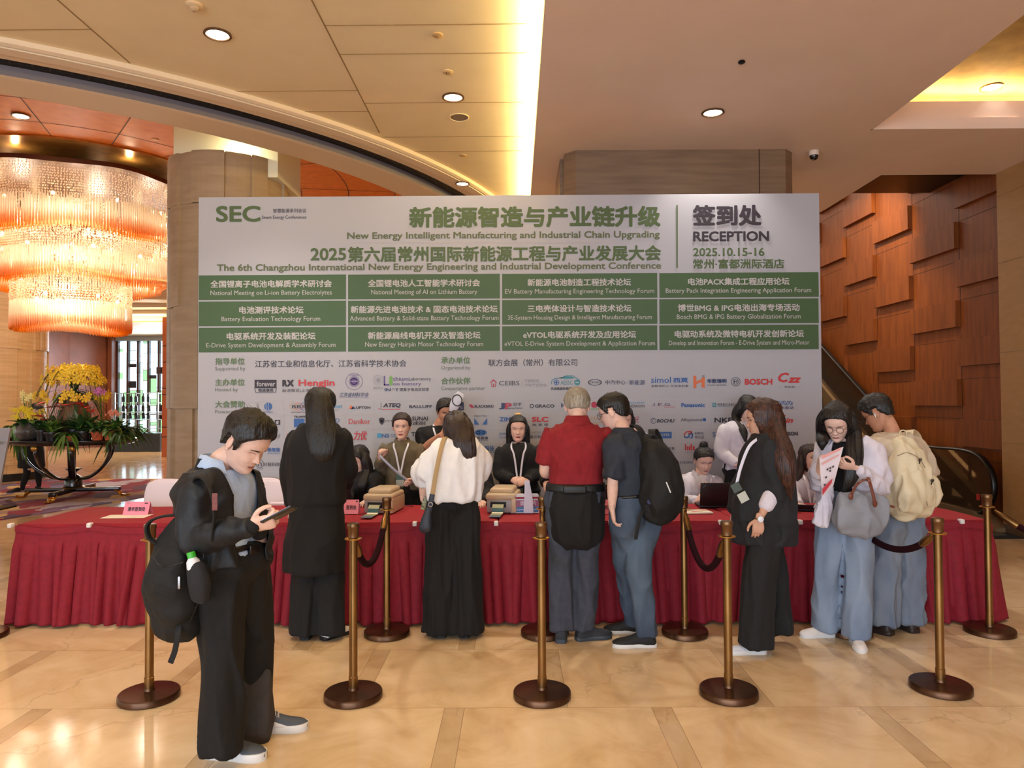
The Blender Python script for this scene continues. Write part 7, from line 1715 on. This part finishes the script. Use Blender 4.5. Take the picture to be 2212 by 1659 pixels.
# ---- man with the cream backpack
D = 5.2
f8 = Fig('person in a beige top and blue jeans with a cream backpack, seen from behind', g(1935, 1080, D).x, D, g(1940, 1082, D), g(1928, 935, D+.0), g(1896, 892, D+.08), 22, 30, hyaw=48, fem=False, hs=1.05, sw=.185, skin=SKT, spine=.03)
f8.setarm('L', g(1884, 1045, D+.04), g(1872, 1062, D+.28), (-.3, 1, 0), (0, 0, -1)); f8.setarm('R', g(2004, 1030, D+.08), g(1985, 1050, D+.34), (-.2, 1, 0), (0, 0, -1))
f8.setleg('L', g(1908, 1220, D-.02), g(1908, 1335, D-.02)); f8.setleg('R', g(1962, 1220, D+.03), g(1964, 1335, D+.04)); f8.build_body(eyes=.5, lips=LIPN)
f8.cloth('top', C_beige, [lambda mb: f8.torso(mb, .045, -.0, .98), f8.sleeve('L', [.09, .098, .095, .09, .075], upto=.75), f8.sleeve('R', [.09, .095, .088, .082, .075], upto=.48)], fold=.010, sc=(7, 7, 3), seed=71)
f8.cloth('undersleeve', cm('undersleeve_grey', (74, 76, 84)), [f8.sleeve('R', [.05, .06, .062, .06, .055, .05], upto=.9)], fold=.003)
f8.collar(C_beige, .080, .02, open_=.1)
f8.cloth('jeans', C_jeanL2, [f8.pelvis(.03, -.24, .15), f8.pants_leg('L', [.11, .12, .108, .102, .102, .100], .065), f8.pants_leg('R', [.11, .12, .108, .102, .10, .098], .065)], fold=.011, sc=(10, 10, 5), seed=72)
f8.hair(HB, SHORT, .02, 27, puff=lambda p: .008*max(0, p.z/.1)); glasses(f8)
MB().tube([f8.H(-.086, .0, -.008), f8.H(-.088, .004, -.03)], [.006, .0035], n=8, k=2).build('earbud', SOLEW, f8.root, True)
sb = mat('clog_brown', (46, 34, 30), .5)
fshoe(f8, 'L', (-.55, .75), sb, sb, .28, 'shoe', None, .08, .052); fshoe(f8, 'R', (-.3, 1), sb, sb, .28, 'shoe', None, .08, .052)
b = thing('backpack', 'cream canvas backpack with black cords on the back of the man in beige', 'backpack', tuple(g(1968, 1040, D-.15))); M_cr = mat('cream_nylon', (222, 206, 172), .6, bump=.12, bscale=200); sd = V((.95, .3, 0))
me = MB(); me.tube([g(1948, 955, D-.10), g(1952, 985, D-.17), g(1962, 1030, D-.20), g(1969, 1075, D-.20), g(1970, 1095, D-.18)], [(.075, .05), (.12, .09), (.155, .11), (.175, .11), (.15, .09)], sd, 28, 5, sq=2.8)
me.tube([g(1970, 1030, D-.28), g(1976, 1060, D-.30), g(1976, 1088, D-.28)], [(.09, .05), (.12, .06), (.12, .055)], sd, 22, 4, sq=3)
me.tube([g(1925, 1050, D-.17), g(1925, 1080, D-.17)], [(.05, .06), (.05, .06)], sd, 18, 3); me.tube([g(2012, 1045, D-.1), g(2012, 1080, D-.1)], [(.045, .06), (.045, .06)], sd, 18, 3)
meshobj(remesh(me, .009, 3, folds(.013, (9, 9, 4), 9)), 'body', M_cr, b)
for a_, c_ in (((1880, 945), (1912, 935)), ((1985, 940), (1968, 930))):
    pass
straps(b, 'shoulder_strap', [g(1880, 990, D+.19), g(1884, 950, D+.16), g(1905, 935, D+.02), g(1925, 945, D-.07), g(1936, 962, D-.10)], .028, .006, M_cr, (1, 0, .2)); straps(b, 'shoulder_strap', [g(1998, 990, D+.22), g(1982, 945, D+.2), g(1966, 930, D+.06), g(1963, 945, D-.04), g(1962, 962, D-.08)], .028, .006, M_cr, (1, 0, .1))
straps(b, 'handle', [g(1940, 955, D-.12), g(1944, 932, D-.13), g(1956, 932, D-.13), g(1958, 956, D-.12)], .008, .004, M_cr, (0, 1, 0))
mb = MB()
for pts in ([(1938, 985), (1960, 978), (1985, 990), (1998, 1010)], [(1986, 1045), (1996, 1065), (2004, 1092)]): mb.tube([g(x, y, D-.33) for x, y in pts], .0022, n=6, k=5)
mb.build('seam', mat('seam_brown', (110, 96, 80), .8), b, True)
for x, y, s_ in ((1988, 993, 1), (2014, 1038, 1), (1914, 1060, 1)):
    mb = MB(); mb.torus(g(x, y, D-.32), .009, .003, (0, 1, .3)); mb.tube([g(x, y, D-.32), g(x-2, y+8, D-.33)], .004, n=6, k=1); mb.build('cord_toggle', M_black, b, True)
# ================================================================ staff behind the table and people beyond
C_bblazer = cm('black_blazer', (24, 23, 26)); C_wb = cm('white_staff_shirt', (214, 210, 220), (204, 200, 212))
def staff(label, px, D, sh_y, hx_, hy_, yaw, pitch, top, arms, seated=False, fem=True, hyaw=None, skin=SKP, sw=None, hs=1.0, eyes=.8, bottom=C_black, roll=0, fold=.006, look=0, seed=1, ease=.03, lips=None, group=None, lean=0):
    nk = g(px, sh_y-12, D); hp = V((nk.x, D-lean, nk.z-.46)) if not seated else V((nk.x, D+.08, nk.z-.46))
    f = Fig(label, nk.x, D, hp, nk, g(hx_, hy_, D-.03), yaw, pitch, hyaw, roll, fem, skin, group, sw=sw, hs=hs)
    for k, (el, wr, hd, palm, pose) in arms.items(): f.setarm(k, el, wr, hd, palm, pose)
    if seated:
        for k, s_ in (('R', .1), ('L', -.1)): f.setleg(k, f.hip+f.F*.40+f.S*s_+V((0, 0, -.06)), V((f.hip.x, f.hip.y, .08))+f.F*.38+f.S*s_)
    else:
        for k, s_ in (('R', .09), ('L', -.09)): f.setleg(k, V((hp.x, D, hp.z*.5))+f.S*s_, V((hp.x, D, .09))+f.S*s_)
    f.build_body(eyes=eyes, lips=lips, look=look)
    r = [.075, .078, .07, .062, .055, .042]
    f.cloth('blouse' if fem else 'shirt', top, [lambda mb: f.torso(mb, ease, 0 if not seated else -.05, .965)]+[f.sleeve(k, r, 1.0 if fem else .45) for k in arms], fold=fold, seed=seed)
    if seated: f.cloth('skirt', bottom, [f.pelvis(.02, -.2, .08), f.pants_leg('R', [.1, .1, .085, .075, .06, .05], .1), f.pants_leg('L', [.1, .1, .085, .075, .06, .05], .1)], fold=.004)
    else: f.cloth('skirt' if fem else 'trousers', bottom, [f.pelvis(.02, -.25, .12)]+([lambda mb: mb.tube([f.hip, f.hip+V((0, 0, -.25)), V((hp.x, D, .42))], [(.17, .12), (.18, .14), (.17, .14)], f.S, 24, 4, dome=False)] if fem else [f.pants_leg('R', [.1, .11, .09, .08, .07, .07]), f.pants_leg('L', [.1, .11, .09, .08, .07, .07])]), fold=.005)
    for k, s_ in (('R', .09), ('L', -.09)):
        an = f.leg[k][2]; shoe(f.root, V((an.x, an.y, 0))-f.F*.06, (f.F.x, f.F.y), SOLEK, SHK, .24, 'shoe', None, .07, .042)
    return f
def office_chair(f, label):
    x, y = f.hip.x, f.hip.y; o = copy_tree(ch0); o.location = (x, y+.04, 0); o['label'] = label; return o
# seated clerk with long black hair
D = 6.62
s1 = staff('person seated in a dark jacket with long black hair, beside the long black coat', 786, D, 1024, 776, 992, 150, 25, C_bblazer, {'R': (g(752, 1065, D-.1), g(752, 1078, D-.3), (-.2, -1, 0), (0, 0, -1), RELAX), 'L': (g(812, 1065, D-.1), g(800, 1080, D-.3), (-.3, -1, 0), (0, 0, -1), RELAX)}, seated=True, seed=2, eyes=.5)
s1.hair(HB, LONG, .018, 31, lambda mb: [lock(mb, [s1.H(0, -.03, .07), s1.H(q*.07, .0, .0), s1.H(q*.085, .03, -.1), s1.sp(.72)+s1.S2*q*.09+s1.F2*.12, s1.sp(.5)+s1.S2*q*.09+s1.F2*.13], [(.06, .06), (.05, .06), (.05, .05), (.05, .03), (.02, .012)], (1, 0, 0), seed=q) for q in (-1, 1)])
office_chair(s1, 'white covered chair under the seated clerk in the dark jacket')
# standing, olive shirt
D = 6.72
s2 = staff('person in an olive shirt standing behind the table and sorting white lanyards', 869, D, 962, 868, 921, 182, 4, C_olive, {'R': (g(824, 1016, D-.05), g(822, 990, D-.20), (.1, -.3, 1), (.6, -.3, 0), FIST), 'L': (g(912, 1020, D-.05), g(898, 1036, D-.24), (-.8, -.3, 0), (.1, -.3, -.9), PINCH)}, fold=.007, seed=3, hs=1.03, sw=.165, look=.5)
s2.hair(HDB, [(.10, .078), (.08, .066), (.062, .045), (.05, .012), (.02, -.01), (.0, .0), (-.02, -.0), (-.04, -.04), (-.1, -.05)], .013, 33, lambda mb: mb.ball(s2.H(0, -.115, -.01), (.04, .035, .045)))
s2.collar(C_olive, .068, .035, open_=1.1); e = lanyard(s2, .30, ease=.03)
mb = MB()
for dx in (0, .012): mb.tube([g(820, 984, D-.25), g(838, 1002, D-.29), g(858, 1020, D-.30), g(884, 1040, D-.27)], [(.011, .003)]*4, (.3, 0, 1), 8, 5); 
tag(mb.build('lanyard_bundle', mat('lanyard_white', (216, 218, 236), .6), None, True), 'white lanyards stretched between the hands of the olive shirt clerk', 'lanyards')
# photographer
D = 6.86
s3 = staff('person in a black t-shirt raising a flash camera behind the white blouse', 950, D, 928, 962, 889, 190, 16, C_black, {'R': (g(915, 968, D-.12), g(958, 936, D-.34), (.6, .1, .7), (.3, -.6, .3), HOLD), 'L': (g(985, 968, D-.1), g(978, 940, D-.30), (.1, 0, 1), (-.3, -.6, 0), HOLD)}, fem=False, hyaw=200, skin=SKT, seed=4, sw=.18, ease=.035, hs=.96, eyes=.4)
s3.hair(HB, SHORT, .016, 35, puff=lambda p: .008*max(0, p.z/.1)); lanyard(s3, .24, False, ease=.04)
t = thing('camera', 'black camera with an upright flash and white diffuser raised to the eye', 'camera', tuple(g(978, 905, D-.22)))
c = g(977, 908, D-.20); MB().rbox(c+V((-.06, -.04, -.045)), c+V((.06, .03, .05)), .012).build('body', M_dark, t, True); MB().lathe([(.036, 0), (.038, .08), (.034, .09)], (0, 0, 0), 24, mx=Matrix.Translation(c+V((.0, -.04, -.005))) @ Matrix.Rotation(R(90), 4, 'X')).build('lens', M_black, t, True)
MB().rbox(c+V((-.03, -.03, .05)), c+V((.03, .03, .09)), .008).build('flash', M_dark, t, True)
mb = MB(); mb.tube([c+V((.0, -.01, .09)), c+V((.02, -.02, .13)), c+V((.055, -.03, .20)), c+V((.085, -.035, .25))], [(.03, .022), (.045, .022), (.05, .016), (.035, .006)], (1, 0, -.3), 20, 4, sq=3); mb.build('diffuser', mat('diffuser_white', (206, 204, 214), .4), t, True)
mb = MB(); mb.torus(c+V((.05, -.055, .185)), .052, .005, (.1, 1, .2), sx=.85); mb.build('diffuser_rim', M_black, t, True)
# standing, black blazer, hands clasped
D = 6.68
s4 = staff('person in a black blazer standing with clasped hands and a yellow hair clip', 1120, D, 966, 1119, 926, 180, 6, C_bblazer, {'R': (g(1080, 1022, D-.04), g(1106, 1036, D-.20), (.9, -.2, -.3), (0, .8, -.4), FIST), 'L': (g(1160, 1022, D-.04), g(1138, 1038, D-.22), (-.9, -.2, -.2), (0, .8, -.4), FIST)}, seed=5, sw=.16, eyes=.25, ease=.035, hs=1.02)
s4.hair(HB, [(.10, .082), (.085, .074), (.066, .056), (.052, .03), (.040, -.06), (.026, -.12), (-.1, -.12)], .012, 37, lambda mb: [lock(mb, [s4.H(0, -.04, .06), s4.H(q*.066, -.035, .0), s4.H(q*.076, -.04, -.1), s4.sp(.72)+s4.S2*q*.10-s4.F2*.02], [(.06, .05), (.04, .05), (.035, .04), (.012, .012)], (1, 0, 0), seed=q+3) for q in (-1, 1)])
MB().ball(s4.H(0, -.02, .130), (.03, .02, .013)).build('hair_clip', mat('clip_yellow', (226, 176, 96), .4), s4.root, True)
s4.cloth('inner_top', C_black, [lambda mb: s4.torso(mb, .02, .3, .93)], fold=0)
mb = MB()
for q in (-1, 1): mb.tube([s4.sp(.97)+s4.S2*q*.055+s4.F2*.02, s4.sp(.86)+s4.S2*q*.062+s4.F2*.118, s4.sp(.6)+s4.S2*q*.035+s4.F2*.152, s4.sp(.4)+s4.S2*q*.004+s4.F2*.145], [(.012, .004), (.026, .004), (.022, .004), (.006, .003)], s4.S2, 10, 5)
mb.build('lapel', C_bblazer, s4.root, True); lanyard(s4, .40, ease=.045)
# seated behind the white blouse, and behind the red polo
D = 6.6
s5 = staff('person seated in black behind the white blouse, one dark arm showing', 1012, D, 1020, 1010, 985, 178, 20, C_bblazer, {'R': (g(966, 1066, D-.1), g(985, 1084, D-.3), (0, -1, 0), (0, 0, -1), RELAX), 'L': (g(1054, 1066, D-.1), g(1042, 1084, D-.3), (0, -1, 0), (0, 0, -1), RELAX)}, seated=True, seed=6)
s5.hair(HB, UPDO, .014, 39); office_chair(s5, 'white covered chair under the person seated behind the white blouse')
D = 6.5
s6 = staff('person seated in a black t-shirt behind the red polo, bare forearm on the cloth', 1222, D, 1018, 1222, 982, 178, 20, C_black, {'R': (g(1182, 1048, D-.1), g(1190, 1083, D-.34), (.3, -1, 0), (0, 0, -1), RELAX), 'L': (g(1266, 1060, D-.1), g(1272, 1086, D-.32), (0, -1, 0), (0, 0, -1), RELAX)}, seated=True, fem=False, seed=7)
s6.hair(HB, SHORT, .014, 41); office_chair(s6, 'white covered chair under the person seated behind the red polo')
# standing in pale blue behind the navy polo man
D = 6.7
s10 = staff('person in pale blue mostly hidden behind the navy polo man, dark hair beside his head', 1374, D, 945, 1347, 905, 178, 15, C_shirtblue, {'R': (g(1335, 1010, D-.04), g(1345, 1040, D-.2), (.5, -.6, -.4), (0, 0, -1), RELAX), 'L': (g(1415, 1005, D-.04), g(1400, 1040, D-.2), (-.5, -.6, -.4), (0, 0, -1), RELAX)}, seed=8, sw=.17)
s10.neck.x -= .03
s10.hair(HB, LONG, .016, 43, lambda mb: lock(mb, [s10.H(0, -.03, .05), s10.H(-.06, -.01, -.02), s10.H(-.075, .0, -.1)], [(.06, .05), (.05, .05), (.03, .03)], (1, 0, 0), seed=4))
# seated clerk with bun, white shirt, laptop
D = 6.72
s7 = staff('person seated in a white shirt with a high hair bun working at the black laptop', 1512, D, 1032, 1520, 994, 186, 22, C_wb, {'R': (g(1478, 1085, D-.08), g(1505, 1082, D-.34), (.7, -.3, .6), (.3, .4, -.6), RELAX), 'L': (g(1556, 1080, D-.08), g(1540, 1062, D-.28), (-.7, -.2, .5), (0, .6, -.5), RELAX)}, seated=True, seed=9, eyes=.5, fold=.006, hs=1.03, lips=LIPN)
s7.hair(HB, UPDO, .013, 45, lambda mb: (mb.ball(s7.H(0, -.045, .135), (.040, .038, .034)), mb.torus(s7.H(0, -.045, .122), .03, .013, (0, 0, 1), 20, 8)))
s7.collar(C_wb, .068, .035, open_=1.3); lanyard(s7, .34, False, ease=.035); office_chair(s7, 'white covered chair under the person with the hair bun')
# standing, white shirt, long dark hair
D = 6.74
s8 = staff('person in a white shirt with long dark hair standing behind the suited woman', 1602, D, 918, 1614, 884, 196, 34, C_wb, {'R': (g(1558, 975, D-.05), g(1592, 1004, D-.20), (.9, -.2, .0), (0, 0, -1), RELAX), 'L': (g(1650, 972, D-.05), g(1634, 1000, D-.2), (-.5, -.6, 0), (0, 0, -1), RELAX)}, hyaw=202, seed=10, fold=.007, sw=.17, eyes=.4, hs=1.04)
s8.hair(HB, LONG, .015, 47, lambda mb: [lock(mb, [s8.H(0, -.03, .07), s8.H(q*.070, -.02, .0), s8.H(q*.082, -.01, -.09), s8.sp(.78)+s8.S2*q*.07+s8.F2*.13, s8.sp(.58)+s8.S2*q*.06+s8.F2*.15], [(.06, .06), (.045, .05), (.038, .04), (.036, .02), (.012, .01)], (1, 0, 0), seed=q+9) for q in (-1, 1)])
s8.collar(C_wb, .066, .03, open_=1.1)
# seated clerk, white blouse, long brown hair
D = 6.5
s9 = staff('person seated in a white v-neck blouse with long brown hair, looking up to the right', 1746, D, 1030, 1750, 990, 172, -4, C_wb, {'R': (g(1712, 1070, D-.1), g(1724, 1090, D-.3), (.6, -.8, -.1), (0, 0, -1), RELAX), 'L': (g(1792, 1075, D-.1), g(1780, 1092, D-.28), (-.3, -1, -.1), (0, 0, -1), RELAX)}, seated=True, hyaw=192, seed=11, eyes=.9, look=.6, hs=1.03, fold=.006)
s9.hair(HDB, [(.10, .060), (.085, .055), (.07, .045), (.056, .030), (.044, .0), (.034, -.05), (.022, -.12), (-.1, -.12)], .014, 49, lambda mb: [lock(mb, [s9.H(0, -.03, .07), s9.H(q*.072, -.025, .0), s9.H(q*.086, -.02, -.1), s9.sp(.72)+s9.S2*q*.12+s9.F2*.09, s9.sp(.35)+s9.S2*q*.12+s9.F2*.13], [(.06, .05), (.03, .045), (.03, .04), (.036, .022), (.02, .012)], (1, 0, 0), seed=q+20) for q in (-1, 1)])
s9.collar(C_wb, .07, .025, open_=1.7); lanyard(s9, .34, False, ease=.035, w=.05); office_chair(s9, 'white covered chair under the person in the white v-neck blouse')
# attendant behind the flower table: black dress, tights, flat shoes
D = 13.6
f0 = Fig('person in a black skirt and tights half hidden behind the flower table', g(70, 1000, D).x, D, g(72, 948, D), V((g(76, 890, D).x, D-.02, 1.36)), g(78, 885, D-.06), -70, 30, fem=True, skin=SKP)
f0.setarm('R', g(86, 920, D-.1), g(100, 915, D-.2), (1, 0, 0)); f0.setarm('L', g(86, 925, D+.12), g(100, 915, D+.1), (1, 0, 0))
f0.setleg('R', g(58, 1022, D-.08), g(49, 1050, D-.08)); f0.setleg('L', g(82, 1020, D+.08), g(84, 1045, D+.10)); f0.build_body()
f0.cloth('dress', C_black, [lambda mb: f0.torso(mb, .03, -.1, .98), lambda mb: mb.tube([f0.hip+V((0, 0, .1)), f0.hip+V((-.03, 0, -.2)), V((g(68, 1010, D).x, D, g(68, 1010, D).z))], [(.17, .14), (.19, .2), (.2, .23)], f0.S, 24, 4, dome=False), f0.sleeve('R', [.07, .07, .06, .055, .05, .04]), f0.sleeve('L', [.07, .07, .06, .055, .05, .04])], vox=.016, fold=.004)
mb = MB()
for k in 'RL':
    hp, kn, an = f0.leg[k]; mb.tube([kn+V((0, 0, .1)), kn, kn.lerp(an, .4), an, an+V((0, 0, -.04))], [.065, .058, .060, .042, .04], n=14, k=3)
mb.build('tights', C_black, f0.root, True)
f0.hair(HB, UPDO, .014, 51)
for k in 'RL': an = f0.leg[k][2]; shoe(f0.root, V((an.x-.05 if k == 'R' else an.x-.06, an.y, 0)), (-.3 if k == 'R' else .8, -.9 if k == 'R' else -.3), SOLEK, SHK, .25, 'shoe', None, .07, .045)
